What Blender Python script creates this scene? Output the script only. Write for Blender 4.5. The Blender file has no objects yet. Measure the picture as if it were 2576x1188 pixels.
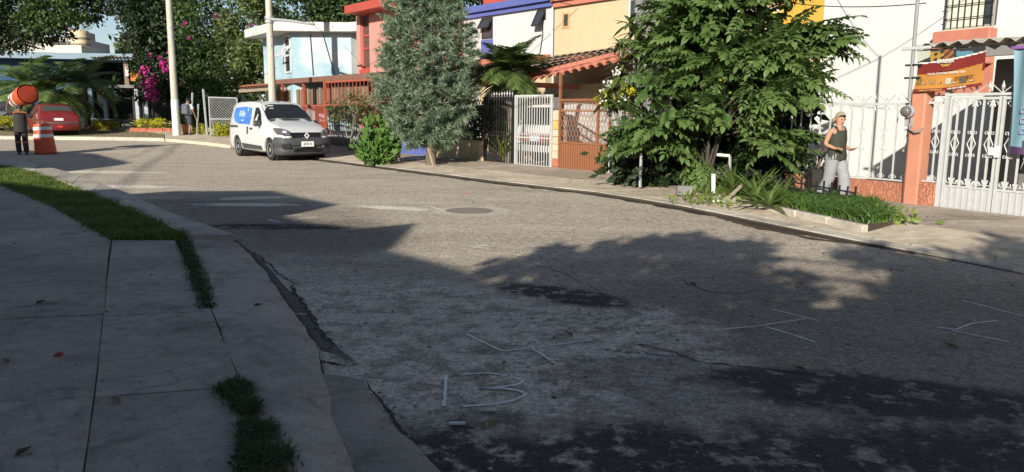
import bpy, bmesh, math, random
import numpy as np
from mathutils import Vector, Matrix, Quaternion
random.seed(11); rng = np.random.default_rng(11)
sc = bpy.context.scene; COL = sc.collection
PI = math.pi; R = math.radians

# ---------------------------------------------------------------- camera
F_, CX, CY, EYE = 1920.0, 1288.0, 594.0, 1.55
PITCH, ROLL = R(9.2), R(0.5)
_fw = Vector((0, math.cos(PITCH), -math.sin(PITCH))); _r0 = Vector((1, 0, 0)); _u0 = _r0.cross(_fw)
_r = math.cos(ROLL)*_r0 + math.sin(ROLL)*_u0; _u = -math.sin(ROLL)*_r0 + math.cos(ROLL)*_u0
CAM = Vector((0, 0, EYE))
cd = bpy.data.cameras.new('camera'); cd.sensor_width = 36; cd.lens = 36*F_/2576; cd.clip_start = .05; cd.clip_end = 2000
co = bpy.data.objects.new('camera', cd); COL.objects.link(co); sc.camera = co
mw = Matrix((( _r.x, _u.x, -_fw.x, 0), (_r.y, _u.y, -_fw.y, 0), (_r.z, _u.z, -_fw.z, EYE), (0, 0, 0, 1)))
co.matrix_world = mw
# ---------------------------------------------------------------- sky + sun
SUNV = Vector((-.352*.9323, -.936*.9323, .3616)).normalized()
w = bpy.data.worlds.new('World'); sc.world = w; w.use_nodes = True
wn = w.node_tree.nodes; wl = w.node_tree.links
sky = wn.new('ShaderNodeTexSky'); sky.sky_type = 'NISHITA'; sky.sun_disc = False
sky.sun_elevation = math.asin(SUNV.z); sky.sun_rotation = math.atan2(SUNV.x, SUNV.y)
sky.air_density = 1.0; sky.dust_density = 1.2; sky.ozone_density = 1.0; sky.altitude = 1500
wn['Background'].inputs['Strength'].default_value = .062
hs = wn.new('ShaderNodeHueSaturation'); hs.inputs['Saturation'].default_value = .92; wl.new(sky.outputs[0], hs.inputs['Color'])
wl.new(hs.outputs[0], wn['Background'].inputs[0])
ld = bpy.data.lights.new('sun', 'SUN'); ld.energy = 4.2; ld.angle = R(.5); ld.color = (1, .94, .82)
lo = bpy.data.objects.new('sun', ld); COL.objects.link(lo); lo.location = (-10, -30, 25)
lo.rotation_euler = SUNV.to_track_quat('Z', 'Y').to_euler()
vs = sc.view_settings; vs.view_transform = 'Standard'; vs.look = 'None'; vs.exposure = 0.85; vs.gamma = 1; vs.use_curve_mapping = False

# ---------------------------------------------------------------- placing
def ray(px, py): return _fw + _r*((px-CX)/F_) - _u*((py-CY)/F_)
def gz(x, y): return .03*max(0.0, min(y, 62)-27)
def gp(px, py, dz=0.0):
    """point of the ground (plus dz) where the line of sight meets it"""
    d = ray(px, py); t = (dz-EYE)/d.z
    for _ in range(60):
        p = CAM + d*t; t = .5*t + .5*(gz(p.x, p.y)+dz-EYE)/d.z
    return CAM + d*t
def at(px, py, Y):
    d = ray(px, py); return CAM + d*(Y/d.y)
class Frame:
    def __init__(s, o, d, off=0):
        s.d = Vector((d[0], d[1], 0)).normalized(); s.n = Vector((-s.d.y, s.d.x, 0))
        if s.n.x*o[0]+s.n.y*o[1] < 0: s.n = -s.n
        s.o = Vector((o[0], o[1], 0)) + s.n*off
        s.rz = math.atan2(s.d.y, s.d.x)
    def p(s, a, o, z): return s.o + s.d*a + s.n*o + Vector((0, 0, z))
    def inv(s, w):
        v = Vector(w)-s.o; return (v.dot(s.d), v.dot(s.n), w[2])
    def hit(s, px, py, off=0):
        d = ray(px, py); q = s.o + s.n*off
        t = ((q-CAM).dot(s.n))/d.dot(s.n); w = CAM + d*t
        return ((w-s.o).dot(s.d), w.z)
A = Frame((1.3, 19.8), (.63, -.777))
B = Frame((6.5, 12.4), (.5, -.866))

# ---------------------------------------------------------------- objects
ROOT = {}
def tag(o, label=None, cat=None, group=None, kind=None):
    if label: o['label'] = label
    if cat: o['category'] = cat
    if group: o['group'] = group
    if kind: o['kind'] = kind
    return o
def thing(name, label, cat, loc=(0, 0, 0), group=None):
    o = bpy.data.objects.new(name, None); o.empty_display_size = .2; o.location = loc; COL.objects.link(o)
    ROOT[o.name] = Vector(loc); return tag(o, label, cat, group)
def rootloc(o):
    while o is not None:
        if o.name in ROOT: return ROOT[o.name]
        o = o.parent
    return Vector((0, 0, 0))
def link(name, me, mat, parent=None, label=None):
    o = bpy.data.objects.new(name, me)
    if mat is not None and not me.materials: me.materials.append(mat)
    COL.objects.link(o)
    if parent is not None: o.parent = parent
    if label: o['label'] = label
    return o
SPLIT = {'rail', 'post', 'panel', 'clamp', 'pillar', 'stone_ledge', 'garage_opening', 'light_tube', 'banner_pole', 'limb'}
class MB:
    def __init__(s): s.v = []; s.f = []; s.mi = []; s.m = 0; s.parts = []
    def add(s, vs, fs):
        b = len(s.v); vs = list(vs); fs = list(fs); s.parts.append((vs, fs)); s.v += [tuple(v) for v in vs]; s.f += [tuple(i+b for i in f) for f in fs]; s.mi += [s.m]*len(fs); return s
    def hexa(s, q): # 8 pts: bottom 0-3 ccw, top 4-7
        return s.add(q, [(3, 2, 1, 0), (4, 5, 6, 7), (0, 1, 5, 4), (1, 2, 6, 5), (2, 3, 7, 6), (3, 0, 4, 7)])
    def box(s, a, b):
        x0, y0, z0 = a; x1, y1, z1 = b
        return s.hexa([(x0, y0, z0), (x1, y0, z0), (x1, y1, z0), (x0, y1, z0), (x0, y0, z1), (x1, y0, z1), (x1, y1, z1), (x0, y1, z1)])
    def fbox(s, F, s0, s1, o0, o1, z0, z1):
        return s.hexa([F.p(s0, o0, z0), F.p(s1, o0, z0), F.p(s1, o1, z0), F.p(s0, o1, z0), F.p(s0, o0, z1), F.p(s1, o0, z1), F.p(s1, o1, z1), F.p(s0, o1, z1)])
    def beam(s, p, q, wd, ht=None, up=(0, 0, 1)):
        p = Vector(p); q = Vector(q); ht = ht or wd; d = (q-p).normalized(); u = Vector(up)
        if abs(d.dot(u)) > .98: u = Vector((1, 0, 0)) if abs(d.x) < .9 else Vector((0, 1, 0))
        a = d.cross(u).normalized()*(wd/2); b = a.cross(d).normalized()*(ht/2)
        return s.hexa([p-a-b, p+a-b, q+a-b, q-a-b, p-a+b, p+a+b, q+a+b, q-a+b])
    def tube(s, pts, rad, n=6, cap=True):
        pts = [Vector(p) for p in pts]; m = len(pts)
        if not hasattr(rad, '__len__'): rad = [rad]*m
        vs = []; fs = []; ref = None
        for i, p in enumerate(pts):
            d = (pts[min(i+1, m-1)]-pts[max(i-1, 0)]).normalized()
            if ref is None or abs(ref.dot(d)) > .95:
                ref = Vector((0, 0, 1)) if abs(d.z) < .9 else Vector((1, 0, 0))
            a = d.cross(ref).normalized(); b = a.cross(d).normalized(); ref = b
            for k in range(n):
                t = 2*PI*k/n; vs.append(p + (a*math.cos(t)+b*math.sin(t))*rad[i])
        for i in range(m-1):
            for k in range(n):
                k2 = (k+1) % n; fs.append((i*n+k, i*n+k2, (i+1)*n+k2, (i+1)*n+k))
        if cap:
            fs.append(tuple(range(n))[::-1]); fs.append(tuple((m-1)*n+k for k in range(n)))
        return s.add(vs, fs)
    def prism(s, poly, z0, z1=None, zf=None):
        """poly of (x,y); zf gives the top z per point"""
        n = len(poly); vs = [(p[0], p[1], z0 if not callable(z0) else z0(p[0], p[1])) for p in poly]
        vs += [(p[0], p[1], (zf(p[0], p[1]) if zf else z1)) for p in poly]
        fs = [tuple(range(n))[::-1], tuple(range(n, 2*n))] + [(i, (i+1) % n, n+(i+1) % n, n+i) for i in range(n)]
        return s.add(vs, fs)
    def sheet(s, pts): return s.add(pts, [tuple(range(len(pts)))])
    def lathe(s, prof, c, n=20, M=None):
        """prof (r,z); axis z through c, or transformed by M"""
        vs = []; fs = []
        for r, z in prof:
            for k in range(n):
                t = 2*PI*k/n; p = Vector((r*math.cos(t), r*math.sin(t), z)); p = (M @ p) if M else p+Vector(c); vs.append(p)
        for i in range(len(prof)-1):
            for k in range(n):
                k2 = (k+1) % n; fs.append((i*n+k, i*n+k2, (i+1)*n+k2, (i+1)*n+k))
        fs.append(tuple(range(n))[::-1]); fs.append(tuple((len(prof)-1)*n+k for k in range(n)))
        return s.add(vs, fs)
    def mesh(s, name, base=(0, 0, 0), smooth=None, fixn=True):
        me = bpy.data.meshes.new(name); b = Vector(base)
        me.from_pydata([tuple(Vector(v)-b) for v in s.v], [], s.f)
        if any(s.mi): me.polygons.foreach_set('material_index', s.mi)
        if fixn:
            bm = bmesh.new(); bm.from_mesh(me); bmesh.ops.recalc_face_normals(bm, faces=bm.faces); bm.to_mesh(me); bm.free()
        if smooth is not None:
            me.shade_smooth() if smooth >= 180 else (me.shade_smooth(), me.set_sharp_from_angle(angle=R(smooth)))
        me.update(); return me
    def build(s, name, mat, parent=None, smooth=None, label=None, bevel=0, kind=None, fixn=True):
        if name in SPLIT and len(s.parts) > 1 and parent is not None:
            for vs, fs in s.parts: o = MB().add(vs, fs).build(name, mat, parent, smooth, label, bevel, kind, fixn)
            return o
        me = s.mesh(name, rootloc(parent) if parent is not None else (0, 0, 0), smooth, fixn)
        mats = mat if isinstance(mat, (list, tuple)) else [mat]
        for m in mats: me.materials.append(m)
        o = link(name, me, None, parent, label)
        if bevel: 
            bm = bmesh.new(); bm.from_mesh(me); bmesh.ops.bevel(bm, geom=[e for e in bm.edges if e.is_manifold and e.calc_face_angle(0) > R(25)], offset=bevel, segments=1, affect='EDGES', clamp_overlap=True); bm.to_mesh(me); bm.free()
        if kind: o['kind'] = kind
        return o
def npmesh(name, verts, faces_n, faces, mat, parent=None, kind=None, smooth=False, base=None):
    """fast mesh from arrays: verts (N,3), faces (M,k)"""
    b = np.array(base if base is not None else (rootloc(parent) if parent is not None else (0, 0, 0)))
    me = bpy.data.meshes.new(name); V = np.asarray(verts, np.float32)-b.astype(np.float32); Fc = np.asarray(faces, np.int32)
    me.vertices.add(len(V)); me.vertices.foreach_set('co', V.ravel())
    k = Fc.shape[1]; me.loops.add(Fc.size); me.loops.foreach_set('vertex_index', Fc.ravel())
    me.polygons.add(len(Fc)); me.polygons.foreach_set('loop_start', np.arange(0, Fc.size, k, dtype=np.int32))
    me.update(calc_edges=True)
    if smooth: me.shade_smooth()
    me.materials.append(mat)
    o = link(name, me, None, parent)
    if kind: o['kind'] = kind
    return o
def pieces(name, me, mat, parent, places, label=None):
    """alike pieces sharing one mesh: places = [(location, rotz or Euler/Quaternion, scale)] in world coordinates"""
    base = rootloc(parent); out = []
    for pl in places:
        loc, rot, scl = (list(pl)+[0, 1])[:3] if len(pl) < 3 else pl
        o = link(name, me, mat, parent, label); o.location = Vector(loc)-base
        if isinstance(rot, (int, float)): o.rotation_euler = (0, 0, rot)
        elif isinstance(rot, Quaternion): o.rotation_euler = rot.to_euler()
        else: o.rotation_euler = rot
        o.scale = (scl, scl, scl) if isinstance(scl, (int, float)) else scl
        out.append(o)
    return out
def copytree(o, loc=None, rotz=None, parent=None):
    c = o.copy(); COL.objects.link(c)
    if parent is not None: c.parent = parent
    if loc is not None: c.location = loc
    if rotz is not None: c.rotation_euler[2] = rotz
    for ch in list(o.children): copytree(ch, parent=c)
    return c
def text_mesh(txt, size, extrude=.002, align='CENTER'):
    cu = bpy.data.curves.new('lettering', 'FONT'); cu.body = txt; cu.size = size; cu.extrude = extrude; cu.align_x = align; cu.align_y = 'CENTER'; cu.resolution_u = 2
    o = bpy.data.objects.new('lettering', cu); COL.objects.link(o)
    dg = bpy.context.evaluated_depsgraph_get(); me = bpy.data.meshes.new_from_object(o.evaluated_get(dg))
    bpy.data.objects.remove(o); bpy.data.curves.remove(cu); return me
def lettering(name, txt, size, mat, parent, loc, xdir, ydir, extrude=.002, sx=1.0, bold=0):
    me = text_mesh(txt, size, extrude); me.materials.clear(); me.materials.append(mat)
    o = link(name, me, None, parent); x = Vector(xdir).normalized(); y = Vector(ydir).normalized(); z = x.cross(y)
    M = Matrix(((x.x*sx, y.x, z.x), (x.y*sx, y.y, z.y), (x.z*sx, y.z, z.z)))
    me.transform(M.to_4x4()); o.location = Vector(loc)-(rootloc(parent) if parent is not None else Vector((0, 0, 0)))
    return o

# ---------------------------------------------------------------- materials
MATS = {}
def nn(nt, t, **k):
    n = nt.nodes.new(t)
    for a, b in k.items(): setattr(n, a, b)
    return n
def noise(nt, scale, detail=4, rough=.55, vec=None, dist=0):
    n = nn(nt, 'ShaderNodeTexNoise'); n.inputs['Scale'].default_value = scale; n.inputs['Detail'].default_value = detail; n.inputs['Roughness'].default_value = rough; n.inputs['Distortion'].default_value = dist
    if vec is not None: nt.links.new(vec, n.inputs['Vector'])
    return n.outputs['Fac']
def ramp(nt, fac, stops):
    r = nn(nt, 'ShaderNodeValToRGB'); e = r.color_ramp.elements
    while len(e) < len(stops): e.new(.5)
    for i, (p, c) in enumerate(stops):
        e[i].position = p; e[i].color = (c, c, c, 1) if isinstance(c, (int, float)) else (*c, 1)
    nt.links.new(fac, r.inputs[0]); return r.outputs[0]
def mixc(nt, fac, a, b, mode='MIX'):
    m = nn(nt, 'ShaderNodeMix', data_type='RGBA', blend_type=mode)
    for sck, v in ((m.inputs[0], fac), (m.inputs[6], a), (m.inputs[7], b)):
        if isinstance(v, (int, float)): sck.default_value = v
        elif isinstance(v, (tuple, list)): sck.default_value = (*v, 1)
        else: nt.links.new(v, sck)
    return m.outputs[2]
def math_(nt, op, a, b=None, c=None):
    m = nn(nt, 'ShaderNodeMath', operation=op)
    for i, v in enumerate((a, b, c)):
        if v is None: continue
        if isinstance(v, (int, float)): m.inputs[i].default_value = v
        else: nt.links.new(v, m.inputs[i])
    return m.outputs[0]
def newmat(name):
    m = bpy.data.materials.new(name); m.use_nodes = True; nt = m.node_tree; MATS[name] = m
    return m, nt, nt.nodes['Principled BSDF']
def bump(nt, bs, h, strength, dist=.02):
    b = nn(nt, 'ShaderNodeBump'); b.inputs['Strength'].default_value = strength; b.inputs['Distance'].default_value = dist
    nt.links.new(h, b.inputs['Height']); nt.links.new(b.outputs[0], bs.inputs['Normal'])
def M(name, col, rough=.7, var=.18, scale=4, bmp=0, bscale=40, metal=0, spec=.3, dirt=0, dirtcol=(.12, .1, .08), coat=0, streak=0):
    """plain painted / cast surface: colour noise on two scales, optional dirt blotches, rain streaks and bump"""
    if name in MATS: return MATS[name]
    m, nt, bs = newmat(name)
    tc = nn(nt, 'ShaderNodeTexCoord').outputs['Object']
    n1 = noise(nt, scale, 5, .6, tc); n2 = noise(nt, scale*9, 3, .6, tc)
    lo_ = tuple(c*(1-var) for c in col); hi_ = tuple(min(1, c*(1+var)) for c in col)
    c = ramp(nt, n1, [(.3, lo_), (.7, hi_)])
    c = mixc(nt, .35*min(1, var*4) if not coat else 0.0, c, ramp(nt, n2, [(.35, lo_), (.65, hi_)]))
    if dirt:
        d = ramp(nt, noise(nt, scale*.7, 8, .65, tc, .4), [(.52, 0.), (.72, 1.)])
        c = mixc(nt, math_(nt, 'MULTIPLY', d, dirt), c, dirtcol)
    if streak:
        mp = nn(nt, 'ShaderNodeMapping'); mp.inputs['Scale'].default_value = (9, 9, .5); nt.links.new(tc, mp.inputs[0])
        d = ramp(nt, noise(nt, 1, 5, .6, mp.outputs[0]), [(.5, 0.), (.75, 1.)])
        c = mixc(nt, math_(nt, 'MULTIPLY', d, streak), c, dirtcol)
    nt.links.new(c, bs.inputs['Base Color'])
    r = ramp(nt, n1 if coat else n2, [(.3, max(0, rough-.08*(not coat))), (.7, min(1, rough+.08*(not coat)))]); nt.links.new(r, bs.inputs['Roughness'])
    bs.inputs['Metallic'].default_value = metal; bs.inputs['Specular IOR Level'].default_value = spec
    if coat: bs.inputs['Coat Weight'].default_value = coat; bs.inputs['Coat Roughness'].default_value = .062
    if bmp: bump(nt, bs, noise(nt, bscale, 4, .6, tc), bmp)
    return m
def leafmat(name, c1, c2, c3=None, rough=.5, transl=.25, spec=.4):
    if name in MATS: return MATS[name]
    m, nt, bs = newmat(name)
    g = nn(nt, 'ShaderNodeNewGeometry'); c3 = c3 or c2
    c = ramp(nt, g.outputs['Random Per Island'], [(0, c1), (.55, c2), (1, c3)])
    nt.links.new(c, bs.inputs['Base Color']); bs.inputs['Roughness'].default_value = rough; bs.inputs['Specular IOR Level'].default_value = spec
    tr = nn(nt, 'ShaderNodeBsdfTranslucent'); nt.links.new(mixc(nt, .6, c, tuple(min(1, x*1.5) for x in (c2[0]*1.15, c2[1]*1.2, c2[2]*.6))), tr.inputs[0])
    mx = nn(nt, 'ShaderNodeMixShader'); mx.inputs[0].default_value = transl
    nt.links.new(bs.outputs[0], mx.inputs[1]); nt.links.new(tr.outputs[0], mx.inputs[2]); nt.links.new(mx.outputs[0], nt.nodes['Material Output'].inputs[0])
    return m
def glass(name, col=(.02, .025, .028), rough=.06):
    if name in MATS: return MATS[name]
    m, nt, bs = newmat(name); bs.inputs['Base Color'].default_value = (*col, 1); bs.inputs['Roughness'].default_value = rough; bs.inputs['Specular IOR Level'].default_value = .6
    return m
# ================================================================ the ground
def blob(nt, vec, cx, cy, rx, ry, rot=0, edge=.25, nscale=1.6, namt=.5):
    """soft-edged irregular patch at a place on the ground (1 inside)"""
    mp = nn(nt, 'ShaderNodeMapping', vector_type='TEXTURE'); mp.inputs['Location'].default_value = (cx, cy, 0); mp.inputs['Rotation'].default_value = (0, 0, rot); mp.inputs['Scale'].default_value = (rx, ry, 50)
    nt.links.new(vec, mp.inputs[0]); l = nn(nt, 'ShaderNodeVectorMath', operation='LENGTH'); nt.links.new(mp.outputs[0], l.inputs[0])
    n = noise(nt, nscale, 7, .65, vec)
    v = math_(nt, 'ADD', l.outputs['Value'], math_(nt, 'MULTIPLY', math_(nt, 'SUBTRACT', n, .5), namt*2))
    mr = nn(nt, 'ShaderNodeMapRange', interpolation_type='SMOOTHSTEP'); mr.inputs[1].default_value = 1-edge; mr.inputs[2].default_value = 1+edge; mr.inputs[3].default_value = 1; mr.inputs[4].default_value = 0
    nt.links.new(v, mr.inputs[0]); return mr.outputs[0]
def nt_sep(nt, col):
    s = nn(nt, 'ShaderNodeSeparateColor'); nt.links.new(col, s.inputs[0]); return s.outputs[0]
def asphalt():
    m, nt, bs = newmat('asphalt')
    tc = nn(nt, 'ShaderNodeTexCoord').outputs['Object']
    mp = nn(nt, 'ShaderNodeMapping'); mp.inputs['Rotation'].default_value = (0, 0, R(-51)); mp.inputs['Scale'].default_value = (.45, 1.3, 1); nt.links.new(tc, mp.inputs[0])
    big = noise(nt, .9, 8, .62, mp.outputs[0], .6); mid = noise(nt, 9, 8, .72, tc); fine = noise(nt, 75, 3, .7, tc)
    c = ramp(nt, big, [(.3, (.33, .283, .232)), (.55, (.45, .39, .32)), (.75, (.57, .5, .415))])
    c = mixc(nt, .38, c, ramp(nt, mid, [(.34, (.2, .17, .135)), (.5, (.38, .325, .26)), (.66, (.6, .52, .42))]))
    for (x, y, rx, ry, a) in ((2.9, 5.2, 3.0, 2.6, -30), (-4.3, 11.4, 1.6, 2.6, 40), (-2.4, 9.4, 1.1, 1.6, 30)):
        b = blob(nt, tc, x, y, rx, ry, R(a), .5, 1.2, .8); c = mixc(nt, math_(nt, 'MULTIPLY', b, .72), c, (.17, .147, .122))  # darker asphalt colour also deepens the shade at right and by the house shadow
    # worn pale cement slurry, fresh tar, dusty tan patches
    pale = blob(nt, tc, -.45, 5.3, 1.9, 1.5, R(-25), .16, 1.1, .5)
    pale = math_(nt, 'MULTIPLY', pale, ramp(nt, noise(nt, 4, 10, .78, tc), [(.36, 0.), (.5, 1.)]))
    c = mixc(nt, math_(nt, 'MULTIPLY', pale, 1.0), c, (.55, .475, .39))
    tan1 = blob(nt, tc, 1.05, 4.25, .75, .42, R(-25), .1, 1.5, .3); c = mixc(nt, math_(nt, 'MULTIPLY', tan1, .8), c, (.3, .26, .22))
    tan2 = blob(nt, tc, 4.0, 10.1, 1.5, .5, R(-60), .4, 1.2, .5); c = mixc(nt, math_(nt, 'MULTIPLY', tan2, .7), c, (.42, .33, .25))
    tan3 = blob(nt, tc, 1.5, 13.6, 1.3, .45, R(-50), .2, 1.5, .5); c = mixc(nt, math_(nt, 'MULTIPLY', tan3, .8), c, (.45, .39, .31))
    for (x, y, rx, ry, a) in ((-10.6, 19.0, 1.7, .35, 0), (-7.9, 15.4, 1.0, .3, 0), (-4.4, 12.6, .8, .2, 0), (-1.9, 12.3, .7, .2, -20), (-4.6, 13.6, .6, .25, 20), (1.9, 16.3, .9, .2, -40)):
        b = blob(nt, tc, x, y, rx, ry, R(a), .3, 3.5, .8); c = mixc(nt, math_(nt, 'MULTIPLY', b, .95), c, (.68, .62, .52))
    ring = math_(nt, 'SUBTRACT', blob(nt, tc, -.66, 12.05, .62, .62, 0, .1, 3, .1), blob(nt, tc, -.66, 12.05, .4, .4, 0, .06, 3, .03))
    c = mixc(nt, math_(nt, 'MULTIPLY', ring, .8), c, (.5, .45, .38))
    tar = None
    for (x, y, rx, ry, a) in ((.5, 2.6, 2.0, 1.05, -5), (2.0, 2.9, 1.9, .8, 0), (2.1, 4.1, 1.0, .35, -15), (.45, 6.4, .7, .26, -35), (-3.2, 10.2, 1.2, .25, 0)):
        b = blob(nt, tc, x, y, rx, ry, R(a), .22, 2.2, .6); tar = b if tar is None else math_(nt, 'MAXIMUM', tar, b)
    tar = math_(nt, 'MULTIPLY', tar, ramp(nt, noise(nt, 5, 8, .7, tc), [(.4, 0.05), (.48, 1.)]))
    c = mixc(nt, math_(nt, 'MULTIPLY', tar, .94), c, (.035, .034, .034))
    c = mixc(nt, .5, c, ramp(nt, fine, [(.3, (.2, .19, .18)), (.5, (.52, .51, .49)), (.7, (.85, .83, .8))]), 'OVERLAY')
    va = nn(nt, 'ShaderNodeTexVoronoi'); va.inputs['Scale'].default_value = 58; nt.links.new(tc, va.inputs['Vector']); vb = nn(nt, 'ShaderNodeTexVoronoi'); vb.inputs['Scale'].default_value = 24; nt.links.new(tc, vb.inputs['Vector'])
    ag = ramp(nt, nt_sep(nt, va.outputs['Color']), [(0, .25), (.5, .54), (.9, .68), (1, 1.)]); ag2 = ramp(nt, nt_sep(nt, vb.outputs['Color']), [(0, .34), (.6, .55), (1, .78)])
    c = mixc(nt, .55, c, ag, 'OVERLAY'); c = mixc(nt, .4, c, ag2, 'OVERLAY')
    st = ramp(nt, noise(nt, 30, 2, .5, tc), [(.64, 0.), (.7, 1.)]); c = mixc(nt, math_(nt, 'MULTIPLY', st, .3), c, (.3, .28, .25))
    # hairline cracks
    vo = nn(nt, 'ShaderNodeTexVoronoi', feature='DISTANCE_TO_EDGE'); vo.inputs['Scale'].default_value = .75
    dv = nn(nt, 'ShaderNodeMix', data_type='VECTOR'); dv.inputs[0].default_value = .12; nt.links.new(tc, dv.inputs[4])
    nz = nn(nt, 'ShaderNodeTexNoise'); nz.inputs['Scale'].default_value = 3; nz.inputs['Detail'].default_value = 6; nt.links.new(tc, nz.inputs['Vector'])
    sv = nn(nt, 'ShaderNodeVectorMath', operation='MULTIPLY_ADD'); nt.links.new(nz.outputs['Color'], sv.inputs[0]); sv.inputs[1].default_value = (1.1, 1.1, 0); nt.links.new(tc, sv.inputs[2])
    nt.links.new(sv.outputs[0], vo.inputs['Vector'])
    cr = ramp(nt, vo.outputs['Distance'], [(.002, 1.), (.01, 0.)])
    cr = math_(nt, 'MULTIPLY', cr, ramp(nt, noise(nt, .5, 4, .6, tc), [(.5, 0.), (.66, .6)]))
    c = mixc(nt, cr, c, (.04, .036, .03))
    nt.links.new(c, bs.inputs['Base Color']); bs.inputs['Roughness'].default_value = .92; bs.inputs['Specular IOR Level'].default_value = .25
    h = math_(nt, 'ADD', math_(nt, 'MULTIPLY', fine, .5), math_(nt, 'ADD', mid, math_(nt, 'MULTIPLY', cr, -1.5)))
    h = math_(nt, 'ADD', h, math_(nt, 'MULTIPLY', pale, -.7))
    bump(nt, bs, h, .9, .02); return m
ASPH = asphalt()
def concrete(name, col, dirt=.5, crack=.6):
    m, nt, bs = newmat(name); tc = nn(nt, 'ShaderNodeTexCoord').outputs['Object']; oi = nn(nt, 'ShaderNodeObjectInfo')
    a = noise(nt, 1.1, 8, .65, tc, .3); f = noise(nt, 60, 3, .7, tc); g = noise(nt, 9, 6, .65, tc)
    lo_ = tuple(x*.6 for x in col); hi_ = tuple(min(1, x*1.22) for x in col)
    c = ramp(nt, a, [(.34, lo_), (.64, hi_)]); c = mixc(nt, .4, c, ramp(nt, g, [(.35, lo_), (.65, hi_)]))
    c = mixc(nt, .3, c, ramp(nt, f, [(.35, .25), (.65, .8)]), 'OVERLAY')
    c = mixc(nt, math_(nt, 'MULTIPLY', ramp(nt, noise(nt, 2.6, 9, .7, tc, .5), [(.55, 0.), (.7, 1.)]), dirt), c, (.09, .075, .06))
    sp = ramp(nt, noise(nt, 24, 3, .6, tc), [(.64, 0.), (.69, 1.)]); c = mixc(nt, math_(nt, 'MULTIPLY', sp, .5), c, (.07, .06, .05))
    c = mixc(nt, 1, c, ramp(nt, oi.outputs['Random'], [(0, .82), (1, 1.1)]), 'MULTIPLY')
    nz = nn(nt, 'ShaderNodeTexNoise'); nz.inputs['Scale'].default_value = 2.5; nz.inputs['Detail'].default_value = 6; nt.links.new(tc, nz.inputs['Vector'])
    sv = nn(nt, 'ShaderNodeVectorMath', operation='MULTIPLY_ADD'); nt.links.new(nz.outputs['Color'], sv.inputs[0]); sv.inputs[1].default_value = (.6, .6, 0); nt.links.new(tc, sv.inputs[2])
    vo = nn(nt, 'ShaderNodeTexVoronoi', feature='DISTANCE_TO_EDGE'); vo.inputs['Scale'].default_value = .9; nt.links.new(sv.outputs[0], vo.inputs['Vector'])
    cr = math_(nt, 'MULTIPLY', ramp(nt, vo.outputs['Distance'], [(.003, 1.), (.011, 0.)]), ramp(nt, noise(nt, .7, 3, .5, tc), [(.5, 0.), (.58, crack)]))
    c = mixc(nt, cr, c, (.03, .026, .022))
    nt.links.new(c, bs.inputs['Base Color']); bs.inputs['Roughness'].default_value = .9; bs.inputs['Specular IOR Level'].default_value = .25
    bump(nt, bs, math_(nt, 'ADD', math_(nt, 'MULTIPLY', f, .4), math_(nt, 'ADD', g, math_(nt, 'MULTIPLY', cr, -2))), .5, .01); return m
CONC_L = concrete('pavement_concrete', (.36, .31, .255), .65, .3); CONC_R = concrete('verge_concrete', (.56, .47, .36), .45); CONC_W = concrete('footway_concrete', (.38, .315, .25), .5)
KERBM = concrete('kerb_concrete', (.48, .43, .36), .5, .2); SOIL = M('soil', (.07, .052, .038), .95, .35, 6, .6, 40)
DARKJ = M('joint_dirt', (.06, .05, .04), .95, .3, 9); EARTH = M('dry_earth', (.26, .2, .13), .95, .3, 3, .5)

g = MB(); ys = [-400, -60, 0, 27, 45, 62, 1200]
for i in range(len(ys)-1):
    g.sheet([(-900, ys[i], gz(0, ys[i])-.03), (900, ys[i], gz(0, ys[i])-.03), (900, ys[i+1], gz(0, ys[i+1])-.03), (-900, ys[i+1], gz(0, ys[i+1])-.03)])
tag(g.build('ground', EARTH), kind='structure')
g = MB(); ys = [-40, 0, 10, 20, 27, 33.9]
for i in range(len(ys)-1):
    g.sheet([(-60, ys[i], gz(0, ys[i])), (14, ys[i], gz(0, ys[i])), (14, ys[i+1], gz(0, ys[i+1])), (-60, ys[i+1], gz(0, ys[i+1]))])
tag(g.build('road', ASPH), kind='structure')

def resample(P, n):
    P = [Vector((p[0], p[1], 0)) for p in P]; L = [0]
    for i in range(1, len(P)): L.append(L[-1]+(P[i]-P[i-1]).length)
    out = []
    for k in range(n+1):
        t = L[-1]*k/n; i = max(j for j in range(len(L)) if L[j] <= t+1e-9); i = min(i, len(P)-2)
        out.append(P[i].lerp(P[i+1], (t-L[i])/(L[i+1]-L[i])))
    return out
# ---- left pavement: concrete slabs with open joints, kerb apron, grass strip
PZ = .10
def G2(px, py, z=PZ): q = gp(px, py, z); return (q.x, q.y)
def slab_from(poly, z1, z0, parent, mat, inset=.003, jit=.003, name='slab', bev=.004, z1f=None):
    cx = sum(p[0] for p in poly)/len(poly); cy = sum(p[1] for p in poly)/len(poly); q = []
    n = len(poly)
    for i in range(n):
        a = Vector((*poly[i], 0)); b = Vector((*poly[(i+1) % n], 0)); L = (b-a).length; k = max(1, int(L/.35))
        for j in range(k):
            p = a.lerp(b, j/k); d = Vector((cx, cy, 0))-p
            p = p + d.normalized()*(inset+random.uniform(-jit, jit)*(1 if j else .3)); q.append((p.x, p.y))
    area = sum(q[i][0]*q[(i+1) % len(q)][1]-q[(i+1) % len(q)][0]*q[i][1] for i in range(len(q)))
    if area < 0: q = q[::-1]
    dz = random.uniform(-.002, .002)
    b = MB(); b.prism(q, z0, z1+dz, z1f)
    return b.build(name, mat, parent, bevel=bev)
lp = MB()
lp.prism([G2(-2600, 600), G2(-900, 470), G2(0, 470), G2(130, 520), G2(282, 607), G2(458, 608), G2(494, 690), G2(540, 790), G2(602, 955), G2(650, 1050), G2(735, 1210), G2(860, 1500), (-.2, -3), (-30, -6)], -.02, PZ-.012)
lpo = tag(lp.build('left_pavement', DARKJ), kind='structure')
def px_poly(pts, z=PZ): return [G2(x, y, z) for x, y in pts]
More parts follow.
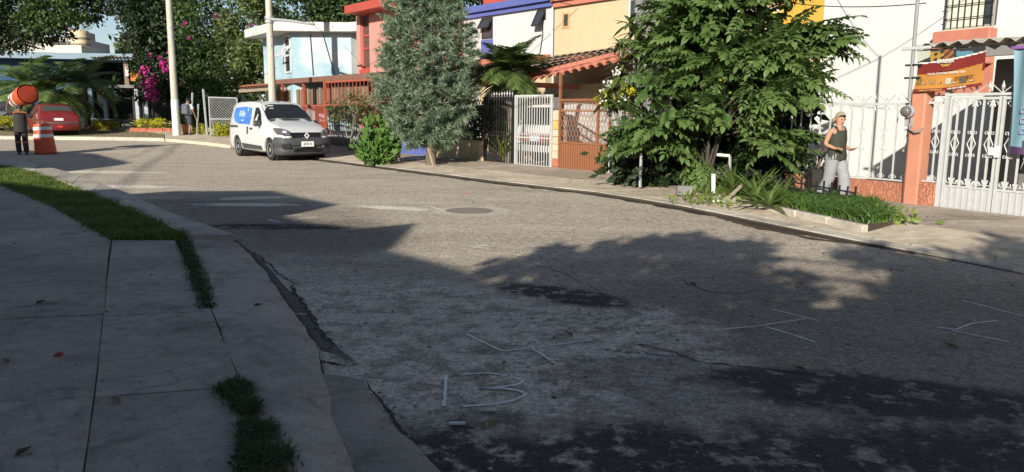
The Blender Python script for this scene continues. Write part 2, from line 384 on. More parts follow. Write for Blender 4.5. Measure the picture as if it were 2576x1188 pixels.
SL = [
 [(-700, 640), (-700, 480), (0, 463), (130, 518), (280, 603), (272, 645), (0, 652)],
 [(-900, 830), (-700, 640), (0, 652), (272, 645), (262, 790), (0, 803)],
 [(282, 604), (440, 604), (488, 700), (268, 712)], [(268, 712), (488, 700), (532, 782), (260, 794)],
 [(-1300, 1040), (-900, 830), (0, 804), (260, 792.5), (236, 1000), (0, 1012)],
 [(-2200, 1500), (-1300, 1040), (0, 1012), (236, 1000), (206, 1210), (170, 1500)],
 [(259.5, 796), (532, 784), (572, 880), (602, 955), (596, 972), (237.5, 1000)],
 [(237.5, 1001), (560, 977), (602, 962), (700, 1180), (830, 1500), (171, 1500), (207, 1210)],
]
for s_ in SL: slab_from(px_poly(s_), PZ, PZ-.09, lpo, CONC_L)
# kerb apron beside them, falling to the road
ap = MB()
E1 = [(460, 604), (495, 690), (540, 790), (603, 955), (650, 1050), (735, 1210), (860, 1500)]
E2 = [(598, 608), (655, 665), (712, 745), (790, 855), (800, 880), (845, 1060), (1000, 1500)]
def strip_slab(name, P1, P2, z1, z2, z0, mat, parent, na=5, jit=.01):
    """long slab between two ground lines, falling from z1 to z2"""
    n = len(P1)*5; a = resample(P1, n); b_ = resample(P2, n); vs = []; fs = []; na1 = na+1
    for i in range(n+1):
        for k in range(na1):
            u = k/na; p = a[i].lerp(b_[i], u); j = random.uniform(-jit, jit) if k in (0, na) else 0; d = (b_[i]-a[i]).normalized(); p = p+d*j
            vs.append((p.x, p.y, z1+(z2-z1)*(u**1.7)-(.012 if k in (0, na) else 0)+.004*math.sin(i*.9+k)))
    m = len(vs)
    for i in range(n+1): vs += [(vs[i*na1][0], vs[i*na1][1], z0), (vs[i*na1+na][0], vs[i*na1+na][1], z0)]
    for i in range(n):
        for k in range(na): fs.append((i*na1+k, i*na1+k+1, (i+1)*na1+k+1, (i+1)*na1+k))
        fs += [(i*na1, (i+1)*na1, m+2*i+2, m+2*i), (i*na1+na, m+2*i+1, m+2*i+3, (i+1)*na1+na)]
    fs += [tuple([k for k in range(na1)]+[m+1, m]), tuple([n*na1+k for k in range(na1)]+[m+2*n+1, m+2*n])]
    return MB().add(vs, fs).build(name, mat, parent, smooth=30)
apo = tag(MB().prism(px_poly([E1[0], *E2, *E1[::-1][:-1]], .02), -.03, .03).build('kerb_apron', DARKJ), kind='structure')
e1 = [G2(*p, PZ) for p in E1]; e2 = [G2(*p, .05) for p in E2]
strip_slab('slab', e1, e2, PZ, .05, -.02, CONC_L, apo)
F1 = [(735, 945), (795, 1060), (862, 1200), (1010, 1500)]; F2 = [(905, 950), (985, 1060), (1115, 1195), (1400, 1500)]
strip_slab('slab', [G2(x+12, y, .03) for x, y in F1], [G2(*p, .015) for p in F2], .04, .018, -.03, CONC_L, apo, jit=.02)
# kerb of the grass strip
KI = [(-700, 260), (0, 416), (140, 452), (285, 512), (380, 553), (470, 596)]; KO = [(-700, 245), (0, 402), (160, 440), (320, 500), (420, 548), (590, 612)]
KI = [(-14.9-11*.645*1.0, 21.0+11*.764)] + [G2(*p) for p in KI[1:]]; KO = [(-15.3-11*.645+.9, 22.3+11*.764)] + [G2(*p, .02) for p in KO[1:]]
ko = tag(MB().prism(KO[::1]+KI[::-1], -.03, .0).build('left_kerb', DARKJ), kind='structure')
for i in range(5):
    for j in range(3):
        t0, t1 = j/3, (j+1)/3
        def L_(P, t): a, b = P[i], P[i+1]; return (a[0]+(b[0]-a[0])*t, a[1]+(b[1]-a[1])*t)
        slab_from([L_(KI, t0), L_(KO, t0), L_(KO, t1), L_(KI, t1)], PZ+.025, -.03, ko, KERBM, .006, .004, 'kerb_stone')

def blades(name, P, h, wd, lean, mat, parent=None, kind='stuff', seg=2):
    """P (N,3) roots -> curved tapering blades"""
    n = len(P); az = rng.uniform(0, 2*PI, n); hh = h*rng.uniform(.55, 1.25, n); ln = lean*hh*rng.uniform(.2, 1.6, n); fa = rng.uniform(0, PI, n)
    sx, sy = np.cos(fa)*wd/2, np.sin(fa)*wd/2; dx, dy = np.cos(az), np.sin(az); vs = []
    for t in np.linspace(0, 1, seg+1)[:-1]:
        bx = P[:, 0]+dx*ln*t*t; by = P[:, 1]+dy*ln*t*t; bz = P[:, 2]+hh*(t-.25*lean*t*t); k = 1-.45*t
        vs += [np.stack([bx-sx*k, by-sy*k, bz], 1), np.stack([bx+sx*k, by+sy*k, bz], 1)]
    vs.append(np.stack([P[:, 0]+dx*ln, P[:, 1]+dy*ln, P[:, 2]+hh*(1-.25*lean)], 1))
    m = len(vs); V = np.stack(vs, 1).reshape(-1, 3); b = (np.arange(n)*m)[:, None]; f = []
    for s in range(seg-1): f += [[2*s, 2*s+1, 2*s+3], [2*s, 2*s+3, 2*s+2]]
    f.append([2*seg-2, 2*seg-1, 2*seg]); F = (b[:, None, :]+np.array(f)[None]).reshape(-1, 3)
    return npmesh(name, V, 3, F, mat, parent, kind)
def inpoly(poly, n, z=0, zf=None):
    """n random points in a polygon of (x,y)"""
    P = np.array(poly); lo, hi = P.min(0), P.max(0); out = np.zeros((0, 2))
    while len(out) < n:
        q = rng.uniform(lo, hi, (n*3, 2)); ins = np.zeros(len(q), bool); j = len(P)-1
        for i in range(len(P)):
            c = ((P[i, 1] > q[:, 1]) != (P[j, 1] > q[:, 1])) & (q[:, 0] < (P[j, 0]-P[i, 0])*(q[:, 1]-P[i, 1])/(P[j, 1]-P[i, 1]+1e-12)+P[i, 0])
            ins ^= c; j = i
        out = np.concatenate([out, q[ins]])
    out = out[:n]; zz = np.full(n, z, float) if zf is None else np.array([zf(*p) for p in out])
    return np.concatenate([out, zz[:, None]], 1)
_j = lambda P, s: P+np.concatenate([rng.normal(0, s, (len(P), 2)), np.zeros((len(P), 1))], 1)
GRASS = leafmat('grass_blade', (.055, .1, .014), (.1, .16, .026), (.16, .2, .05), .55, .3)
GRASSD = leafmat('grass_dark', (.02, .045, .01), (.04, .08, .018), (.09, .1, .035), .6, .25)
GRASSY = leafmat('grass_dry', (.1, .12, .035), (.19, .18, .075), (.3, .25, .13), .7, .25)
strip = [KI[0], KI[1], KI[2], KI[3], KI[4], KI[5], G2(440, 603), G2(280, 603), G2(130, 518), G2(0, 463), (KI[0][0]-1.8, KI[0][1]-1.0)]
tag(MB().prism(strip, -.02, PZ-.01).build('grass_bed', SOIL), kind='structure')
GP = inpoly([KI[1], KI[2], KI[3], KI[4], KI[5], G2(440, 603), G2(280, 603), G2(130, 518), G2(0, 463)], 26000, PZ-.01)
GP2 = inpoly([KI[0], KI[1], G2(0, 463), (KI[0][0]-1.8, KI[0][1]-1.0)], 6000, PZ-.01)
GA = _j(np.concatenate([GP, GP2]), .045); lump = np.sin(GA[:, 0]*3.1+GA[:, 1]*1.7)+np.sin(GA[:, 1]*4.3-GA[:, 0]*2.2)+rng.normal(0, .7, len(GA))
blades('grass', GA[lump > .4], .11, .013, .9, GRASS); blades('grass', GA[(lump <= .4) & (lump > -1.2)], .065, .013, 1.1, GRASS); blades('grass', GA[lump <= -1.2], .05, .013, 1.2, GRASSY)
# weeds in the joints
wp = [inpoly(px_poly([(448, 606), (478, 606), (515, 690), (541, 772), (508, 778), (480, 700)]), 2600, PZ-.006),
      inpoly(px_poly([(556, 978), (600, 955), (632, 985), (655, 1050), (625, 1048), (588, 1000)]), 1500, PZ-.004), inpoly(px_poly([(545, 985), (602, 958), (650, 1040), (622, 1050)]), 900, PZ-.004),
      inpoly(px_poly([(618, 1055), (672, 1060), (722, 1140), (735, 1290), (606, 1290), (608, 1150)]), 5200, PZ-.004),
      inpoly(px_poly([(272, 606), (294, 604), (284, 650), (270, 652)]), 260, PZ-.03)]
WP = _j(np.concatenate(wp), .02); wl_p = np.sin(WP[:, 0]*23+WP[:, 1]*11)+np.sin(WP[:, 1]*19-WP[:, 0]*7)+rng.normal(0, .6, len(WP)); blades('joint_weeds', WP[(wl_p <= -.5) & (wl_p > -1.1)], .035, .008, 1.4, GRASSY); WP = WP[wl_p > -.5]; blades('joint_weeds', WP, .05, .009, 1.3, GRASSD)

# ---- right kerb, pavement and far verge
K = [(-60, 33.9), (-19, 33.7), (-16.5, 33.6), (-14.1, 32.5), (-12.4, 31.1), (-10.9, 29.6), (-8.5, 27.0), (-5.85, 24.0), (-3.08, 20.46), (-.35, 16.97), (1.64, 14.7), (2.77, 12.75), (3.54, 10.99), (4.11, 9.6), (4.75, 8.3), (5.6, 6.2), (6.6, 3.5), (8, -1), (10.5, -8)]
Lq = [A.p(-16.5, 0, 0), A.p(-10, 0, 0), A.p(-3, 0, 0), A.p(2, 0, 0), (4.9, 15.6, 0), B.p(-2.0, 0, 0), B.p(0, 0, 0), B.p(2.6, 0, 0), B.p(8, 0, 0), B.p(16, 0, 0)]
Kq = K[5:18]
NS = 30; KR = resample(Kq, NS); LR = resample([tuple(q)[:2] for q in Lq], NS)
def rp(i, v, out=0):
    q = KR[i].lerp(LR[i], v); return (q.x, q.y)
def rz_(x, y, v): return gz(x, y) + .105 + .03*v
def _near(P, p):
    best = (1e9, 0.0)
    for i in range(len(P)-1):
        d = P[i+1]-P[i]; t = max(0.0, min(1.0, (p-P[i]).dot(d)/d.length_squared)); q = (P[i]+d*t-p).length
        if q < best[0]: best = (q, i+t)
    return best
def zpav(x, y):
    """smooth pavement surface: low at the gutter, higher at the house line, easing into the driveway"""
    p = Vector((x, y, 0)); dk, fi = _near(KR, p); dl, _ = _near(LR, p); u = dk/(dk+dl+1e-6); drop = max(0.0, min(1.0, (fi-17)/7))
    return gz(x, y)+(.055+.085*u)*(1-drop)+drop*(.016+.115*min(1, u*1.5))
base = MB()
for i in range(NS):
    for (v0, v1) in ((0, .25), (.25, .5), (.5, .75), (.75, 1)): base.prism([rp(i, v0), rp(i+1, v0), rp(i+1, v1), rp(i, v1)], -.03, zf=lambda x, y: zpav(x, y)-.014)
rpo = tag(base.build('right_pavement', DARKJ), kind='structure')
for i in range(NS):
    for (v0, v1, mt) in ((0, .07, KERBM), (.072, .432, CONC_R), (.434, 1.0, CONC_W)):
        pts = [rp(i, v0), rp(i+1, v0), rp(i+1, v1), rp(i, v1)]
        slab_from(pts, 0, -.02, rpo, mt, .004, .003, 'kerb_stone' if v0 == 0 else 'slab', z1f=zpav, bev=.003)
# wet muddy gutter: irregular ribbon on the road
def ribbon(pts, wf, z=.004, mat=None, name='gutter', kind='structure', parent=None, k=6):
    q = resample([(p[0], p[1]) for p in pts], max(8, k*len(pts))); vs = []; fs = []
    for i, p in enumerate(q):
        d = (q[min(i+1, len(q)-1)]-q[max(i-1, 0)]).normalized(); n = Vector((-d.y, d.x, 0)); a, b = wf(i/(len(q)-1))
        for s in (a, b): r = p+n*s; vs.append((r.x, r.y, gz(r.x, r.y)+z))
    for i in range(len(q)-1): fs.append((2*i, 2*i+1, 2*i+3, 2*i+2))
    o = MB().add(vs, fs).build(name, mat, parent); 
    if kind: o['kind'] = kind
    return o
MUD = M('gutter_mud', (.045, .034, .025), .65, .5, 3, .5, 30, spec=.3)
def gw(t):
    e = min(1, t*10, (1-t)*14); return (.02-.03*random.random(), -(.05+.2*e*random.uniform(.45, 1.15)))
ribbon([(p[0], p[1]) for p in K[6:14]]+[(4.6, 8.55)], gw, .004, MUD, k=9)
GRIT = M('gutter_grit', (.12, .105, .088), .95, .55, 9, .9, 30)
ribbon([gp(x, y, 0)[:2] for x, y in ((605, 618), (655, 655), (705, 715), (735, 745), (775, 800), (835, 872), (880, 905))], lambda t: (.02, -.17*min(1, 6*t+.1, 6*(1-t)+.1)*random.uniform(.45, 1.2)) if True else 0, .003, GRIT, name='gutter_grit', k=7)
ribbon([gp(1760, 532, 0)[:2], gp(1900, 572)[:2], gp(2060, 604)[:2], gp(2200, 620)[:2]], lambda t: (.05*min(1, 8*t, 8*(1-t))*random.uniform(.5, 1.4), -.09*min(1, 8*t, 8*(1-t))*random.uniform(.4, 1.3)), .008, M('gutter_damp', (.075, .055, .04), .7, .4, 4), name='damp_stain', k=9)
# far grass verge and planted garden floor
VG = [(-60, 34.1), (-19, 33.95), (-16.8, 33.8), (-15.2, 33.5), (-16.6, 36.6), (-19, 39), (-22, 41.5), (-60, 42.5)]
vz = lambda x, y: gz(x, y)+.11
tag(MB().prism(VG, -.05, zf=vz).build('far_verge', EARTH), kind='structure')
tag(MB().prism([(-60, 33.75), (-19, 33.55), (-16.6, 33.45), (-15.0, 33.1), (-15.2, 33.45), (-16.8, 33.75), (-19, 33.93), (-60, 34.08)], -.05, zf=lambda x, y: gz(x, y)+.14).build('far_kerb', KERBM, bevel=.015), kind='structure')
tag(MB().prism([(-15.0, 33.15), (-14.1, 32.55), (-12.4, 31.15), (-10.9, 29.65), A.p(-16.5, 0, 0)[:2], (-11.2, 34), (-13.5, 40), (-20, 46), (-26, 47), (-21.6, 41.4), (-19, 39), (-16.55, 36.6)], -.05, zf=lambda x, y: gz(x, y)+.12).build('far_footway', CONC_R, bevel=.02), kind='structure')
tag(MB().prism([(-14.5, 40), (-11.2, 34), A.p(-16.5, 0, 0)[:2], A.p(-16.5, 20, 0)[:2], (10, 70), (-60, 70), (-60, 42.3), (-26.3, 46.6), (-20, 45.7)], -.05, zf=lambda x, y: gz(x, y)+.1).build('garden_floor', SOIL), kind='structure')
VP = inpoly(VG, 16000, 0, lambda x, y: vz(x, y)-.01); VP = VP[VP[:, 0] > -34]
dry = (np.sin(VP[:, 0]*1.3)+np.sin(VP[:, 1]*2.1+VP[:, 0])+rng.normal(0, .8, len(VP))) > .3
blades('verge_grass', VP[dry], .07, .02, 1.2, GRASSY); blades('verge_grass', VP[~dry], .09, .02, 1.0, GRASS)
# ================================================================ houses
WHITE = M('white_paint', (.5, .505, .5), .8, .05, .6, .15, 60, streak=.25, dirtcol=(.3, .28, .25))
WHITEB = M('white_wall_right', (.55, .555, .54), .85, .04, .5, .12, 50)
CREAM = M('cream_paint', (.49, .39, .245), .85, .06, .5, .15, 50, streak=.25, dirtcol=(.36, .28, .18))
PINK = M('pink_paint', (.5, .23, .19), .85, .06, .6, .12, 50, streak=.25, dirtcol=(.33, .14, .12))
REDP = M('red_paint', (.36, .065, .045), .6, .12, 2, .1, 40, dirt=.15)
CORAL = M('coral_paint', (.43, .16, .11), .75, .12, 2, .15, 50, dirt=.3, dirtcol=(.35, .2, .16))
BLUEP = M('blue_paint', (.085, .11, .31), .7, .08, 2)
YELLOW = M('yellow_paint', (.55, .29, .045), .8, .07, 1, .1, 50)
ORANGE = M('orange_stucco', (.46, .2, .125), .85, .12, 2.5, 0)
CLAY = M('clay_tile', (.4, .15, .09), .85, .25, 6, .3, 60)
OLDTILE = M('weathered_tile', (.24, .19, .145), .95, .35, 5, .5, 50)
DARKF = M('dark_frame', (.025, .027, .03), .4, .2, 5)
WHITEF = M('white_frame', (.52, .53, .53), .5, .06, 5)
GREYW = M('grey_plaster', (.2, .195, .19), .85, .12, 2)
DARKIN = M('dark_interior', (.012, .012, .012), .9, .2, 3)
WIN = glass('window_glass', (.04, .045, .05), .08); STONE = M('stone_wall', (.46, .36, .22), .9, .3, 7, .8, 14)
CURT = M('pale_blind', (.6, .58, .46), .8, .1, 4)
def peel():
    m, nt, bs = newmat('peeling_blue'); tc = nn(nt, 'ShaderNodeTexCoord').outputs['Object']
    a = noise(nt, .55, 9, .62, tc, .5); b = noise(nt, 1.7, 9, .7, tc, .6)
    c = ramp(nt, a, [(.44, (.25, .37, .43)), (.54, (.36, .44, .47)), (.62, (.46, .475, .475))])
    c = mixc(nt, ramp(nt, b, [(.64, 0.), (.655, 1.)]), c, (.58, .58, .56)); c = mixc(nt, .2, c, ramp(nt, noise(nt, 14, 5, .6, tc), [(.3, .3), (.7, .8)]), 'OVERLAY')
    nt.links.new(c, bs.inputs['Base Color']); bs.inputs['Roughness'].default_value = .85; bump(nt, bs, b, .3, .01); return m
PEEL = peel()
def flaky():
    m, nt, bs = newmat('flaking_white'); tc = nn(nt, 'ShaderNodeTexCoord').outputs['Object']
    b = noise(nt, 3.2, 9, .7, tc, .8); c = mixc(nt, ramp(nt, b, [(.6, 0.), (.62, 1.)]), (.52, .51, .48), (.22, .25, .21))
    nt.links.new(c, bs.inputs['Base Color']); bs.inputs['Roughness'].default_value = .9; bump(nt, bs, b, .3, .01); return m
FLAKY = flaky()
def win(parent, F, s0, s1, z0, z1, off, frame=DARKF, pane=WIN, bars=0, fw=.05, sash=None):
    """recess + frame (part) with its pane (sub-part)"""
    b = MB(); d = .09
    for (a0, a1, c0, c1) in ((s0, s0+fw, z0, z1), (s1-fw, s1, z0, z1), (s0+fw, s1-fw, z0, z0+fw), (s0+fw, s1-fw, z1-fw, z1)): b.fbox(F, a0, a1, off-.03, off+d, c0, c1)
    for k in range(bars):
        zz = z0+(z1-z0)*(k+1)/(bars+1); b.fbox(F, s0+fw, s1-fw, off-.02, off+.06, zz-.02, zz+.02)
    f = b.build('window', frame, parent)
    MB().fbox(F, s0+fw, s1-fw, off-.006, off+.02, z0+fw, z1-fw).build('pane', pane, f)
    return f
def sash(parent, F, s0, s1, z1, L, off, tilt, frame, pane=WIN):
    """top-hung sash swung outwards"""
    t = R(tilt); b = MB(); o1 = off-L*math.sin(t); z0 = z1-L*math.cos(t)
    P = lambda s, k: F.p(s, off-.03+(o1-off)*k, z1+(z0-z1)*k)
    for (s_, e) in ((s0, 1), (s1, 1)): b.beam(P(s_, 0), P(s_, 1), .045)
    b.beam(P(s0, 1), P(s1, 1), .045); b.beam(P(s0, 0), P(s1, 0), .045)
    f = b.build('sash', frame, parent); MB().add([P(s0, .02), P(s1, .02), P(s1, .98), P(s0, .98)], [(0, 1, 2, 3)]).build('pane', pane, f)

# ---- white house with blue fascia
h = thing('house', 'white two storey house with blue roof fascia and tilted windows behind the pine', 'house', A.p(-9, 6, 0))
MB().fbox(A, -12.6, -5.45, 4.5, 12, 0, 5.2).build('wall', WHITE, h)
MB().fbox(A, -12.7, -5.44, 4.38, 4.5, 5.12, 5.29).fbox(A, -12.8, -5.44, 4.25, 12, 5.29, 5.53).build('fascia', BLUEP, h, bevel=.01)
win(h, A, -9.53, -8.86, 4.3, 5.07, 4.5, DARKF, bars=1); sash(h, A, -9.5, -8.89, 5.04, .42, 4.5, 32, DARKF)
win(h, A, -6.27, -5.86, 4.72, 5.09, 4.5); sash(h, A, -6.25, -5.88, 5.06, .62, 4.5, 28, DARKF)
MB().fbox(A, -9.56, -8.84, 4.46, 4.5, 3.5, 4.27).build('blue_panel', BLUEP, h)
MB().fbox(A, -9.2, -5.46, 4.2, 4.5, 3.3, 3.52).build('ledge', CLAY, h, bevel=.02)
b = MB(); q = [A.p(-12.6, 4.5, 3.55), A.p(-9.3, 4.5, 3.55), A.p(-9.3, 2.9, 3.1), A.p(-12.6, 2.9, 3.1)]
b.hexa([Vector(v)-Vector((0, 0, .1)) for v in q]+q).build('porch_roof', CLAY, h)
b = MB().fbox(A, -12.5, -9.35, 2.95, 3.1, 2.86, 2.98).fbox(A, -12.5, -9.4, 3.05, 3.2, 2.62, 2.76).build('porch_fascia', BLUEP, h)
MB().fbox(A, -12.4, -9.5, 3.3, 4.49, 0, 2.6).build('porch_wall', WHITE, h)
MB().tube([A.p(-5.98, 4.46, 4.7), A.p(-5.97, 4.45, 4.2), A.p(-6.1, 4.45, 3.62), A.p(-6.25, 4.45, 3.5)], .014).build('cable', DARKF, h)
MB().fbox(A, -14.4, -10.6, 7.5, 10.5, 5.53, 6.15).fbox(A, -13.2, -11.6, 7.3, 9, 6.15, 6.4).build('roof_parapet', REDP, h)
MB().tube([A.p(-11.3, 7.3, 6.1), A.p(-11.3, 7.3, 6.9)], .04).build('vent_pipe', WHITEF, h)
MB().fbox(A, -9.3, -5.5, 4.2, 4.49, 0, 3.2).build('ground_floor_wall', CREAM, h)
MB().fbox(A, -8.6, -7.2, 4.16, 4.19, 0, 2.2).build('garage_door', M('dark_brown_door', (.05, .035, .03), .6, .2, 5), h)
MB().fbox(A, -6.9, -5.7, 4.16, 4.19, .9, 2.2).build('barred_window', DARKF, h)
# orange awning bits over its front door, seen through the palm
t = MB()
q = [A.p(-7.6, 2.2, 2.75), A.p(-5.6, 2.2, 2.75), A.p(-5.6, 1.2, 2.4), A.p(-7.6, 1.2, 2.4)]; t.hexa([Vector(v)-Vector((0, 0, .22)) for v in q]+q)
t.build('door_canopy', CORAL, h, bevel=.02)

# ---- cream house
h = thing('house', 'cream house with coral roof band and weathered clay tiled porch roof', 'house', A.p(-2, 6, 0)); cream = h
MB().fbox(A, -5.40, 2.6, 4.5, 12, 0, 5.12).build('wall', CREAM, h)
MB().fbox(A, -5.40, 2.62, 4.38, 4.5, 5.06, 5.24).fbox(A, -5.40, 2.62, 4.26, 12, 5.24, 5.6).build('fascia', CORAL, h, bevel=.01)
win(h, A, -5.0, -4.66, 4.36, 4.86, 4.5, M('ochre_frame', (.5, .3, .12), .7), fw=.06)
win(h, A, -2.0, -1.3, 4.35, 5.0, 4.5, WHITEF, fw=.05)
MB().tube([A.p(-5.43, 4.42, 5.1), A.p(-5.43, 4.42, 3.4)], .035, 8).build('drain_pipe', WHITEF, h)
# sloping tiled porch roof: deck + rows of half-round tiles
def roofpt(u, v): # u 0..1 along, v 0 wall .. 1 eave
    a = A.p(-5.38+u*6.2, 4.45, 3.42+.22*u); b_ = A.p(-3.5+u*4.1, 1.25, 2.52+.5*u); return a.lerp(b_, v)
q = [roofpt(0, 0), roofpt(1, 0), roofpt(1, 1), roofpt(0, 1)]
MB().hexa([Vector(v)-Vector((0, 0, .1)) for v in q]+q).build('porch_roof', CLAY, h)
b = MB(); vs = []; fs = []; n = 6; Lt = .62
for i, x in enumerate((0, Lt)):
    for k in range(n+1):
        t = PI*k/n; r_ = .13-.02*i; vs.append((x, r_*math.cos(t), r_*.62*math.sin(t)+(.03 if i == 0 else 0)))
for k in range(n): fs.append((k, k+1, n+2+k, n+1+k))
tile_me = MB().add(vs, fs).mesh('tile'); tile_me.materials.append(OLDTILE)
pl = []
for i in range(17):
    u = (i+.5)/17
    for j in range(5):
        v = j/5; p = roofpt(u, v+.2)+Vector((0, 0, .015)); q_ = roofpt(u, v)
        x = (q_-p).normalized(); up = (roofpt(min(1, u+.05), v)-roofpt(max(0, u-.05), v)).normalized(); z = x.cross(up).normalized(); z = z if z.z > 0 else -z; y = z.cross(x)
        e = Matrix((x, y, z)).transposed().to_euler(); e.rotate_axis('X', random.uniform(-.06, .06)); pl.append((p, e, ((q_-p).length/Lt*1.12, random.uniform(.95, 1.08), 1)))
pieces('tile', tile_me, None, h, pl)
# coral painted hanging fascia with scalloped tile mouths
b = MB()
for i in range(14):
    u0, u1 = i/14, (i+1)/14
    for s_, e_ in ((u0, u1),):
        p0 = roofpt(s_, 1); p1 = roofpt(e_, 1)
        b.hexa([p0+Vector((0, 0, -.06)), p1+Vector((0, 0, -.06)), p1+A.n*.05+Vector((0, 0, -.06)), p0+A.n*.05+Vector((0, 0, -.06)), p0+Vector((0, 0, .1)), p1+Vector((0, 0, .1)), p1+A.n*.05+Vector((0, 0, .1)), p0+A.n*.05+Vector((0, 0, .1))])
b.build('porch_fascia', CORAL, h)
cm = MB(); vs = []; fs = []
for x in (0, .35):
    for k in range(n+1):
        t = PI*k/n; vs.append((x, .145*math.cos(t), .12*math.sin(t)))
for x in (0, .35):
    for k in range(n+1):
        t = PI*k/n; vs.append((x, .12*math.cos(t), .095*math.sin(t)))
m1 = n+1
for k in range(n): fs += [(k, k+1, m1+k+1, m1+k), (2*m1+k, 3*m1+k, 3*m1+k+1, 2*m1+k+1), (k, 2*m1+k, 2*m1+k+1, k+1)]
mouth = MB().add(vs, fs).mesh('tile'); mouth.materials.append(CORAL); pl = []
for i in range(13):
    u = (i+.5)/13; p = roofpt(u, 1)-A.n*.1+Vector((0, 0, -.2)); x = (roofpt(u, .8)-p).normalized()
    y = (roofpt(.6, 1)-roofpt(.4, 1)).normalized(); z = x.cross(y); z = z if z.z > 0 else -z; y = z.cross(x)
    pl.append((p, Matrix((x, y, z)).transposed().to_euler(), 1))
pieces('tile', mouth, None, h, pl)
MB().fbox(A, -3.4, -3.3, 1.25, 4.4, 2.3, 2.45).build('roof_beam', CORAL, h)
MB().fbox(A, -5.3, -1.3, 3.7, 4.49, 0, 2.45).build('front_wall', CREAM, h)
MB().fbox(A, -5.0, -4.4, 2.4, 3.3, 0, 2.05).build('pier', CREAM, h, bevel=.03)
MB().fbox(A, -3.9, -1.5, 2.7, 3.6, 0, 1.45).build('low_white_wall', WHITE, h)
MB().fbox(A, -4.9, -4.1, 3.66, 3.69, 0, 2.1).build('door', M('brown_door', (.2, .07, .03), .6, .2, 6), h)
MB().fbox(A, 1.55, 2.5, .9, 2.5, 2.0, 2.55).build('canopy', CORAL, h, bevel=.03)

# ---- yellow house with stone ledges between cream and white
h = thing('house', 'bright yellow house front above the shrub with white parapet and stone ledges', 'house', A.p(3.8, 6, 0))
MB().fbox(A, 2.62, 4.78, 5.4, 12, 0, 5.6).build('wall', YELLOW, h)
s0, z0 = A.hit(1992, 0, 4.7); s1, _ = A.hit(2074, 60, 4.7)
MB().fbox(A, s0, s1, 4.7, 5.39, 2.6, 6.0).build('front_wall', YELLOW, h)
zt = A.hit(2000, 108, 4.3)[1]; zb = A.hit(2000, 160, 4.3)[1]
MB().fbox(A, s0-.25, s1, 4.2, 4.69, zb-.5, zt-.12).build('stone_ledge', STONE, h, bevel=.02)
MB().fbox(A, s0-.3, s1, 4.1, 4.69, zt-.118, zt).build('ledge_slab', M('timber_grey', (.28, .23, .19), .9, .25, 8), h)
MB().fbox(A, s0-.12, s0+.02, 4.05, 4.3, zt, zt+.75).build('parapet_post', WHITEB, h)
MB().fbox(A, s0-.02, s0+.28, 4.2, 4.3, zt, zt+.12).build('parapet_block', WHITEB, h)
MB().fbox(A, s0-1.7, s0-.13, 4.3, 4.42, zt+.25, zt+.8).build('balcony_panel', M('peach_board', (.55, .35, .22), .8, .2, 4), h)
MB().fbox(A, s0-1.7, s0-.13, 4.2, 4.45, zt+.8, zt+.9).build('balcony_rail', WHITEB, h)
MB().fbox(A, s0-1.7, s0-.13, 4.4, 4.69, zt-1, zt+.25).build('stone_ledge', STONE, h)

MB().fbox(B, -8.6, -5.54, 4.45, 4.6, 0, 2.55).build('lower_wall', WHITEB, h)

# ---- white house on the right with orange trim
h = thing('house', 'large white house with orange window block and barred window above the gate', 'house', B.p(-1.5, 6, 0)); wh = h
MB().fbox(B, -5.53, 9, 4.5, 13, 0, 5.6).build('wall', WHITEB, h)
s0 = B.hit(2383, 60, 4.5)[0]; s1 = B.hit(2506, 60, 4.5)[0]; z0 = B.hit(2450, 72, 4.5)[1]
MB().fbox(B, s0+.0, s1, 4.43, 4.5, z0+.04, z0+1.4).build('window_reveal', M('window_dark', (.05, .05, .05), .5), h)
f = MB()
for (a0, a1, c0, c1) in ((s0, s0+.05, z0, z0+1.42), (s1-.05, s1, z0, z0+1.42), (s0+.05, s1-.05, z0, z0+.05)): f.fbox(B, a0, a1, 4.38, 4.44, c0, c1)
f = f.build('window', M('grey_frame', (.28, .27, .24), .6), h)
MB().fbox(B, s0+.05, s0+.78, 4.405, 4.425, z0+.05, z0+1.4).build('blind', CURT, f)
MB().fbox(B, s0+.79, s1-.05, 4.41, 4.425, z0+.05, z0+1.4).build('pane', WIN, f)
b = MB()
for k in range(8): s_ = s0+.03+(s1-s0-.06)*k/7; b.beam(B.p(s_, 4.36, z0+.02), B.p(s_, 4.36, z0+1.4), .016)
for k in range(5): zz = z0+.22+.27*k; b.beam(B.p(s0, 4.345, zz), B.p(s1, 4.345, zz), .016)
b.build('window_grille', DARKF, h)
MB().fbox(B, s0-.03, s1, 4.36, 4.44, z0-.02, z0+.001).build('sill', M('sill_cream', (.55, .5, .38), .8), h)
so0, so1 = s0-.12, s1+.05
MB().fbox(B, so0, so1, 4.2, 4.5, 2.6, z0-.03).build('window_block', CORAL, h, bevel=.02)
MB().fbox(B, so0-.05, so1, 4.45, 4.5, 2.0, 2.6).build('coral_band', CORAL, h)
# porch: corrugated roof, beam, back wall with grilled window
PF = -.05
vs = []; fs = []; nst = 56
for i in range(nst+1):
    s_ = -.12+4.2*i/nst; zc = .038*math.sin(2*PI*s_/.24)
    for (o_, zz, dz) in ((PF, 2.66, 0), (4.35, 2.86, 0), (PF, 2.66, -.012), (4.35, 2.86, -.012)): vs.append(B.p(s_, o_, zz+zc+dz))
for i in range(nst):
    a = 4*i; c = 4*(i+1); fs += [(a, c, c+1, a+1), (a+2, a+3, c+3, c+2), (a, a+2, c+2, c)]
MB().add(vs, fs).build('corrugated_roof', M('fibre_cement', (.36, .33, .29), .9, .25, 5, .4, 40), h, smooth=60, fixn=True)
MB().fbox(B, -.1, 4.0, .12, .24, 2.44, 2.6).build('porch_beam', GREYW, h)
MB().fbox(B, .62, .98, .9, 1.2, 0, 2.44).build('porch_pillar', GREYW, h, bevel=.02)
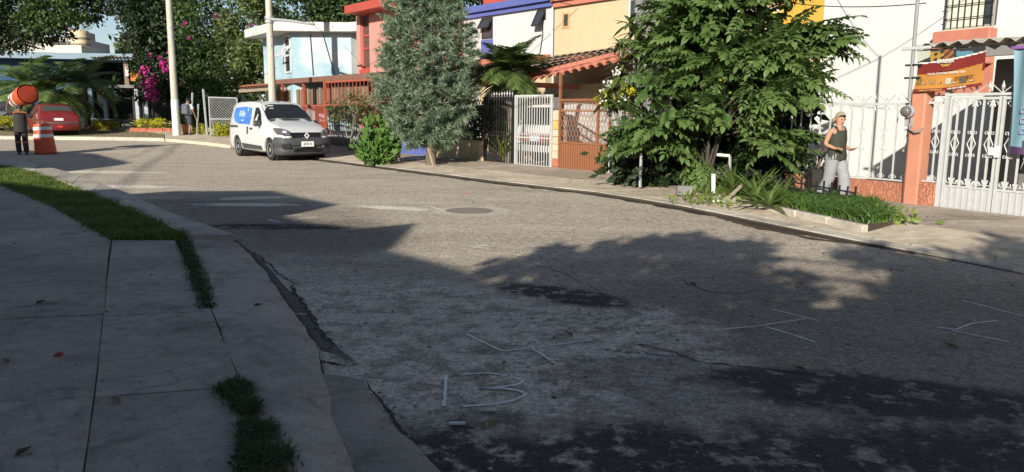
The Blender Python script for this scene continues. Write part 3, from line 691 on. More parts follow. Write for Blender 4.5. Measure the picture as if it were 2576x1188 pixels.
MB().fbox(B, 1.75, 2.0, .5, .75, 0, 2.44).build('porch_pillar', GREYW, h, bevel=.02)
MB().fbox(B, -.12, 4.0, 4.3, 4.49, 0, 2.2).build('porch_wall', GREYW, h)
MB().fbox(B, -.06, .9, 3.1, 3.25, .1, 2.3).build('screen_frame', M('grey_metal', (.16, .155, .15), .6), h)
MB().fbox(B, .0, .82, 3.06, 3.095, .55, 2.2).build('screen_door', DARKIN, h)
vine = MB()
for k in range(5):
    pts = [B.p(.1+.15*k+.06*math.sin(j*1.1+k), 3.03, .6+1.55*j/9) for j in range(10)]; vine.tube(pts, .009, 4)
    for j in range(1, 9, 2):
        c = pts[j]; e = .055; vine.add([c, c+B.d*e+Vector((0, 0, e*.6)), c+Vector((0, 0, e*1.7)), c-B.d*e*.2+Vector((0, 0, e*.8))], [(0, 1, 2, 3)])
vine.build('vine_grille', M('pewter_metal', (.33, .31, .28), .5), h)

# ---- pink house
h = thing('house', 'salmon pink house with red eave and tall narrow red framed window', 'house', A.p(-15, 4, 0))
PO = 1.5; sl = A.hit(897, 100, PO)[0]; w0 = A.hit(906, 100, PO)[0]; w1 = A.hit(929, 100, PO)[0]
zt = A.hit(915, 38, PO)[1]; zm = A.hit(915, 175, PO)[1]
sr = A.hit(1000, 100, PO)[0]
MB().fbox(A, w1, sr, PO, 10, 0, zt).fbox(A, sl, w0, PO, 10, 0, zt).fbox(A, w0, w1, PO+.3, 10, 0, zt).build('wall', PINK, h)
b = MB(); e0 = A.hit(866, 30, .75)[0]
b.fbox(A, e0, sr+.15, .75, 10.2, zt-.02, zt+.3).build('roof', REDP, h, bevel=.02)
f = MB()
for (a0, a1, c0, c1) in ((w0, w0+.05, zm, zt-.05), (w1-.06, w1, zm, zt-.05), (w0, w1, zm+1.28, zm+1.36), (w0, w1, zm+.78, zm+.86), (w0, w1, zm, zm+.08)): f.fbox(A, a0, a1, PO+.12, PO+.2, c0, c1)
f = f.build('window', REDP, h); MB().fbox(A, w0+.05, w1-.06, PO+.17, PO+.185, zm+.08, zt-.06).build('pane', M('brown_blind', (.09, .065, .055), .4, .3, 10), f)
MB().fbox(A, w0-.02, w1, PO-.06, PO+.2, zm-.45, zm).build('red_panel', REDP, h)

# ---- light blue house with the angled bay
h = thing('house', 'pale blue house with peeling bay wall and flaking white roof slab', 'house', at(800, 200, 36)*1)
YB = 33.5
pR = at(884, 150, YB); pL = at(735, 150, YB); zT = at(800, 82, YB).z; zB = 0
p1 = (pR.x, pR.y); p2 = (pL.x, pL.y); v1 = at(715, 150, YB+1.3); p3 = (v1.x, v1.y)
p4 = (p3[0]-.63*2.4, p3[1]+.777*2.4); p5 = (p4[0]+5.4, p4[1]+4.4); pr2 = (pR.x+.35, pR.y+.35); p0 = (pr2[0]+.63*1.4, pr2[1]-.777*1.4); p6 = (p0[0]+6, p0[1]+5)
MB().prism([p0, pr2, p1, p2, p3, p4, p5, p6][::-1], 0, zT).build('wall', PEEL, h)
ov = [(p0[0]+.3, p0[1]-.75), (pR.x+.0, pR.y-.5), (pL.x-.55, pL.y-.55), (p4[0]-.75, p4[1]-.3), (p5[0]-1, p5[1]+.8), (p6[0]+.3, p6[1]+.3)]
MB().prism(ov[::-1], zT-.0, zT+.38).build('roof', FLAKY, h, bevel=.02)
W2 = Frame(p2, (p3[0]-p2[0], p3[1]-p2[1])); Lw = (Vector(p3)-Vector(p2)).length
def flatwin(parent, a, b_, z0, z1, frame, splits, push):
    d = Vector((b_[0]-a[0], b_[1]-a[1], 0)); n_ = Vector((push[0], push[1], 0)); a = Vector((*a, 0)); m = MB()
    P = lambda u, z, o=0: a+d*u+n_*o+Vector((0, 0, z))
    for (u0, u1, c0, c1) in [(0, .1, z0, z1), (.9, 1, z0, z1)]+[(.1, .9, z-.04, z+.04) for z in splits]:
        m.hexa([P(u0, c0, -.02), P(u1, c0, -.02), P(u1, c0, .05), P(u0, c0, .05), P(u0, c1, -.02), P(u1, c1, -.02), P(u1, c1, .05), P(u0, c1, .05)])
    f = m.build('window', frame, parent); MB().add([P(.1, z0, .02), P(.9, z0, .02), P(.9, z1, .02), P(.1, z1, .02)], [(0, 1, 2, 3)]).build('pane', WIN, f); return f
nW = Vector((p3[1]-p2[1], -(p3[0]-p2[0]))).normalized(); nW = nW if nW.x < 0 else -nW
zz = [at(725, y, YB+.6).z for y in (90, 118, 140, 182)]
flatwin(h, (p2[0]+(p3[0]-p2[0])*.1, p2[1]+(p3[1]-p2[1])*.1), (p2[0]+(p3[0]-p2[0])*.85, p2[1]+(p3[1]-p2[1])*.85), zz[3], zz[0], WHITEF, [zz[0], zz[1], zz[2], zz[3]], (nW.x, nW.y))
a = Vector((*p2, 0)).lerp(Vector((*p3, 0)), .1); b2 = Vector((*p2, 0)).lerp(Vector((*p3, 0)), .85); n3 = Vector((nW.x, nW.y, 0))
sm = MB(); zt_, zl_ = zz[1]-.05, zz[1]-.42
for q0, q1 in ((a+n3*.06+Vector((0, 0, zt_)), a+n3*.5+Vector((0, 0, zl_))), (b2+n3*.06+Vector((0, 0, zt_)), b2+n3*.5+Vector((0, 0, zl_))), (a+n3*.5+Vector((0, 0, zl_)), b2+n3*.5+Vector((0, 0, zl_))), (a+n3*.06+Vector((0, 0, zt_)), b2+n3*.06+Vector((0, 0, zt_)))): sm.beam(q0, q1, .06)
sm.build('sash', WHITEF, h)
flatwin(h, (pr2[0]+.1, pr2[1]-.12), (p0[0]-.1, p0[1]+.12), 2.9, 4.75, WHITEF, [2.9, 3.45, 3.95, 4.75], (-.75, -.6))
for (xa, xb) in ((780, 788), (812, 842)):
    MB().tube([at(xa, 86, YB-.04), at(xb, 190, YB-.04)], .016, 5).build('drain_cable', DARKF, h)
MB().tube([at(690, 100, YB+3.0), at(694, 190, YB+3.0)], .03, 6).build('drain_pipe', GREYW, h)

# ---- far house behind the palms
h = thing('house', 'blue house in shade behind the palms with flat roof and tiled terrace', 'house', at(180, 300, 46)); Yh = 46
BLUW = M('shaded_blue_paint', (.025, .065, .12), .85, .1, 1); BLUL = M('pale_blue_paint', (.2, .27, .33), .85, .1, 1)  # BLUW: shade on the wall is put into a darker blue
_o = at(336, 300, 46); FH = Frame((_o.x, _o.y), (.985, .17))
def house_box(name, mat, x0, x1, y0, y1, o0, o1, parent=None, fr=None, **k):
    """box on the far facade, measured off the facade plane"""
    f = fr or FH; xm = (x0+x1)/2; a = f.hit(x0, y1, o0)[0]; b_ = f.hit(x1, y1, o0)[0]; zl = f.hit(xm, y1, o0)[1]; zh = f.hit(xm, y0, o0)[1]
    return MB().fbox(f, a, b_, o0, o1, zl, zh).build(name, mat, parent or h, **k)
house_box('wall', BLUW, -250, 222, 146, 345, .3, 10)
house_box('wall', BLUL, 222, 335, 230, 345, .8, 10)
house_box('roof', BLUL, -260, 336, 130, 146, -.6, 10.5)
house_box('terrace_back', DARKIN, 222, 335, 146, 230, 2.5, 3)
house_box('terrace_post', M('brown_stone', (.2, .15, .11), .9, .3, 5), 315, 326, 148, 228, -.2, .1)
house_box('terrace_slab', GREYW, 255, 338, 214, 221, -.7, 2.4)
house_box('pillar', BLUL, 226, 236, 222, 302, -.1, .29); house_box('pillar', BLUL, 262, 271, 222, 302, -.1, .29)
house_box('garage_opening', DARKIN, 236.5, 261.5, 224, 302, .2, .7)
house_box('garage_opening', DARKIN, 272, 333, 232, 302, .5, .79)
b = MB()
for k in range(4):
    yy = 239+4.5*k; e0 = FH.hit(276, yy, .4); e1 = FH.hit(296, yy-1, .4); p, q = FH.p(e0[0], .4, e0[1]), FH.p(e1[0], .4, e1[1]); b.beam(p, q, .06)
b.build('grey_slats', BLUL, h)
ta = FH.hit(225, 140, -.8); tb = FH.hit(326, 139, -.8); a = FH.p(ta[0], -.8, ta[1]); vs = []; fs = []; nst = 60
for i in range(nst+1):
    t = i/nst; p = a.lerp(FH.p(tb[0], -.8, tb[1]), t); zc = .06*math.sin(t*2*PI*11)
    vs += [p+Vector((0, 0, zc-.12)), p+FH.n*1.5+Vector((0, 0, zc+.1))]
for i in range(nst): fs.append((2*i, 2*i+2, 2*i+3, 2*i+1))
MB().add(vs, fs).build('terrace_tiles', M('pale_tile', (.45, .33, .24), .9, .25, 6), h)
house_box('planter_box', M('orange_clay', (.5, .17, .04), .8, .2, 5), 329, 356, 183, 204, -1.4, -.9)
house_box('white_sign', WHITEF, 316, 324, 170, 192, -.7, -.6)
FP = Frame(at(215, 300, 60)[:2], (.985, .17))
hp = thing('house', 'pale distant house top seen above the blue flat roof', 'house', at(120, 250, 60))
house_box('wall', M('distant_pale', (.55, .5, .45), .9, .1, 1), 20, 215, 92, 330, 0, 7, hp, FP)
house_box('wall', M('distant_pink', (.6, .36, .36), .9), 170, 182, 70, 92, .1, 5, hp, FP)
house_box('window', DARKF, 120, 182, 104, 112, -.1, 0, hp, FP)
t = thing('water_tank', 'beige rooftop water tank with dark rim against the sky', 'water tank', at(203, 120, 52)); a = at(203, 118, 52)
wd = at(229, 100, 52).x-at(185, 100, 52).x; hh = at(203, 70, 52).z-at(203, 116, 52).z; r_ = wd/2
tk = M('tank_beige', (.55, .44, .28), .7, .1, 2)
MB().lathe([(r_, 0), (r_, hh*.78), (r_*.92, hh*.86), (r_*.5, hh*.93), (.01, hh*.95)], a, 24).build('tank', tk, t, smooth=40)
for k in (.05, .38): MB().lathe([(r_*1.03, hh*k), (r_*1.03, hh*k+.12)], a, 24).build('rim', M('tank_rim', (.2, .16, .12), .8), t)
MB().box((a.x-r_*1.5, a.y-1.2, a.z-.9), (a.x+r_*1.2, a.y+1.3, a.z)).build('stand', M('distant_cream', (.6, .54, .42), .9), t)
MB().tube([a+Vector((-r_*.9, -r_, -.5)), a+Vector((-r_*.9, -r_, hh*1.05))], .05).build('pipe', GREYW, t)
# ================================================================ fences, gates, pillars, banners
IRONW = M('white_iron', (.44, .445, .44), .5, .08, 8, .1, 80, dirt=.35, dirtcol=(.4, .33, .26)); IRONB = M('black_iron', (.02, .02, .021), .5, .25, 8)
BROWN = M('brown_gate_paint', (.235, .1, .05), .55, .15, 4, .1, 60, dirt=.3, dirtcol=(.16, .07, .04)); SILVER = M('silver_gate', (.4, .405, .41), .5, .08, 5, .05, 60, dirt=.3, dirtcol=(.36, .33, .29))
REDI = M('red_iron', (.33, .08, .05), .55, .15, 6)
def barmesh(name, L, w, mat, d=None):
    d = d or w; m = MB().box((-w/2, -d/2, 0), (w/2, d/2, L)).mesh(name); m.materials.append(mat); return m
def scroll_mesh(mat, r=.045, th=.009):
    """pair of C scrolls either side of a bar (in the local XZ plane), foot at z=0"""
    b = MB()
    for s in (-1, 1):
        pts = []
        for k in range(9):
            t = k/8; a = PI*.5+t*PI*1.7; rr = r*(1-.45*t); pts.append((s*(r*1.05+rr*math.cos(a)*-1*-1*.0+rr*math.cos(a)*1.0), 0, r*1.2+rr*math.sin(a)))
        b.tube([(s*.0, 0, -.02), (s*r*.9, 0, r*2.2)]+pts[1:], th, 4)
    m = b.mesh('scroll'); m.materials.append(mat); return m
def diamond_mesh(mat, w=.06, hgt=.26, th=.009):
    b = MB()
    for s in (-1, 1):
        b.tube([(0, 0, 0), (s*w, 0, hgt/2), (0, 0, hgt)], th, 4)
        for z0, sg in ((0, -1), (hgt, 1)):
            b.tube([(s*.01, 0, z0), (s*.03, 0, z0+sg*.05), (s*.06, 0, z0+sg*.05), (s*.06, 0, z0+sg*.02), (s*.04, 0, z0+sg*.015)], th, 4)
    m = b.mesh('ornament'); m.materials.append(mat); return m
def spear_mesh(mat, h=.16, w=.025):
    b = MB().lathe([(.008, 0), (.008, h*.3), (w, h*.45), (.002, h)], (0, 0, 0), 6); m = b.mesh('spear_tip'); m.materials.append(mat); return m
SCR = scroll_mesh(IRONW); DIA = diamond_mesh(IRONW); SPW = spear_mesh(IRONW); SPS = spear_mesh(SILVER)

# ---- orange wall with white fence
t = thing('garden_wall', 'low orange stucco wall under the white iron fence', 'wall', B.p(-1.6, 0, 0))
def stucco():
    m, nt, bs = newmat('orange_relief'); tc = nn(nt, 'ShaderNodeTexCoord').outputs['Object']
    mp = nn(nt, 'ShaderNodeMapping'); mp.inputs['Scale'].default_value = (22, 22, 9); nt.links.new(tc, mp.inputs[0])
    n = noise(nt, 1, 4, .55, mp.outputs[0], 1.2); c = ramp(nt, noise(nt, 3, 6, .6, tc), [(.3, (.42, .17, .1)), (.7, (.5, .21, .125))])
    c = mixc(nt, .25, c, ramp(nt, n, [(.4, (.36, .115, .06)), (.6, (.58, .24, .13))])); nt.links.new(c, bs.inputs['Base Color']); bs.inputs['Roughness'].default_value = .9
    bump(nt, bs, ramp(nt, n, [(.42, 0.), (.58, 1.)]), .9, .025); return m
ORELIEF = stucco()
MB().fbox(B, -3.3, -.13, 0, .16, -.05, .455).build('wall', ORELIEF, t, bevel=.015)
t2 = thing('fence', 'white iron fence with scrolls and spear tips on the orange wall', 'fence', B.p(-1.6, .08, .46))
MB().fbox(B, -3.3, -.14, .06, .1, .475, .5).fbox(B, -3.3, -.14, .06, .1, 1.72, 1.76).build('rail', IRONW, t2)
bm_ = barmesh('bar', 1.22, .022, IRONW); pl = []; sp = []; sc_ = []; di = []
n = 15
for k in range(n):
    s_ = -3.2+3.0*k/(n-1); pl.append((B.p(s_, .08, .5), B.rz, 1)); sp.append((B.p(s_, .08, 1.76), B.rz, 1))
    if k % 2 == 0: di.append((B.p(s_, .08, 1.02), B.rz, 1))
    sc_.append((B.p(s_, .08, .505), B.rz, .8)); sc_.append((B.p(s_, .08, 1.715), Matrix.Rotation(B.rz, 3, 'Z').to_euler() if 0 else (PI, 0, B.rz), .8))
pieces('bar', bm_, None, t2, pl); pieces('spear_tip', SPW, None, t2, sp); pieces('ornament', DIA, None, t2, di); pieces('scroll', SCR, None, t2, sc_)
zg = barmesh('strut', .19, .012, IRONW); pl = []
for k in range(n-1):
    s_ = -3.2+3.0*k/(n-1)
    pl.append((B.p(s_+.01, .08, 1.76), (0, R(46) if k % 2 == 0 else 0, B.rz), 1)) if k % 2 == 0 else pl.append((B.p(s_+3.0/(n-1)-.01, .08, 1.76), (0, R(-46), B.rz), 1))
pieces('strut', zg, None, t2, pl)
t = thing('pillar', 'orange plastered gate pillar carrying the electricity meter', 'pillar', B.p(0, .1, 0))
MB().fbox(B, -.13, .12, -.04, .22, -.05, 1.98).build('shaft', ORANGE, t, bevel=.025)
MB().fbox(B, .12, .4, -.01, .2, -.05, .5).build('base', ORELIEF, t, bevel=.015)
t = thing('fence', 'narrow white iron fence piece between orange pillar and gate', 'fence', B.p(.26, .08, .5))
MB().fbox(B, .12, .39, .06, .1, .505, .53).fbox(B, .12, .39, .06, .1, 1.74, 1.78).build('rail', IRONW, t)
pieces('bar', bm_, None, t, [(B.p(.27, .08, .52), B.rz, 1)]); pieces('ornament', DIA, None, t, [(B.p(.27, .08, 1.02), B.rz, 1)])
pieces('scroll', SCR, None, t, [(B.p(.27, .08, .535), B.rz, .8), (B.p(.27, .08, 1.735), (PI, 0, B.rz), .8)]); pieces('strut', zg, None, t, [(B.p(.13, .08, 1.78), (0, R(46), B.rz), 1), (B.p(.38, .08, 1.78), (0, R(-46), B.rz), 1)])

# ---- white metal gate
t = thing('gate', 'white metal double gate with scrolls diamonds and ribbed lower panels', 'gate', B.p(1.3, .05, 0))
MB().fbox(B, .40, .455, .0, .1, .0, 1.99).fbox(B, 2.42, 2.5, .0, .1, .0, 1.99).fbox(B, .455, 2.42, .03, .07, 1.86, 1.9).build('gate_frame', IRONW, t)
for (g0, g1) in ((.475, 1.235), (1.255, 2.4)):
    MB().fbox(B, g0, g0+.035, .03, .07, .04, 1.85).fbox(B, g1-.035, g1, .03, .07, .04, 1.85).fbox(B, g0+.035, g1-.035, .03, .07, 1.8, 1.84).fbox(B, g0+.035, g1-.035, .03, .07, .46, .49).fbox(B, g0+.035, g1-.035, .03, .07, .04, .08).build('leaf_frame', IRONW, t)
    MB().fbox(B, g0+.035, g1-.035, .045, .06, .08, .46).build('panel', SILVER, t)
    k = int(round((g1-g0)/.095)); pieces('rib', barmesh('rib', .38, .018, IRONW, .02), None, t, [(B.p(g0+(g1-g0)*(j+.5)/k, .04, .08), B.rz, 1) for j in range(k)])
    nb = 5 if g1 < 1.3 else 7; bp = [g0+(g1-g0)*(j+1)/(nb+1) for j in range(nb)]
    pieces('bar', barmesh('bar', 1.31, .026, IRONW), None, t, [(B.p(s_, .05, .49), B.rz, 1) for s_ in bp])
    pieces('ornament', DIA, None, t, [(B.p(s_, .04, 1.0), B.rz, 1.05) for j, s_ in enumerate(bp) if j % 2 == 0])
    pieces('scroll', SCR, None, t, [(B.p(s_, .045, .495), B.rz, .85 if j % 2 else 1.1) for j, s_ in enumerate(bp)]+[(B.p(s_, .045, 1.795), (PI, 0, B.rz), 1) for j, s_ in enumerate(bp) if j % 2 == 0])
pieces('spear_tip', SPW, None, t, [(B.p(.47+.19*k, .05, 1.9), B.rz, 1.1) for k in range(10)])
pieces('strut', zg, None, t, [(B.p(.48+.38*k, .05, 1.9), (0, R(50), B.rz), 1) for k in range(5)]+[(B.p(.84+.38*k, .05, 1.9), (0, R(-50), B.rz), 1) for k in range(5)])
MB().fbox(B, 1.13, 1.22, -.01, .04, .98, 1.1).fbox(B, 1.22, 1.3, -.015, .04, .95, 1.12).build('lock', WHITEF, t, bevel=.008)

# ---- electricity meter, conduit, banner bar, banners
t = thing('conduit', 'tall grey electric conduit pipe fixed to the orange pillar', 'pipe', B.p(-.1, -.07, 0))
MB().tube([B.p(-.13, -.075, 1.8), B.p(-.15, -.075, 5.2)], .03, 8).build('pipe', M('grey_pipe', (.23, .23, .23), .45, .1, 4), t, smooth=60)
MB().tube([B.p(-.1, -.06, -.03), B.p(-.1, -.06, 1.55)], .013, 6).build('ground_wire', M('brown_wire', (.1, .05, .035), .6), t)
for z in (2.15, 2.35): MB().fbox(B, -.24, .02, -.1, -.04, z-.015, z+.015).build('clamp', DARKF, t)
t = thing('electricity_meter', 'round glass electricity meter on the orange pillar', 'meter', B.p(-.12, -.1, 1.62))
Mx = Matrix.Translation(B.p(-.12, -.06, 1.62)) @ Matrix.Rotation(B.rz, 4, 'Z') @ Matrix.Rotation(R(90), 4, 'X')
MB().lathe([(.1, 0), (.1, .06), (.088, .065)], (0, 0, 0), 20, Mx).build('socket', M('meter_grey', (.3, .3, .31), .5), t, smooth=40)
MB().lathe([(.083, .06), (.083, .12), (.06, .15), (.01, .158)], (0, 0, 0), 20, Mx).build('cover', M('meter_glass', (.12, .12, .12), .12, .2, 20, spec=.7), t, smooth=60)
MB().fbox(B, -.19, -.05, -.06, -.02, 1.38, 1.52).build('box', M('meter_grey', (.3, .3, .31), .5), t)
MB().tube([B.p(-.1, -.07, 1.42), B.p(-.06, -.1, 1.33), B.p(.03, -.1, 1.29), B.p(.1, -.08, 1.3), B.p(.13, -.05, 1.36)], .016, 6).build('hose', M('grey_hose', (.22, .2, .18), .5), t)
t = thing('banner_bar', 'white square bar sticking out left of the corrugated porch roof', 'bar', B.p(0, -.1, 2.6))
MB().fbox(B, -.32, .16, -.12, -.07, 2.585, 2.635).build('bar', IRONW, t, bevel=.006)
TX0, TX1 = -.08, .98
def banner_pt(u, v): # v 0 top .. 1 bottom
    return B.p(TX0+(TX1-TX0)*u+.02*math.sin(v*3), -.075+.012*math.sin(u*9+v*4)+.02*math.sin(v*PI), 2.58-.02*math.sin(u*PI)-v*(.63-.05*u)-.03*(1-u)*v)
def btype(u, v):
    line = .36-.22*u-.12*max(0, .35-u)
    if v < line-.018:
        if u < .2 and v < .28-.6*u: return 5
        if .2 < u < .42 and v > .03: return 4 if (math.sin(u*60)+math.sin(v*50+u*20)) > -.6 else 7
        if .42 < u < .56: return 6 if math.sin(u*55+v*40) > -.4 else 7
        if .6 < u < .82 and abs(v-.14-.15*(u-.6)) < .08: return 8
        return 7
    if v < line+.016: return 0
    if v > .93: return 1
    if u > .97 and v < .62: return 1
    if v < line+.3-.02*u-.14*max(0, .3-u): return 1
    return 2
b = MB(); NU, NV = 84, 52; vs = [banner_pt(i/NU, j/NV) for j in range(NV+1) for i in range(NU+1)]; fs = []; mi = []
b.v = [tuple(v) for v in vs]
for j in range(NV):
    for i in range(NU):
        b.f.append((j*(NU+1)+i, j*(NU+1)+i+1, (j+1)*(NU+1)+i+1, (j+1)*(NU+1)+i)); b.mi.append(btype((i+.5)/NU, (j+.5)/NV))
def cloth(n, c): return M(n, c, .5, .08, 3)
BM_ = [cloth('banner_white', (.62, .6, .56)), cloth('banner_red', (.17, .024, .018)), cloth('banner_orange', (.42, .19, .04)), cloth('x', (0, 0, 0)), cloth('banner_gold', (.38, .22, .04)), cloth('banner_silver', (.42, .43, .36)), cloth('banner_rust', (.28, .1, .035)), cloth('banner_dark', (.035, .035, .035)), cloth('banner_teal', (.08, .2, .26))]
t = thing('banner', 'orange and red food stall banner lettered BIRRIERIA hanging under the porch roof', 'banner', B.p(.4, -.08, 2.3))
b.build('cloth', BM_, t, smooth=180, fixn=False)
def bl(name, txt, size, mat, u, v, sx=1.0):
    p = banner_pt(u, v); lettering(name, txt, size, mat, t, p-B.n*.02, (banner_pt(u+.02, v)-banner_pt(u-.02, v)), (banner_pt(u, v-.02)-banner_pt(u, v+.02)), .002, sx)
WL = M('letter_white', (.75, .74, .7), .5); GL = M('letter_gold', (.62, .42, .1), .5); DL = M('letter_brown', (.14, .06, .02), .6)
bl('lettering', 'BIRRIERÍA', .082, WL, .45, .285, .72); bl('lettering', '"BABY"', .055, GL, .45, .385, .9); bl('lettering', 'BARRIO LOPEZ MATEOS', .026, DL, .47, .5, .8)
bl('lettering', 'TACOS, LONCHES, ORDENES Y KILOS', .042, WL, .48, .57, .85); bl('lettering', 'SABADOS Y DOMINGOS', .034, GL, .27, .965, .95); bl('lettering', '9:30 AM A 4:00 PM', .04, WL, .66, .965, .95)
for u, v, txt in ((.16, .8, '$40'), (.38, .8, '$35'), (.6, .83, '$100'), (.86, .83, '$280')):
    p = banner_pt(u, v); x = (banner_pt(u+.02, v)-banner_pt(u-.02, v)).normalized(); y = (banner_pt(u, v-.02)-banner_pt(u, v+.02)).normalized(); p = p-B.n*.006
    MB().add([p-x*.028-y*.014, p+x*.028-y*.014, p+x*.028+y*.014, p-x*.028+y*.014], [(0, 1, 2, 3)]).build('price_tag', BM_[1], t); bl('lettering', txt, .022, WL, u, v)
for u, v, w_, h_, c in ((.07, .75, .045, .08, (.2, .12, .04)), (.28, .76, .05, .06, (.3, .17, .07)), (.5, .77, .045, .08, (.4, .36, .28)), (.73, .77, .06, .085, (.1, .08, .06))):
    p = banner_pt(u, v)-B.n*.012; x = (banner_pt(u+.02, v)-banner_pt(u-.02, v)).normalized(); y = (banner_pt(u, v-.02)-banner_pt(u, v+.02)).normalized()
    MB().add([p-x*w_-y*h_*.6, p+x*w_-y*h_*.6, p+x*w_+y*h_*.6, p-x*w_+y*h_*.6], [(0, 1, 2, 3)]).build('food_picture', M('food_%d' % int(u*100), c, .6, .6, 40), t)
for u in (.64, .82):
    for v in (.7, .755): bl('lettering', 'CON TODO', .022, DL, u, v, .9)
t = thing('banner', 'light blue hanging banner with purple hem at the right of the gate', 'banner', B.p(1.4, -.1, 2.5)); vs = []
NU, NV = 40, 30
zt = B.hit(2552, 122, -.1)[1]; zb = B.hit(2540, 385, -.1)[1]; sx0 = B.hit(2550, 130, -.1)[0]; sx1 = B.hit(2538, 385, -.1)[0]
def bpt(u, v): return B.p(sx0+(sx1-sx0)*v+.75*u, -.1+.03*math.sin(u*16+v*2)*(1-.5*v)+.03*math.sin(v*3), zt+(zb-zt)*v-.02*math.sin(u*PI))
b = MB(); b.v = [tuple(bpt(i/NU, j/NV)) for j in range(NV+1) for i in range(NU+1)]
for j in range(NV):
    for i in range(NU): b.f.append((j*(NU+1)+i, j*(NU+1)+i+1, (j+1)*(NU+1)+i+1, (j+1)*(NU+1)+i)); b.mi.append(1 if (j > NV-3 or (i > 8 and j > NV-5)) else 0)
b.build('cloth', [cloth('banner_sky', (.16, .28, .33)), cloth('banner_purple', (.06, .03, .08))], t, smooth=180, fixn=False)
for v in (.58, .68, .78):
    p = bpt(.24, v)-B.n*.03; b = MB(); x = B.d; z = Vector((0, 0, 1))
    for (a, c, e, f) in ((-.04, -.04, .08, .014), (-.04, .026, .08, .014), (-.04, -.04, .014, .08), (.026, -.04, .014, .08)):
        q = p+x*a+z*c; b.add([q, q+x*e, q+x*e+z*f, q+z*f], [(0, 1, 2, 3)])
    b.build('print_square', cloth('print_violet', (.3, .3, .5)), t)
MB().fbox(B, sx0-.03, sx0+.9, -.12, -.08, zt-.01, zt+.03).build('bar', M('purple_rope', (.2, .08, .26), .6), t)

# ---- tile clad pillar, white gate, black gate, brown gate, low wall
t = thing('pillar', 'narrow pillar clad in tan stone tiles between white and brown gates', 'pillar', A.p(-.3, .1, 0))
MB().fbox(A, -.41, -.2, .02, .3, 0, 1.62).build('core', M('mortar', (.4, .36, .3), .9), t)
z = .02; k = 0; cols = [(.42, .13, .07), (.38, .14, .08), (.5, .4, .28), (.55, .45, .32), (.48, .38, .26), (.52, .43, .3), (.56, .36, .12), (.5, .42, .3)]
for c in cols:
    hh = random.uniform(.14, .24)
    if z+hh > 1.62: break
    for (a0, a1) in (((-.408, -.3), (-.294, -.203)) if k % 3 == 1 else ((-.408, -.203),)):
        MB().fbox(A, a0, a1, -.012+random.uniform(0, .006), .02, z, z+hh-.012).build('tile', M('pillar_tile_%d' % k, c, .85, .2, 9, .4, 40), t, bevel=.006)
    z += hh; k += 1
MB().fbox(A, -.4, -.21, .0, .2, 1.64, 1.95).build('house_number_box', M('box_grey', (.12, .12, .12), .6), t, bevel=.01)
def bar_gate(label, s0, s1, z0, z1, off, mat, nb, arch, spears, tipmat=None, name='gate', midrail=None):
    t = thing(name, label, 'gate' if name == 'gate' else 'fence', A.p((s0+s1)/2, off, z0))
    b = MB()
    for (a0, a1) in ((s0, s0+.05), (s1-.05, s1)): b.fbox(A, a0, a1, off-.025, off+.025, z0, z1)
    for (c0, c1) in ((z0, z0+.05), (z1-.05, z1)): b.fbox(A, s0+.05, s1-.05, off-.02, off+.02, c0, c1)
    if midrail: b.fbox(A, s0+.05, s1-.05, off-.02, off+.02, midrail-.015, midrail+.015)
    b.build('gate_frame' if name == 'gate' else 'rail', mat, t)
    bp = [s0+(s1-s0)*(j+1)/(nb+1) for j in range(nb)]
    pieces('bar', barmesh('bar', z1-z0-.1, .02, mat), None, t, [(A.p(s_, off, z0+.05), A.rz, 1) for s_ in bp])
    if arch:
        w_ = (s1-s0)/(nb+1); m = MB(); m.tube([(w_/2*math.cos(PI*k/6), 0, w_*.8*math.sin(PI*k/6)) for k in range(7)], .009, 4); m = m.mesh('arch'); m.materials.append(mat)
        zz = [z1-.05-w_*.85]+([midrail+.02] if midrail else [])
        pieces('arch', m, None, t, [(A.p(s_+w_/2, off, z_), A.rz, 1) for s_ in [s0]+bp[:-1] for z_ in zz])
    if spears: pieces('spear_tip', spear_mesh(tipmat or mat, .17, .028), None, t, [(A.p(s_, off, z1), A.rz, 1) for s_ in bp])
    return t
bar_gate('white painted barred gate in front of the parked white car', -1.97, -.43, .1, 2.02, .0, IRONW, 14, True, False, midrail=.88)
bar_gate('black iron gate with white spear tips beside the white barred gate', -3.42, -2.0, .1, 1.98, .02, IRONB, 11, True, True, WHITEF, midrail=.9)
pieces('spear_tip', spear_mesh(WHITEF, .17, .028), None, bpy.data.objects['gate.001'], [(A.p(-1.9+.11*k, 0, 2.02), A.rz, 1) for k in range(0)])
tw = thing('garden_wall', 'low beige plaster wall below the black spear fence', 'wall', A.p(-4.8, .1, 0))
MB().fbox(A, -6.1, -3.46, 0, .18, .05, .72).build('wall', M('beige_plaster', (.46, .37, .24), .9, .18, 2.2, .3, 30, dirt=.7, dirtcol=(.2, .15, .1)), tw, bevel=.02)
bar_gate('black iron spear fence with white tips standing on the low beige wall', -6.0, -3.47, .725, 1.72, .08, IRONB, 18, False, True, WHITEF, name='fence', midrail=1.45)
tp = thing('garden_wall', 'low violet blue plinth wall behind the pine trunk', 'wall', A.p(-8, .1, 0)); MB().fbox(A, -9.2, -6.15, .02, .2, .05, .6).build('wall', BLUEP, tp, bevel=.02)
bar_gate('white barred fence on the violet plinth behind the pine', -9.2, -6.15, .6, 1.6, .1, IRONW, 22, False, False, name='fence')
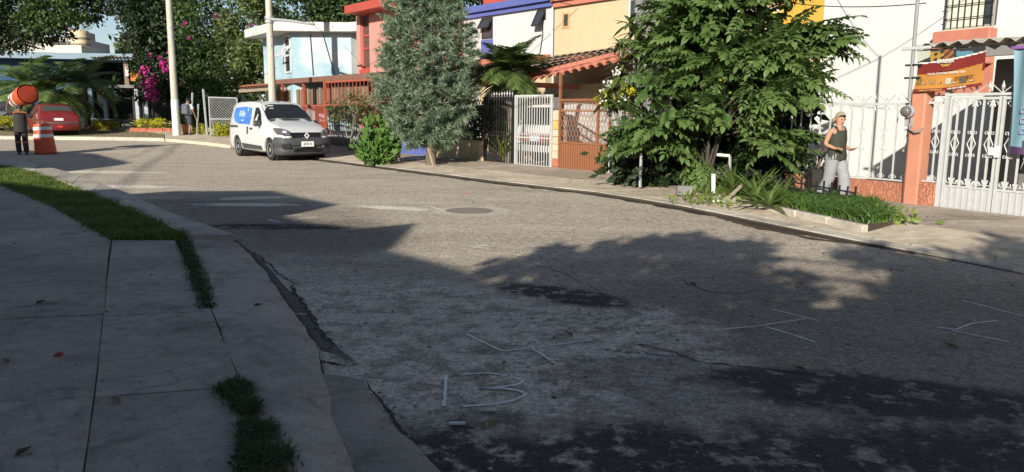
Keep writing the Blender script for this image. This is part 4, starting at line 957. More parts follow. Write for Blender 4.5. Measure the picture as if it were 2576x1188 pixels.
# brown gate
t = thing('gate', 'rust brown metal gate with honeycomb grille above ribbed panel', 'gate', A.p(.7, .02, 0)); gs0, gs1 = -.17, 1.66; so = .0
MB().fbox(A, gs0, gs0+.06, so-.03, so+.03, .08, 2.55).fbox(A, gs1-.05, gs1, so-.03, so+.03, .08, 1.9).fbox(A, 1.2, 1.26, so-.03, so+.03, .08, 1.9).fbox(A, gs0+.06, gs1-.05, so-.025, so+.025, 1.85, 1.9).fbox(A, gs0+.06, gs1-.05, so-.025, so+.025, 1.58, 1.61).fbox(A, gs0+.06, gs1-.05, so-.026, so+.026, .78, .82).fbox(A, gs0+.06, gs1-.05, so-.025, so+.025, .08, .12).build('gate_frame', BROWN, t)
MB().fbox(A, gs0+.06, 1.2, so, so+.012, .12, .78).fbox(A, 1.26, gs1-.05, so, so+.012, .12, .78).build('panel', BROWN, t)
pieces('rib', barmesh('rib', .65, .024, BROWN, .03), None, t, [(A.p(gs0+.1+k*.087, so-.012, .125), A.rz, 1) for k in range(20)])
hexm = MB()
for s in (-1, 1): hexm.tube([(s*.012, 0, 0), (s*.055, 0, .06), (s*.055, 0, .12), (s*.012, 0, .18)], .0085, 4)
hexm = hexm.mesh('grille_link'); hexm.materials.append(BROWN); pl = []
for j in range(6):
    for i in range(15):
        s_ = gs0+.12+i*.115+(.0575 if j % 2 else 0)
        if s_ < gs1-.1 and abs(s_-1.23) > .06: pl.append((A.p(s_, so, .82+j*.128), A.rz, (1, 1, .95)))
for i in range(15):
    s_ = gs0+.12+i*.115
    if s_ < gs1-.1: pl.append((A.p(s_, so, 1.61), A.rz, (1, 1, 1.3)))
pieces('grille_link', hexm, None, t, pl)
t = thing('fence_post', 'short grey metal post at the end of the brown gate', 'post', A.p(1.75, -.1, 0)); MB().tube([A.p(1.75, -.12, .1), A.p(1.75, -.12, 1.0)], .035, 8).lathe([(.04, 1.0), (.04, 1.02)], A.p(1.75, -.12, 0), 8).build('post', M('galv_pipe', (.36, .36, .36), .45, .15, 6, metal=.3), t, smooth=50)

# ---- column of grey concrete blocks
t = thing('block_column', 'tall unplastered grey concrete block column behind the shrub', 'column', A.p(2.3, .4, 0))
cs0 = A.hit(1590, 200, .3)[0]; cs1 = A.hit(1645, 200, .3)[0]; wd = cs1-cs0
MB().fbox(A, cs0+.02, cs1-.02, .33, .3+wd, 0, 6.6).build('core', M('mortar_dark', (.1, .095, .09), .95), t)
blks = [M('block_grey_%d' % k, (c, c*.98, c*.95), .95, .25, 7, .6, 50, dirt=.5) for k, c in enumerate((.17, .2, .24))]
z = .05; k = 0
while z < 6.4:
    hh = .19
    for (a0, a1) in (((cs0, cs0+wd*.62), (cs0+wd*.64, cs1)) if k % 2 else ((cs0, cs0+wd*.36), (cs0+wd*.38, cs1))):
        MB().fbox(A, a0+random.uniform(0, .01), a1, .3+random.uniform(0, .012), .34+wd, z, z+hh-.012).build('block', random.choice(blks), t, bevel=.008)
    z += hh; k += 1
MB().fbox(A, cs1+.0, cs1+.035, .3, .33, 0, 3.0).build('iron_strip', IRONB, t)
# black spear fence to the right of it, mostly behind the shrub
bar_gate('black iron fence half hidden behind the big shrub', cs1+.05, cs1+3.2, .1, 2.0, .3, IRONB, 22, False, True, name='fence', midrail=1.7)

# ---- carport of the pale blue house
t = thing('carport', 'rust red carport with flat roof and brown board screen beside the white van', 'carport', A.p(-12, 1, 0))
s_post = A.hit(820, 300)[0]; s_r = A.hit(946, 230)[0]; ztop = A.hit(820, 204)[1]; z2 = A.hit(820, 264)[1]
MB().hexa([A.p(s_post-6.2, .2, ztop+.0), A.p(s_r+.3, .0, ztop+.0), A.p(s_r+.3, 3.2, ztop+.0), A.p(s_post-6.2, 4.5, ztop+.0), A.p(s_post-6.2, .2, ztop+.2), A.p(s_r+.3, .0, ztop+.2), A.p(s_r+.3, 3.2, ztop+.24), A.p(s_post-6.2, 4.5, ztop+.24)]).build('roof', M('rusty_sheet', (.17, .085, .06), .8, .25, 3), t)
MB().fbox(A, s_post-.05, s_post+.05, -.05, .05, gz(0, 30), ztop).fbox(A, s_r-.06, s_r, -.04, .04, .05, ztop).build('post', REDI, t)
MB().fbox(A, s_post+.05, s_r-.06, -.03, .03, ztop-.08, ztop-.01).fbox(A, s_post+.05, s_r-.06, -.03, .03, z2-.03, z2+.03).build('rail', REDI, t)
nb = 13; pieces('bar', barmesh('bar', ztop-z2-.1, .022, REDI), None, t, [(A.p(s_post+(s_r-s_post)*(k+1)/(nb+1), 0, z2+.03), A.rz, 1) for k in range(nb)])
BOARD = [M('board_brown_%d' % k, c, .9, .25, 7, .3, 30) for k, c in enumerate(((.17, .115, .08), (.22, .155, .11), (.13, .085, .06)))]
bd = [MB().box((-.07, -.012, 0), (.07, .012, ztop-z2-.25)).mesh('board') for _ in BOARD]
for m_, b_ in zip(BOARD, bd): b_.materials.append(m_)
for k in range(40):
    s_ = s_post-5.9+.155*k
    q = A.p(s_, .35+.02*math.sin(k*2.1), z2+.0+.03*math.sin(k*1.7))
    pieces('board', random.choice(bd), None, t, [(q, (0, R(random.uniform(-1, 1)), A.rz), (1, 1, random.uniform(.95, 1.03)))])
for k in range(19):
    s_ = s_post+.12+.155*k
    if s_ < s_r-.9: pieces('board', random.choice(bd), None, t, [(A.p(s_, .3, z2+.0), A.rz, 1)])
MB().fbox(A, s_post-6.1, s_post-.1, .38, .44, z2+.02, z2+.08).build('screen_rail', BOARD[2], t)
MB().fbox(A, s_post-6.1, s_r, 1.5, 1.6, ztop-.16, ztop-.1).build('light_tube', WHITEF, t)
MB().fbox(A, s_post-2.6, s_post-2.5, .2, .3, gz(0, 32), ztop).fbox(A, s_post-4.8, s_post-4.7, .2, .3, gz(0, 33), ztop).build('post', REDI, t)
t = thing('gate', 'red barred gate next to the white van under the carport', 'gate', A.p(s_post-1.2, 0, 0)); g0 = s_post-2.45
MB().fbox(A, g0, g0+.05, -.02, .02, .2, z2).fbox(A, g0+.05, s_post-.06, -.02, .02, z2-.06, z2).fbox(A, g0+.05, s_post-.06, -.02, .02, .2, .26).fbox(A, g0+.05, s_post-.06, -.02, .02, 1.1, 1.15).build('gate_frame', REDI, t)
pieces('bar', barmesh('bar', z2-.3, .025, REDI), None, t, [(A.p(g0+.06+(s_post-.1-g0)*(k+1)/20, 0, .25), A.rz, 1) for k in range(19)])
MB().fbox(A, g0+.05, s_post-.06, .05, .06, .3, 1.1).build('backing_sheet', M('rusty_sheet', (.17, .085, .06), .8), t)
t = thing('gate', 'black metal gate under the carport behind the dry twiggy shrub', 'gate', A.p((s_post+s_r)/2, 0, 0))
MB().fbox(A, s_post+.06, s_r-.07, .03, .05, .12, .75).build('panel', M('dark_panel', (.035, .035, .04), .5), t)
MB().fbox(A, s_post+.06, s_r-.07, -.02, .02, .75, .8).fbox(A, s_post+.06, s_r-.07, -.02, .02, z2-.1, z2-.04).build('gate_frame', IRONB, t)
pieces('bar', barmesh('bar', z2-.85, .022, IRONB), None, t, [(A.p(s_post+.1+(s_r-s_post-.2)*(k+1)/19, 0, .78), A.rz, 1) for k in range(18)])
# bottom trim of light metal lattice
pieces('lattice', MB().tube([(-.06, 0, 0), (0, 0, .12), (.06, 0, 0)], .01, 4).mesh('lattice'), IRONW, t, [(A.p(s_post+.2+.13*k, -.02, .5), A.rz, 1) for k in range(20)])
t = thing('lean_to_roof', 'old tiled lean to roof on posts left of the carport', 'roof', at(640, 330, 35)); 
q = [at(600, 226, 33.2), at(690, 220, 33.2), at(690, 208, 36), at(622, 216, 36)]
MB().hexa([v-Vector((0, 0, .12)) for v in q]+q).build('roof', OLDTILE, t); 
tm = MB().add([(x, .11*math.cos(PI*k/4), .08*math.sin(PI*k/4)) for x in (0, .45) for k in range(5)], [(k, k+1, 6+k, 5+k) for k in range(4)]).mesh('tile'); tm.materials.append(CLAY)
pl = [(q[0].lerp(q[1], (k+.5)/12)+Vector((0, -.05, .04)), Vector((.1, 1, .22)).to_track_quat('X', 'Z'), 1) for k in range(12)]; pieces('tile', tm, None, t, pl)
for x in (612, 684): p = at(x, 226, 33.4); MB().tube([p, (p.x, p.y, gz(0, 33))], .05, 6).build('post', DARKF, t)

# ---- chain link gate on the left
t = thing('chain_link_gate', 'galvanised chain link gate between the yellow bushes', 'gate', gp(560, 342, .12)); GALV = M('galv_pipe2', (.42, .43, .44), .4, .12, 6, metal=.4)
g0 = gp(524, 341, .12); Yg = g0.y; zt = at(524, 244, Yg).z; x1 = at(596, 250, Yg).x; zm = at(560, 300, Yg).z
b = MB(); b.tube([(g0.x+.1, Yg, zt-.02), (x1, Yg, zt-.05)], .035, 6).tube([(g0.x+.1, Yg, zm), (x1, Yg, zm)], .03, 6).tube([(g0.x+.12, Yg, g0.z), (g0.x+.12, Yg, zt)], .035, 6).tube([(x1, Yg, g0.z), (x1, Yg, zt-.04)], .035, 6).tube([(g0.x+.1, Yg, g0.z+.1), (x1, Yg, g0.z+.1)], .03, 6)
b.build('gate_frame', GALV, t, smooth=50)
MB().tube([(g0.x-.05, Yg, g0.z), (g0.x-.12, Yg, zt+.35)], .05, 6).build('post', GALV, t, smooth=50)
mesh_ = MB(); k = 0
zz0, zz1 = g0.z+.12, zt-.04; W_ = x1-g0.x-.1; H_ = zz1-zz0; stp = .13
for i in range(-int(H_/stp), int(W_/stp)+1):
    for sg in (1, -1):
        a = max(0, -i*stp) ; b2 = min(H_, W_-i*stp)
        if b2 <= a: continue
        xa, xb = i*stp+a, i*stp+b2
        if sg < 0: xa, xb = W_-xa, W_-xb
        mesh_.tube([(g0.x+.1+xa, Yg, zz0+a), (g0.x+.1+xb, Yg, zz0+b2)], .006, 3, cap=False)
mesh_.build('wire_mesh', GALV, t, kind='stuff')
for i, (xa, ya, xb, yb) in enumerate(((480, 335, 484, 233), (494, 335, 499, 262), (466, 335, 469, 290))):
    pa = at(xa, ya, Yg+.6); pb = at(xb, yb, Yg+.6); t = thing('fence_post', ['tall leaning grey post behind the yellow bush', 'thin grey post left of the chain link gate', 'short thin stake beside the walking man'][i], 'post', pa); MB().tube([pa-Vector((0, 0, .2)), pb], .045, 6).build('post', GALV, t, smooth=50)
# low white pipe rail in front of the far garden
t = thing('rail_fence', 'low thin white pipe rail along the far garden edge', 'fence', at(330, 320, 42))
pts = [at(232, 299, 42.5), at(262, 300, 42.3), at(312, 303, 41.8), at(372, 308, 40.8), at(445, 312, 39.4)]
MB().tube(pts, .03, 5).tube([p-Vector((0, 0, .36)) for p in pts[2:]], .025, 5).build('rail', IRONW, t)
pieces('post', MB().tube([(0, 0, -.75), (0, 0, 0)], .03, 5).mesh('post'), IRONW, t, [(pts[0], 0, 1), (pts[2]+Vector((0, 0, -.02)), 0, 1), (pts[3], 0, 1)])
# ================================================================ vehicles
CARW = M('van_white', (.52, .525, .525), .3, .02, 2, spec=.5, coat=.4); CARR = M('car_red', (.17, .016, .018), .3, .08, 3, spec=.5, coat=.3, dirt=.25, dirtcol=(.3, .16, .13))
BLKPL = M('black_plastic', (.055, .057, .06), .6, .12, 9, .1, 90); TYRE = M('tyre_rubber', (.022, .022, .022), .85, .25, 9); ALLOY = M('wheel_steel', (.5, .51, .52), .35, .1, 9, metal=.7)
CHROME = M('chrome', (.75, .76, .77), .15, .05, 5, metal=1); LENS = M('headlamp_glass', (.1, .105, .11), .12, .6, 16, spec=.6, metal=.2); TAIL = M('tail_lens', (.4, .02, .02), .2, .15, 9, spec=.6)
CARG = glass('car_glass', (.018, .02, .022), .05); PLATE = M('plate_white', (.72, .72, .7), .5); SEAM = M('panel_gap', (.02, .02, .02), .8); GLASSG = glass('back_window', (.06, .065, .06), .08)
class Veh:
    """lofted body: stations (x, halfwidth, zb, zbelt, ztop, w_top) with x forward, local coordinates"""
    def __init__(s, st, loc, yaw): s.st = st; s.M = Matrix.Translation(loc) @ Matrix.Rotation(yaw, 4, 'Z'); s.loc = Vector(loc)
    def w(s, p): return s.M @ Vector(p)
    def sec(s, S):
        x, wd, zb, zs, zt, wt = S; r = min(.12, (zt-zb)*.2)
        h = [(wd*.78, zb), (wd-.03, zb+.07), (wd, zb+.2), (wd, (zb+.2+zs)/2+.02), (wd-.015, zs), (wt+(wd-wt)*.12, zs+(zt-zs)*.86), (wt-.05, zt-.012*min(1, (zt-zs)*6)), (wt*.55, zt+.02)]
        return [(x, y, z) for y, z in h]+[(x, -y, z) for y, z in h[::-1]]
    def body(s, mat, parent, arches=(), name='body'):
        secs = [s.sec(S) for S in s.st]; n = len(secs[0]); b = MB(); vs = [s.w(p) for sc_ in secs for p in sc_]; fs = []
        for i in range(len(secs)-1):
            for k in range(n): k2 = (k+1) % n; fs.append((i*n+k, i*n+k2, (i+1)*n+k2, (i+1)*n+k))
        fs.append(tuple(range(n))); fs.append(tuple((len(secs)-1)*n+k for k in range(n))[::-1]); b.add(vs, fs)
        o = b.build(name, mat, parent)
        for (ax, az, ar) in arches:
            c = MB().lathe([(ar, -1.5), (ar, 1.5)], (0, 0, 0), 28, s.M @ Matrix.Translation((ax, 0, az)) @ Matrix.Rotation(R(90), 4, 'X')).mesh('cut', rootloc(parent))
            co_ = bpy.data.objects.new('cut', c); COL.objects.link(co_); co_.location = rootloc(parent); md = o.modifiers.new('b', 'BOOLEAN'); md.object = co_; md.operation = 'DIFFERENCE'; md.solver = 'EXACT'
            dg = bpy.context.evaluated_depsgraph_get(); me = bpy.data.meshes.new_from_object(o.evaluated_get(dg)); o.modifiers.clear(); old = o.data; o.data = me; bpy.data.objects.remove(co_)
        me = o.data
        while len(me.materials) > 1: me.materials.pop()
        me.polygons.foreach_set('material_index', [0]*len(me.polygons))
        me.shade_smooth(); me.set_sharp_from_angle(angle=R(32)); return o
    def yat(s, x, z):
        """half width of the body side at x, z"""
        for a, b in zip(s.st, s.st[1:]):
            if min(a[0], b[0]) <= x <= max(a[0], b[0]):
                t = (x-a[0])/(b[0]-a[0]); S = [u+(v-u)*t for u, v in zip(a, b)]; h = [p[1:] for p in s.sec(S)[:8]]
                for (y0, z0), (y1, z1) in zip(h, h[1:]):
                    if z0 <= z <= z1: return y0+(y1-y0)*(z-z0)/(z1-z0+1e-9)
        return s.st[len(s.st)//2][1]
    def side(s, name, poly, mat, parent, out=.006, sides=(1,), th=.01, kind=None):
        """panel following the body side; poly of (x,z)"""
        for sd in sides:
            b = MB(); n = len(poly); f = [s.w((x, sd*(s.yat(x, z)+out), z)) for x, z in poly]; k = [s.w((x, sd*(s.yat(x, z)-th), z)) for x, z in poly]
            b.add(f+k, [tuple(range(n)), tuple(range(n, 2*n))[::-1]]+[(i, n+i, n+(i+1) % n, (i+1) % n) for i in range(n)]); o = b.build(name, mat, parent)
        return o
    def patch(s, name, pts, mat, parent, nrm, th=.012):
        p = [s.w(q) for q in pts]; n_ = (s.M.to_3x3() @ Vector(nrm)).normalized(); k = len(p); q = [v+n_*.004 for v in p]; r = [v-n_*th for v in p]
        return MB().add(q+r, [tuple(range(k)), tuple(range(k, 2*k))[::-1]]+[(i, k+i, k+(i+1) % k, (i+1) % k) for i in range(k)]).build(name, mat, parent)
    def wheel(s, x, sd, r, parent, yy, rim=ALLOY, wd=.19):
        Mw = s.M @ Matrix.Translation((x, sd*yy, r)) @ Matrix.Rotation(R(-90*sd), 4, 'X')
        a = r; ty = MB().lathe([(r*.62, -wd), (r*.9, -wd), (r, -wd*.85), (r, -.02), (r*.93, 0), (r*.68, .004), (r*.64, -.01)], (0, 0, 0), 28, Mw).build('wheel', TYRE, parent, smooth=40)
        b = MB().lathe([(r*.63, -.06), (r*.65, .0), (r*.6, .004), (r*.56, -.03), (r*.3, -.035), (r*.2, -.008), (r*.01, -.006)], (0, 0, 0), 24, Mw).build('rim', rim, ty, smooth=30)
        b = MB()
        for k in range(8):
            t = 2*PI*k/8; c, sn = math.cos(t), math.sin(t); q = [(r*.34*c-.03*sn, r*.34*sn+.03*c, -.03), (r*.34*c+.03*sn, r*.34*sn-.03*c, -.03), (r*.52*c+.035*sn, r*.52*sn-.035*c, -.026), (r*.52*c-.035*sn, r*.52*sn+.035*c, -.026)]
            b.add([Mw @ Vector(v) for v in q], [(0, 1, 2, 3)])
        b.build('rim_holes', SEAM, ty); return ty
    def inner(s, x, r, parent):
        pass
def plan_loft(V, name, rows, mat, parent, smooth=40):
    """rows: list of (z, [(x,y)...]) stacked outlines of a front or rear bumper"""
    n = len(rows[0][1]); vs = [V.w((x, y, z)) for z, o in rows for x, y in o]; fs = []
    for i in range(len(rows)-1):
        for k in range(n-1): fs.append((i*n+k, i*n+k+1, (i+1)*n+k+1, (i+1)*n+k))
    return MB().add(vs, fs).build(name, mat, parent, smooth=smooth)

# ---- white panel van
fr = gp(683, 404, 0); vd = Vector((.63, -.777, 0)); vn = Vector((.777, .63, 0)); yaw = math.atan2(vd.y, vd.x)
vc = Vector((fr.x, fr.y, 0)) - vd*1.40 + vn*.83
st = [(2.19, .62, .42, .60, .68, .55), (2.14, .72, .30, .74, .88, .6), (2.0, .82, .24, .86, 1.0, .68), (1.7, .87, .22, .95, 1.1, .72), (1.12, .885, .21, 1.03, 1.20, .76), (.98, .89, .21, 1.06, 1.26, .76), (.62, .89, .21, 1.08, 1.53, .73), (.3, .89, .21, 1.09, 1.74, .70), (.05, .89, .21, 1.09, 1.80, .70), (-.6, .89, .21, 1.1, 1.835, .71), (-1.5, .89, .22, 1.1, 1.825, .71), (-2.0, .885, .24, 1.09, 1.78, .70), (-2.14, .87, .28, 1.07, 1.70, .68), (-2.19, .84, .36, 1.04, 1.62, .66)]
t = thing('van', 'white panel van with grey bumper and blue side sign parked at the kerb', 'van', vc); V = Veh(st, vc, yaw)
V.body(CARW, t, [(1.40, .335, .395), (-1.41, .335, .395)])
for ax in (1.40, -1.41):
    MB().lathe([(.39, -.76), (.39, .76)], (0, 0, 0), 24, V.M @ Matrix.Translation((ax, 0, .335)) @ Matrix.Rotation(R(90), 4, 'X')).build('wheel_well', SEAM, t)
    for sd in (1, -1): V.wheel(ax, sd, .335, t, .868)
# windscreen and glazing
def interp(V, x):
    for a, b in zip(V.st, V.st[1:]):
        if b[0] <= x <= a[0]: k = (a[0]-x)/(a[0]-b[0]); return [u+(v-u)*k for u, v in zip(a, b)]
def topface(V, name, x0, x1, f0, f1, mat, parent, n=6, out=.008, steps=6, taper=0):
    """strip of the body's upper surface between x0 and x1"""
    vs = []; fs = []
    for i in range(steps+1):
        x = x0+(x1-x0)*i/steps; S = interp(V, x); wt = S[5]-.05; ff = f0+(f1-f0)*i/steps
        for k in range(n+1):
            y = -wt*ff+2*wt*ff*k/n; z = S[4]-.012+.032*(1-min(1, abs(y)/max(.01, wt))**1.5)
            vs.append(V.w((x, y, z))+ (V.M.to_3x3() @ Vector((.55, 0, .83)))*out)
    for i in range(steps):
        for k in range(n): fs.append((i*(n+1)+k, i*(n+1)+k+1, (i+1)*(n+1)+k+1, (i+1)*(n+1)+k))
    return MB().add(vs, fs).build(name, mat, parent, smooth=180)
vs = []; fs = []; n_ = V.M.to_3x3() @ Vector((.5, 0, .86))
for x in (.955, .62, .33):
    sx = V.sec(interp(V, x)); vs += [V.w(sx[k])+n_*.012 for k in (6, 7, 8, 9)]
    a, b_ = V.w(sx[5]), V.w(sx[10]); vs[-4] = vs[-4].lerp(a, .35)+n_*.004; vs[-1] = vs[-1].lerp(b_, .35)+n_*.004
for i in range(2):
    for k in range(3): fs.append((4*i+k, 4*i+k+1, 4*i+5+k, 4*i+4+k))
MB().add(vs, fs).build('windscreen', CARG, t, smooth=180); topface(V, 'cowl', 1.1, .96, .98, 1.03, BLKPL, t, steps=2)
for k, (x0, x1, y0, y1) in enumerate(((.44, .38, .32, .52), (.56, .52, .36, .5), (.5, .46, .54, .58))):
    S = interp(V, (x0+x1)/2); n_ = V.M.to_3x3() @ Vector((.55, 0, .83))
    q = [V.w((x, y, interp(V, x)[4]+.005))+n_*.03 for x, y in ((x0, -y0), (x0, -y1), (x1, -y1), (x1, -y0))]; MB().add(q, [(0, 1, 2, 3)]).build('windscreen_sticker', M('sticker', (.5, .55, .48), .6), t)
V.side('window', [(.78, 1.1), (.05, 1.06), (.05, 1.63), (.28, 1.64), (.47, 1.52)], CARG, t, sides=(1, -1))
V.side('side_sign', [(-.1, 1.08), (-.14, 1.63), (-.8, 1.66), (-1.62, 1.63), (-1.74, 1.5), (-1.72, 1.3), (-1.56, 1.14), (-1.3, 1.09)], M('sign_blue', (.06, .18, .56), .45, .06, 3), t, sides=(1, -1)) if 0 else None
SB = M('sign_blue', (.06, .18, .56), .45, .06, 3)
V.side('side_sign', [(-.18, 1.09), (-.22, 1.62), (-.8, 1.66), (-1.66, 1.63), (-1.77, 1.5), (-1.74, 1.32), (-1.56, 1.17), (-1.2, 1.11)], SB, t, sides=(-1,), out=.022)
def vtext(txt, x, z, size, mat, sx=1.0):
    y = V.yat(x, z)+.03; p = V.w((x, -y, z)); xd = V.M.to_3x3() @ Vector((1, 0, 0)); dy = V.yat(x, z+.1)-V.yat(x, z-.1); yd = V.M.to_3x3() @ Vector((0, -dy, .2)); lettering('lettering', txt, size, mat, t, p, xd, yd, .002, sx)
vtext('iVille', -.95, 1.42, .3, M('sign_pale', (.66, .74, .66), .5), .95); vtext('12345', -.85, 1.2, .07, M('sign_pale', (.66, .74, .66), .5)) if 0 else None
MB().add([V.w((x, -(V.yat(x, z)+.028), z)) for x, z in ((-.72, 1.2), (-.98, 1.2), (-.98, 1.235), (-.72, 1.235))], [(0, 1, 2, 3)]).build('sign_line', M('sign_pale2', (.45, .55, .75), .5), t)
MB().add([V.w((x, -(V.yat(x, z)+.028), z)) for x, z in ((-.42, 1.52), (-.5, 1.52), (-.48, 1.62), (-.44, 1.62))], [(0, 1, 2, 3)]).build('sign_drop', M('sign_pale2', (.45, .55, .75), .5), t)
for x0 in (.72, -.17, -1.24):
    pass
V.side('side_moulding', [(.82, .3), (-.88, .3), (-.98, .47), (.78, .43)], BLKPL, t, sides=(1, -1), out=.015)
V.side('slide_rail', [(-1.3, .97), (-2.1, .97), (-2.1, 1.04), (-1.3, 1.04)], BLKPL, t, sides=(-1,), out=.01)
V.side('door_handle', [(.02, .93), (-.16, .93), (-.16, .99), (.02, .99)], BLKPL, t, sides=(-1, 1), out=.03); V.side('slide_handle', [(-.36, .78), (-.42, .78), (-.42, 1.02), (-.36, 1.02)], BLKPL, t, sides=(-1,), out=.03)
SEAM2 = M('seam_grey', (.28, .28, .28), .7)
for pl_ in ([(.72, .32), (.714, .32), (.754, 1.08), (.76, 1.08)], [(-.2, .3), (-.206, .3), (-.2, 1.68), (-.194, 1.68)], [(-1.2, .5), (-1.206, .5), (-1.2, 1.1), (-1.194, 1.1)]): V.side('door_seam', pl_, SEAM2, t, sides=(-1,), out=.002)
# bumper, grille, lamps, plate, emblem
def outl(g, xo): return [(1.66-xo*.3, -.9-g), (1.9, -.89-g), (2.06, -.84-g*.8), (2.17+g, -.68), (2.22+g, -.4), (2.235+g, 0), (2.22+g, .4), (2.17+g, .68), (2.06, .84+g*.8), (1.9, .89+g), (1.66-xo*.3, .9+g)]
def rows(zg): return [(z, outl(g, xo)) for z, g, xo in zg]
o1 = [(z, [(min(x, 1.8+.0*x) if abs(y) > .88 else x, y) for x, y in outl(g, 0)]) for z, g in ((.19, -.06), (.24, .0), (.34, .015), (.38, -.015), (.46, -.01), (.5, .035), (.6, .035), (.66, .02), (.74, -.03))]
o1 = [(z, [(max(x, 1.79), y) for x, y in o]) for z, o in o1]
plan_loft(V, 'front_bumper', o1, BLKPL, t)
V.patch('grille', [(2.215, -.42, .66), (2.215, .42, .66), (2.19, .5, .8), (2.15, .5, .88), (2.15, -.5, .88), (2.19, -.5, .8)], M('grille_black', (.015, .015, .016), .4, .3, 30), t, (1, 0, .3), .03)
for k in range(4): V.patch('grille_slat', [(2.262, -.46+.0*k, .3+.035*k), (2.262, .46, .3+.035*k), (2.262, .46, .312+.035*k), (2.262, -.46, .312+.035*k)], SEAM, t, (1, 0, 0), .02)
for sd in (1, -1):
    V.patch('fog_recess', [(2.25, sd*.56, .4), (2.16, sd*.78, .4), (2.16, sd*.78, .52), (2.25, sd*.56, .55)], SEAM, t, (1, sd*.35, 0), .02)
    pts = [(2.17, sd*.5, .79), (2.11, sd*.7, .77), (1.95, sd*.855, .84), (1.78, sd*.9, .98), (1.86, sd*.85, 1.01), (2.03, sd*.7, .99), (2.13, sd*.53, .93)]
    nh = Vector((.8, sd*.55, .25)).normalized()*.05; pts = [tuple(Vector(p_)+nh) for p_ in pts]
    hl = V.patch('headlight', pts, LENS, t, (.8, sd*.55, .25), .05)
    V.patch('indicator', [(2.03, sd*.89, .835), (1.95, sd*.92, .865), (1.98, sd*.92, .9), (2.05, sd*.885, .87)], M('amber_lens', (.55, .16, .06), .2), hl, (.6, sd*.8, .2), .02)
    V.patch('lamp_chrome', [(2.175, sd*.63, .87), (2.11, sd*.73, .88), (2.105, sd*.72, .94), (2.165, sd*.63, .93)], CHROME, hl, (.85, sd*.5, .25), .0)
    mr = MB(); p = V.w((.72, sd*.98, 1.13)); x = V.M.to_3x3()
    mr.hexa([p+x @ Vector(q) for q in ((-.05, -.1, -.09), (.07, -.1, -.07), (.07, .1, -.07), (-.05, .1, -.09), (-.05, -.1, .1), (.05, -.1, .1), (.05, .1, .1), (-.05, .1, .1))]).build('side_mirror', BLKPL, t, bevel=.02)
V.side('corner_trim', [(1.02, .28), (1.02, .3), (1.0, .3), (1.0, .28)], BLKPL, t) if 0 else None
em = MB(); ex = 2.235; P = lambda y, z: V.w((ex-.03*(z-.76)*2, y, z))
o_, i_ = [(0, .68), (.085, .785), (0, .89), (-.085, .785)], [(0, .735), (.04, .785), (0, .835), (-.04, .785)]
for k in range(4): k2 = (k+1) % 4; em.add([P(*o_[k]), P(*o_[k2]), P(*i_[k2]), P(*i_[k])]+[P(*o_[k])-vd*.02, P(*o_[k2])-vd*.02, P(*i_[k2])-vd*.02, P(*i_[k])-vd*.02], [(0, 1, 2, 3), (4, 5, 1, 0), (6, 7, 3, 2)])
em.build('emblem', M('emblem_silver', (.6, .6, .61), .35, .05, 9), t)
pb = V.patch('number_plate', [(2.275, -.2, .45), (2.275, .2, .45), (2.265, .2, .61), (2.265, -.2, .61)], PLATE, t, (1, 0, .05), .02)
lettering('plate_lettering', 'JX·D·15', .1, M('plate_ink', (.1, .1, .12), .5), t, V.w((2.283, 0, .53)), V.M.to_3x3() @ Vector((0, 1, 0)), V.M.to_3x3() @ Vector((0, 0, 1)), .001, .85)
MB().tube([V.w((.1, 0, 1.82)), V.w((.02, 0, 1.86))], .02, 6).build('antenna', BLKPL, t)
V.patch('rear_bumper', [(-2.2, -.82, .3), (-2.2, .82, .3), (-2.2, .82, .6), (-2.2, -.82, .6)], BLKPL, t, (-1, 0, 0), .05)
for k, y in enumerate((-.3, .25)): MB().tube([V.w((1.0, y, 1.265)), V.w((.9, y+.5, 1.34))], .009, 4).build('wiper', BLKPL, t)

# ---- red hatchback on the verge, seen from behind
rc = gp(152, 342, .12); rd = Vector((-.64, .77, 0)).normalized(); ryaw = math.atan2(rd.y, rd.x)
rl = Vector((rc.x, rc.y, rc.z))+rd*1.9; rl.z = gz(0, rl.y-1)+.1
st = [(1.9, .6, .3, .5, .62, .5), (1.75, .72, .25, .65, .74, .6), (1.2, .81, .2, .8, .9, .66), (.75, .825, .19, .86, .98, .68), (.1, .83, .19, .9, 1.36, .6), (-.3, .83, .19, .9, 1.42, .6), (-1.0, .83, .2, .91, 1.40, .59), (-1.35, .82, .22, .92, 1.34, .58), (-1.62, .81, .24, .92, 1.06, .64), (-1.82, .8, .25, .86, .93, .68), (-1.88, .78, .3, .72, .78, .7), (-1.9, .74, .36, .56, .6, .68)]
t = thing('car', 'dusty red hatchback with plate parked on the far grass verge', 'car', rl); V = Veh(st, rl, ryaw)
V.body(CARR, t, [(1.2, .29, .33), (-1.2, .29, .33)])
for ax in (1.2, -1.2):
    MB().lathe([(.325, -.7), (.325, .7)], (0, 0, 0), 20, V.M @ Matrix.Translation((ax, 0, .29)) @ Matrix.Rotation(R(90), 4, 'X')).build('wheel_well', SEAM, t)
    for sd in (1, -1): V.wheel(ax, sd, .29, t, .81)
zc = lambda x: interp(V, x)[4]
vs = []; n_ = V.M.to_3x3() @ Vector((-.72, 0, .69))
for x in (-1.385, -1.60): sx = V.sec(interp(V, x)); vs += [V.w(sx[k])+n_*.014 for k in (6, 7, 8, 9)]
MB().add(vs, [(k, k+1, 5+k, 4+k) for k in range(3)]).build('rear_window', GLASSG, t, smooth=180)
V.side('window', [(.45, .95), (-.95, .95), (-1.25, 1.02), (-1.05, 1.27), (.05, 1.28)], CARG, t, sides=(1, -1))
for sd in (1, -1): V.patch('tail_light', [(-1.80, sd*.5, .72), (-1.75, sd*.81, .74), (-1.62, sd*.82, .95), (-1.7, sd*.6, .92)], TAIL if sd < 0 else M('tail_shine', (.6, .3, .3), .1, .5, 20), t, (-.8, sd*.6, .1), .03)
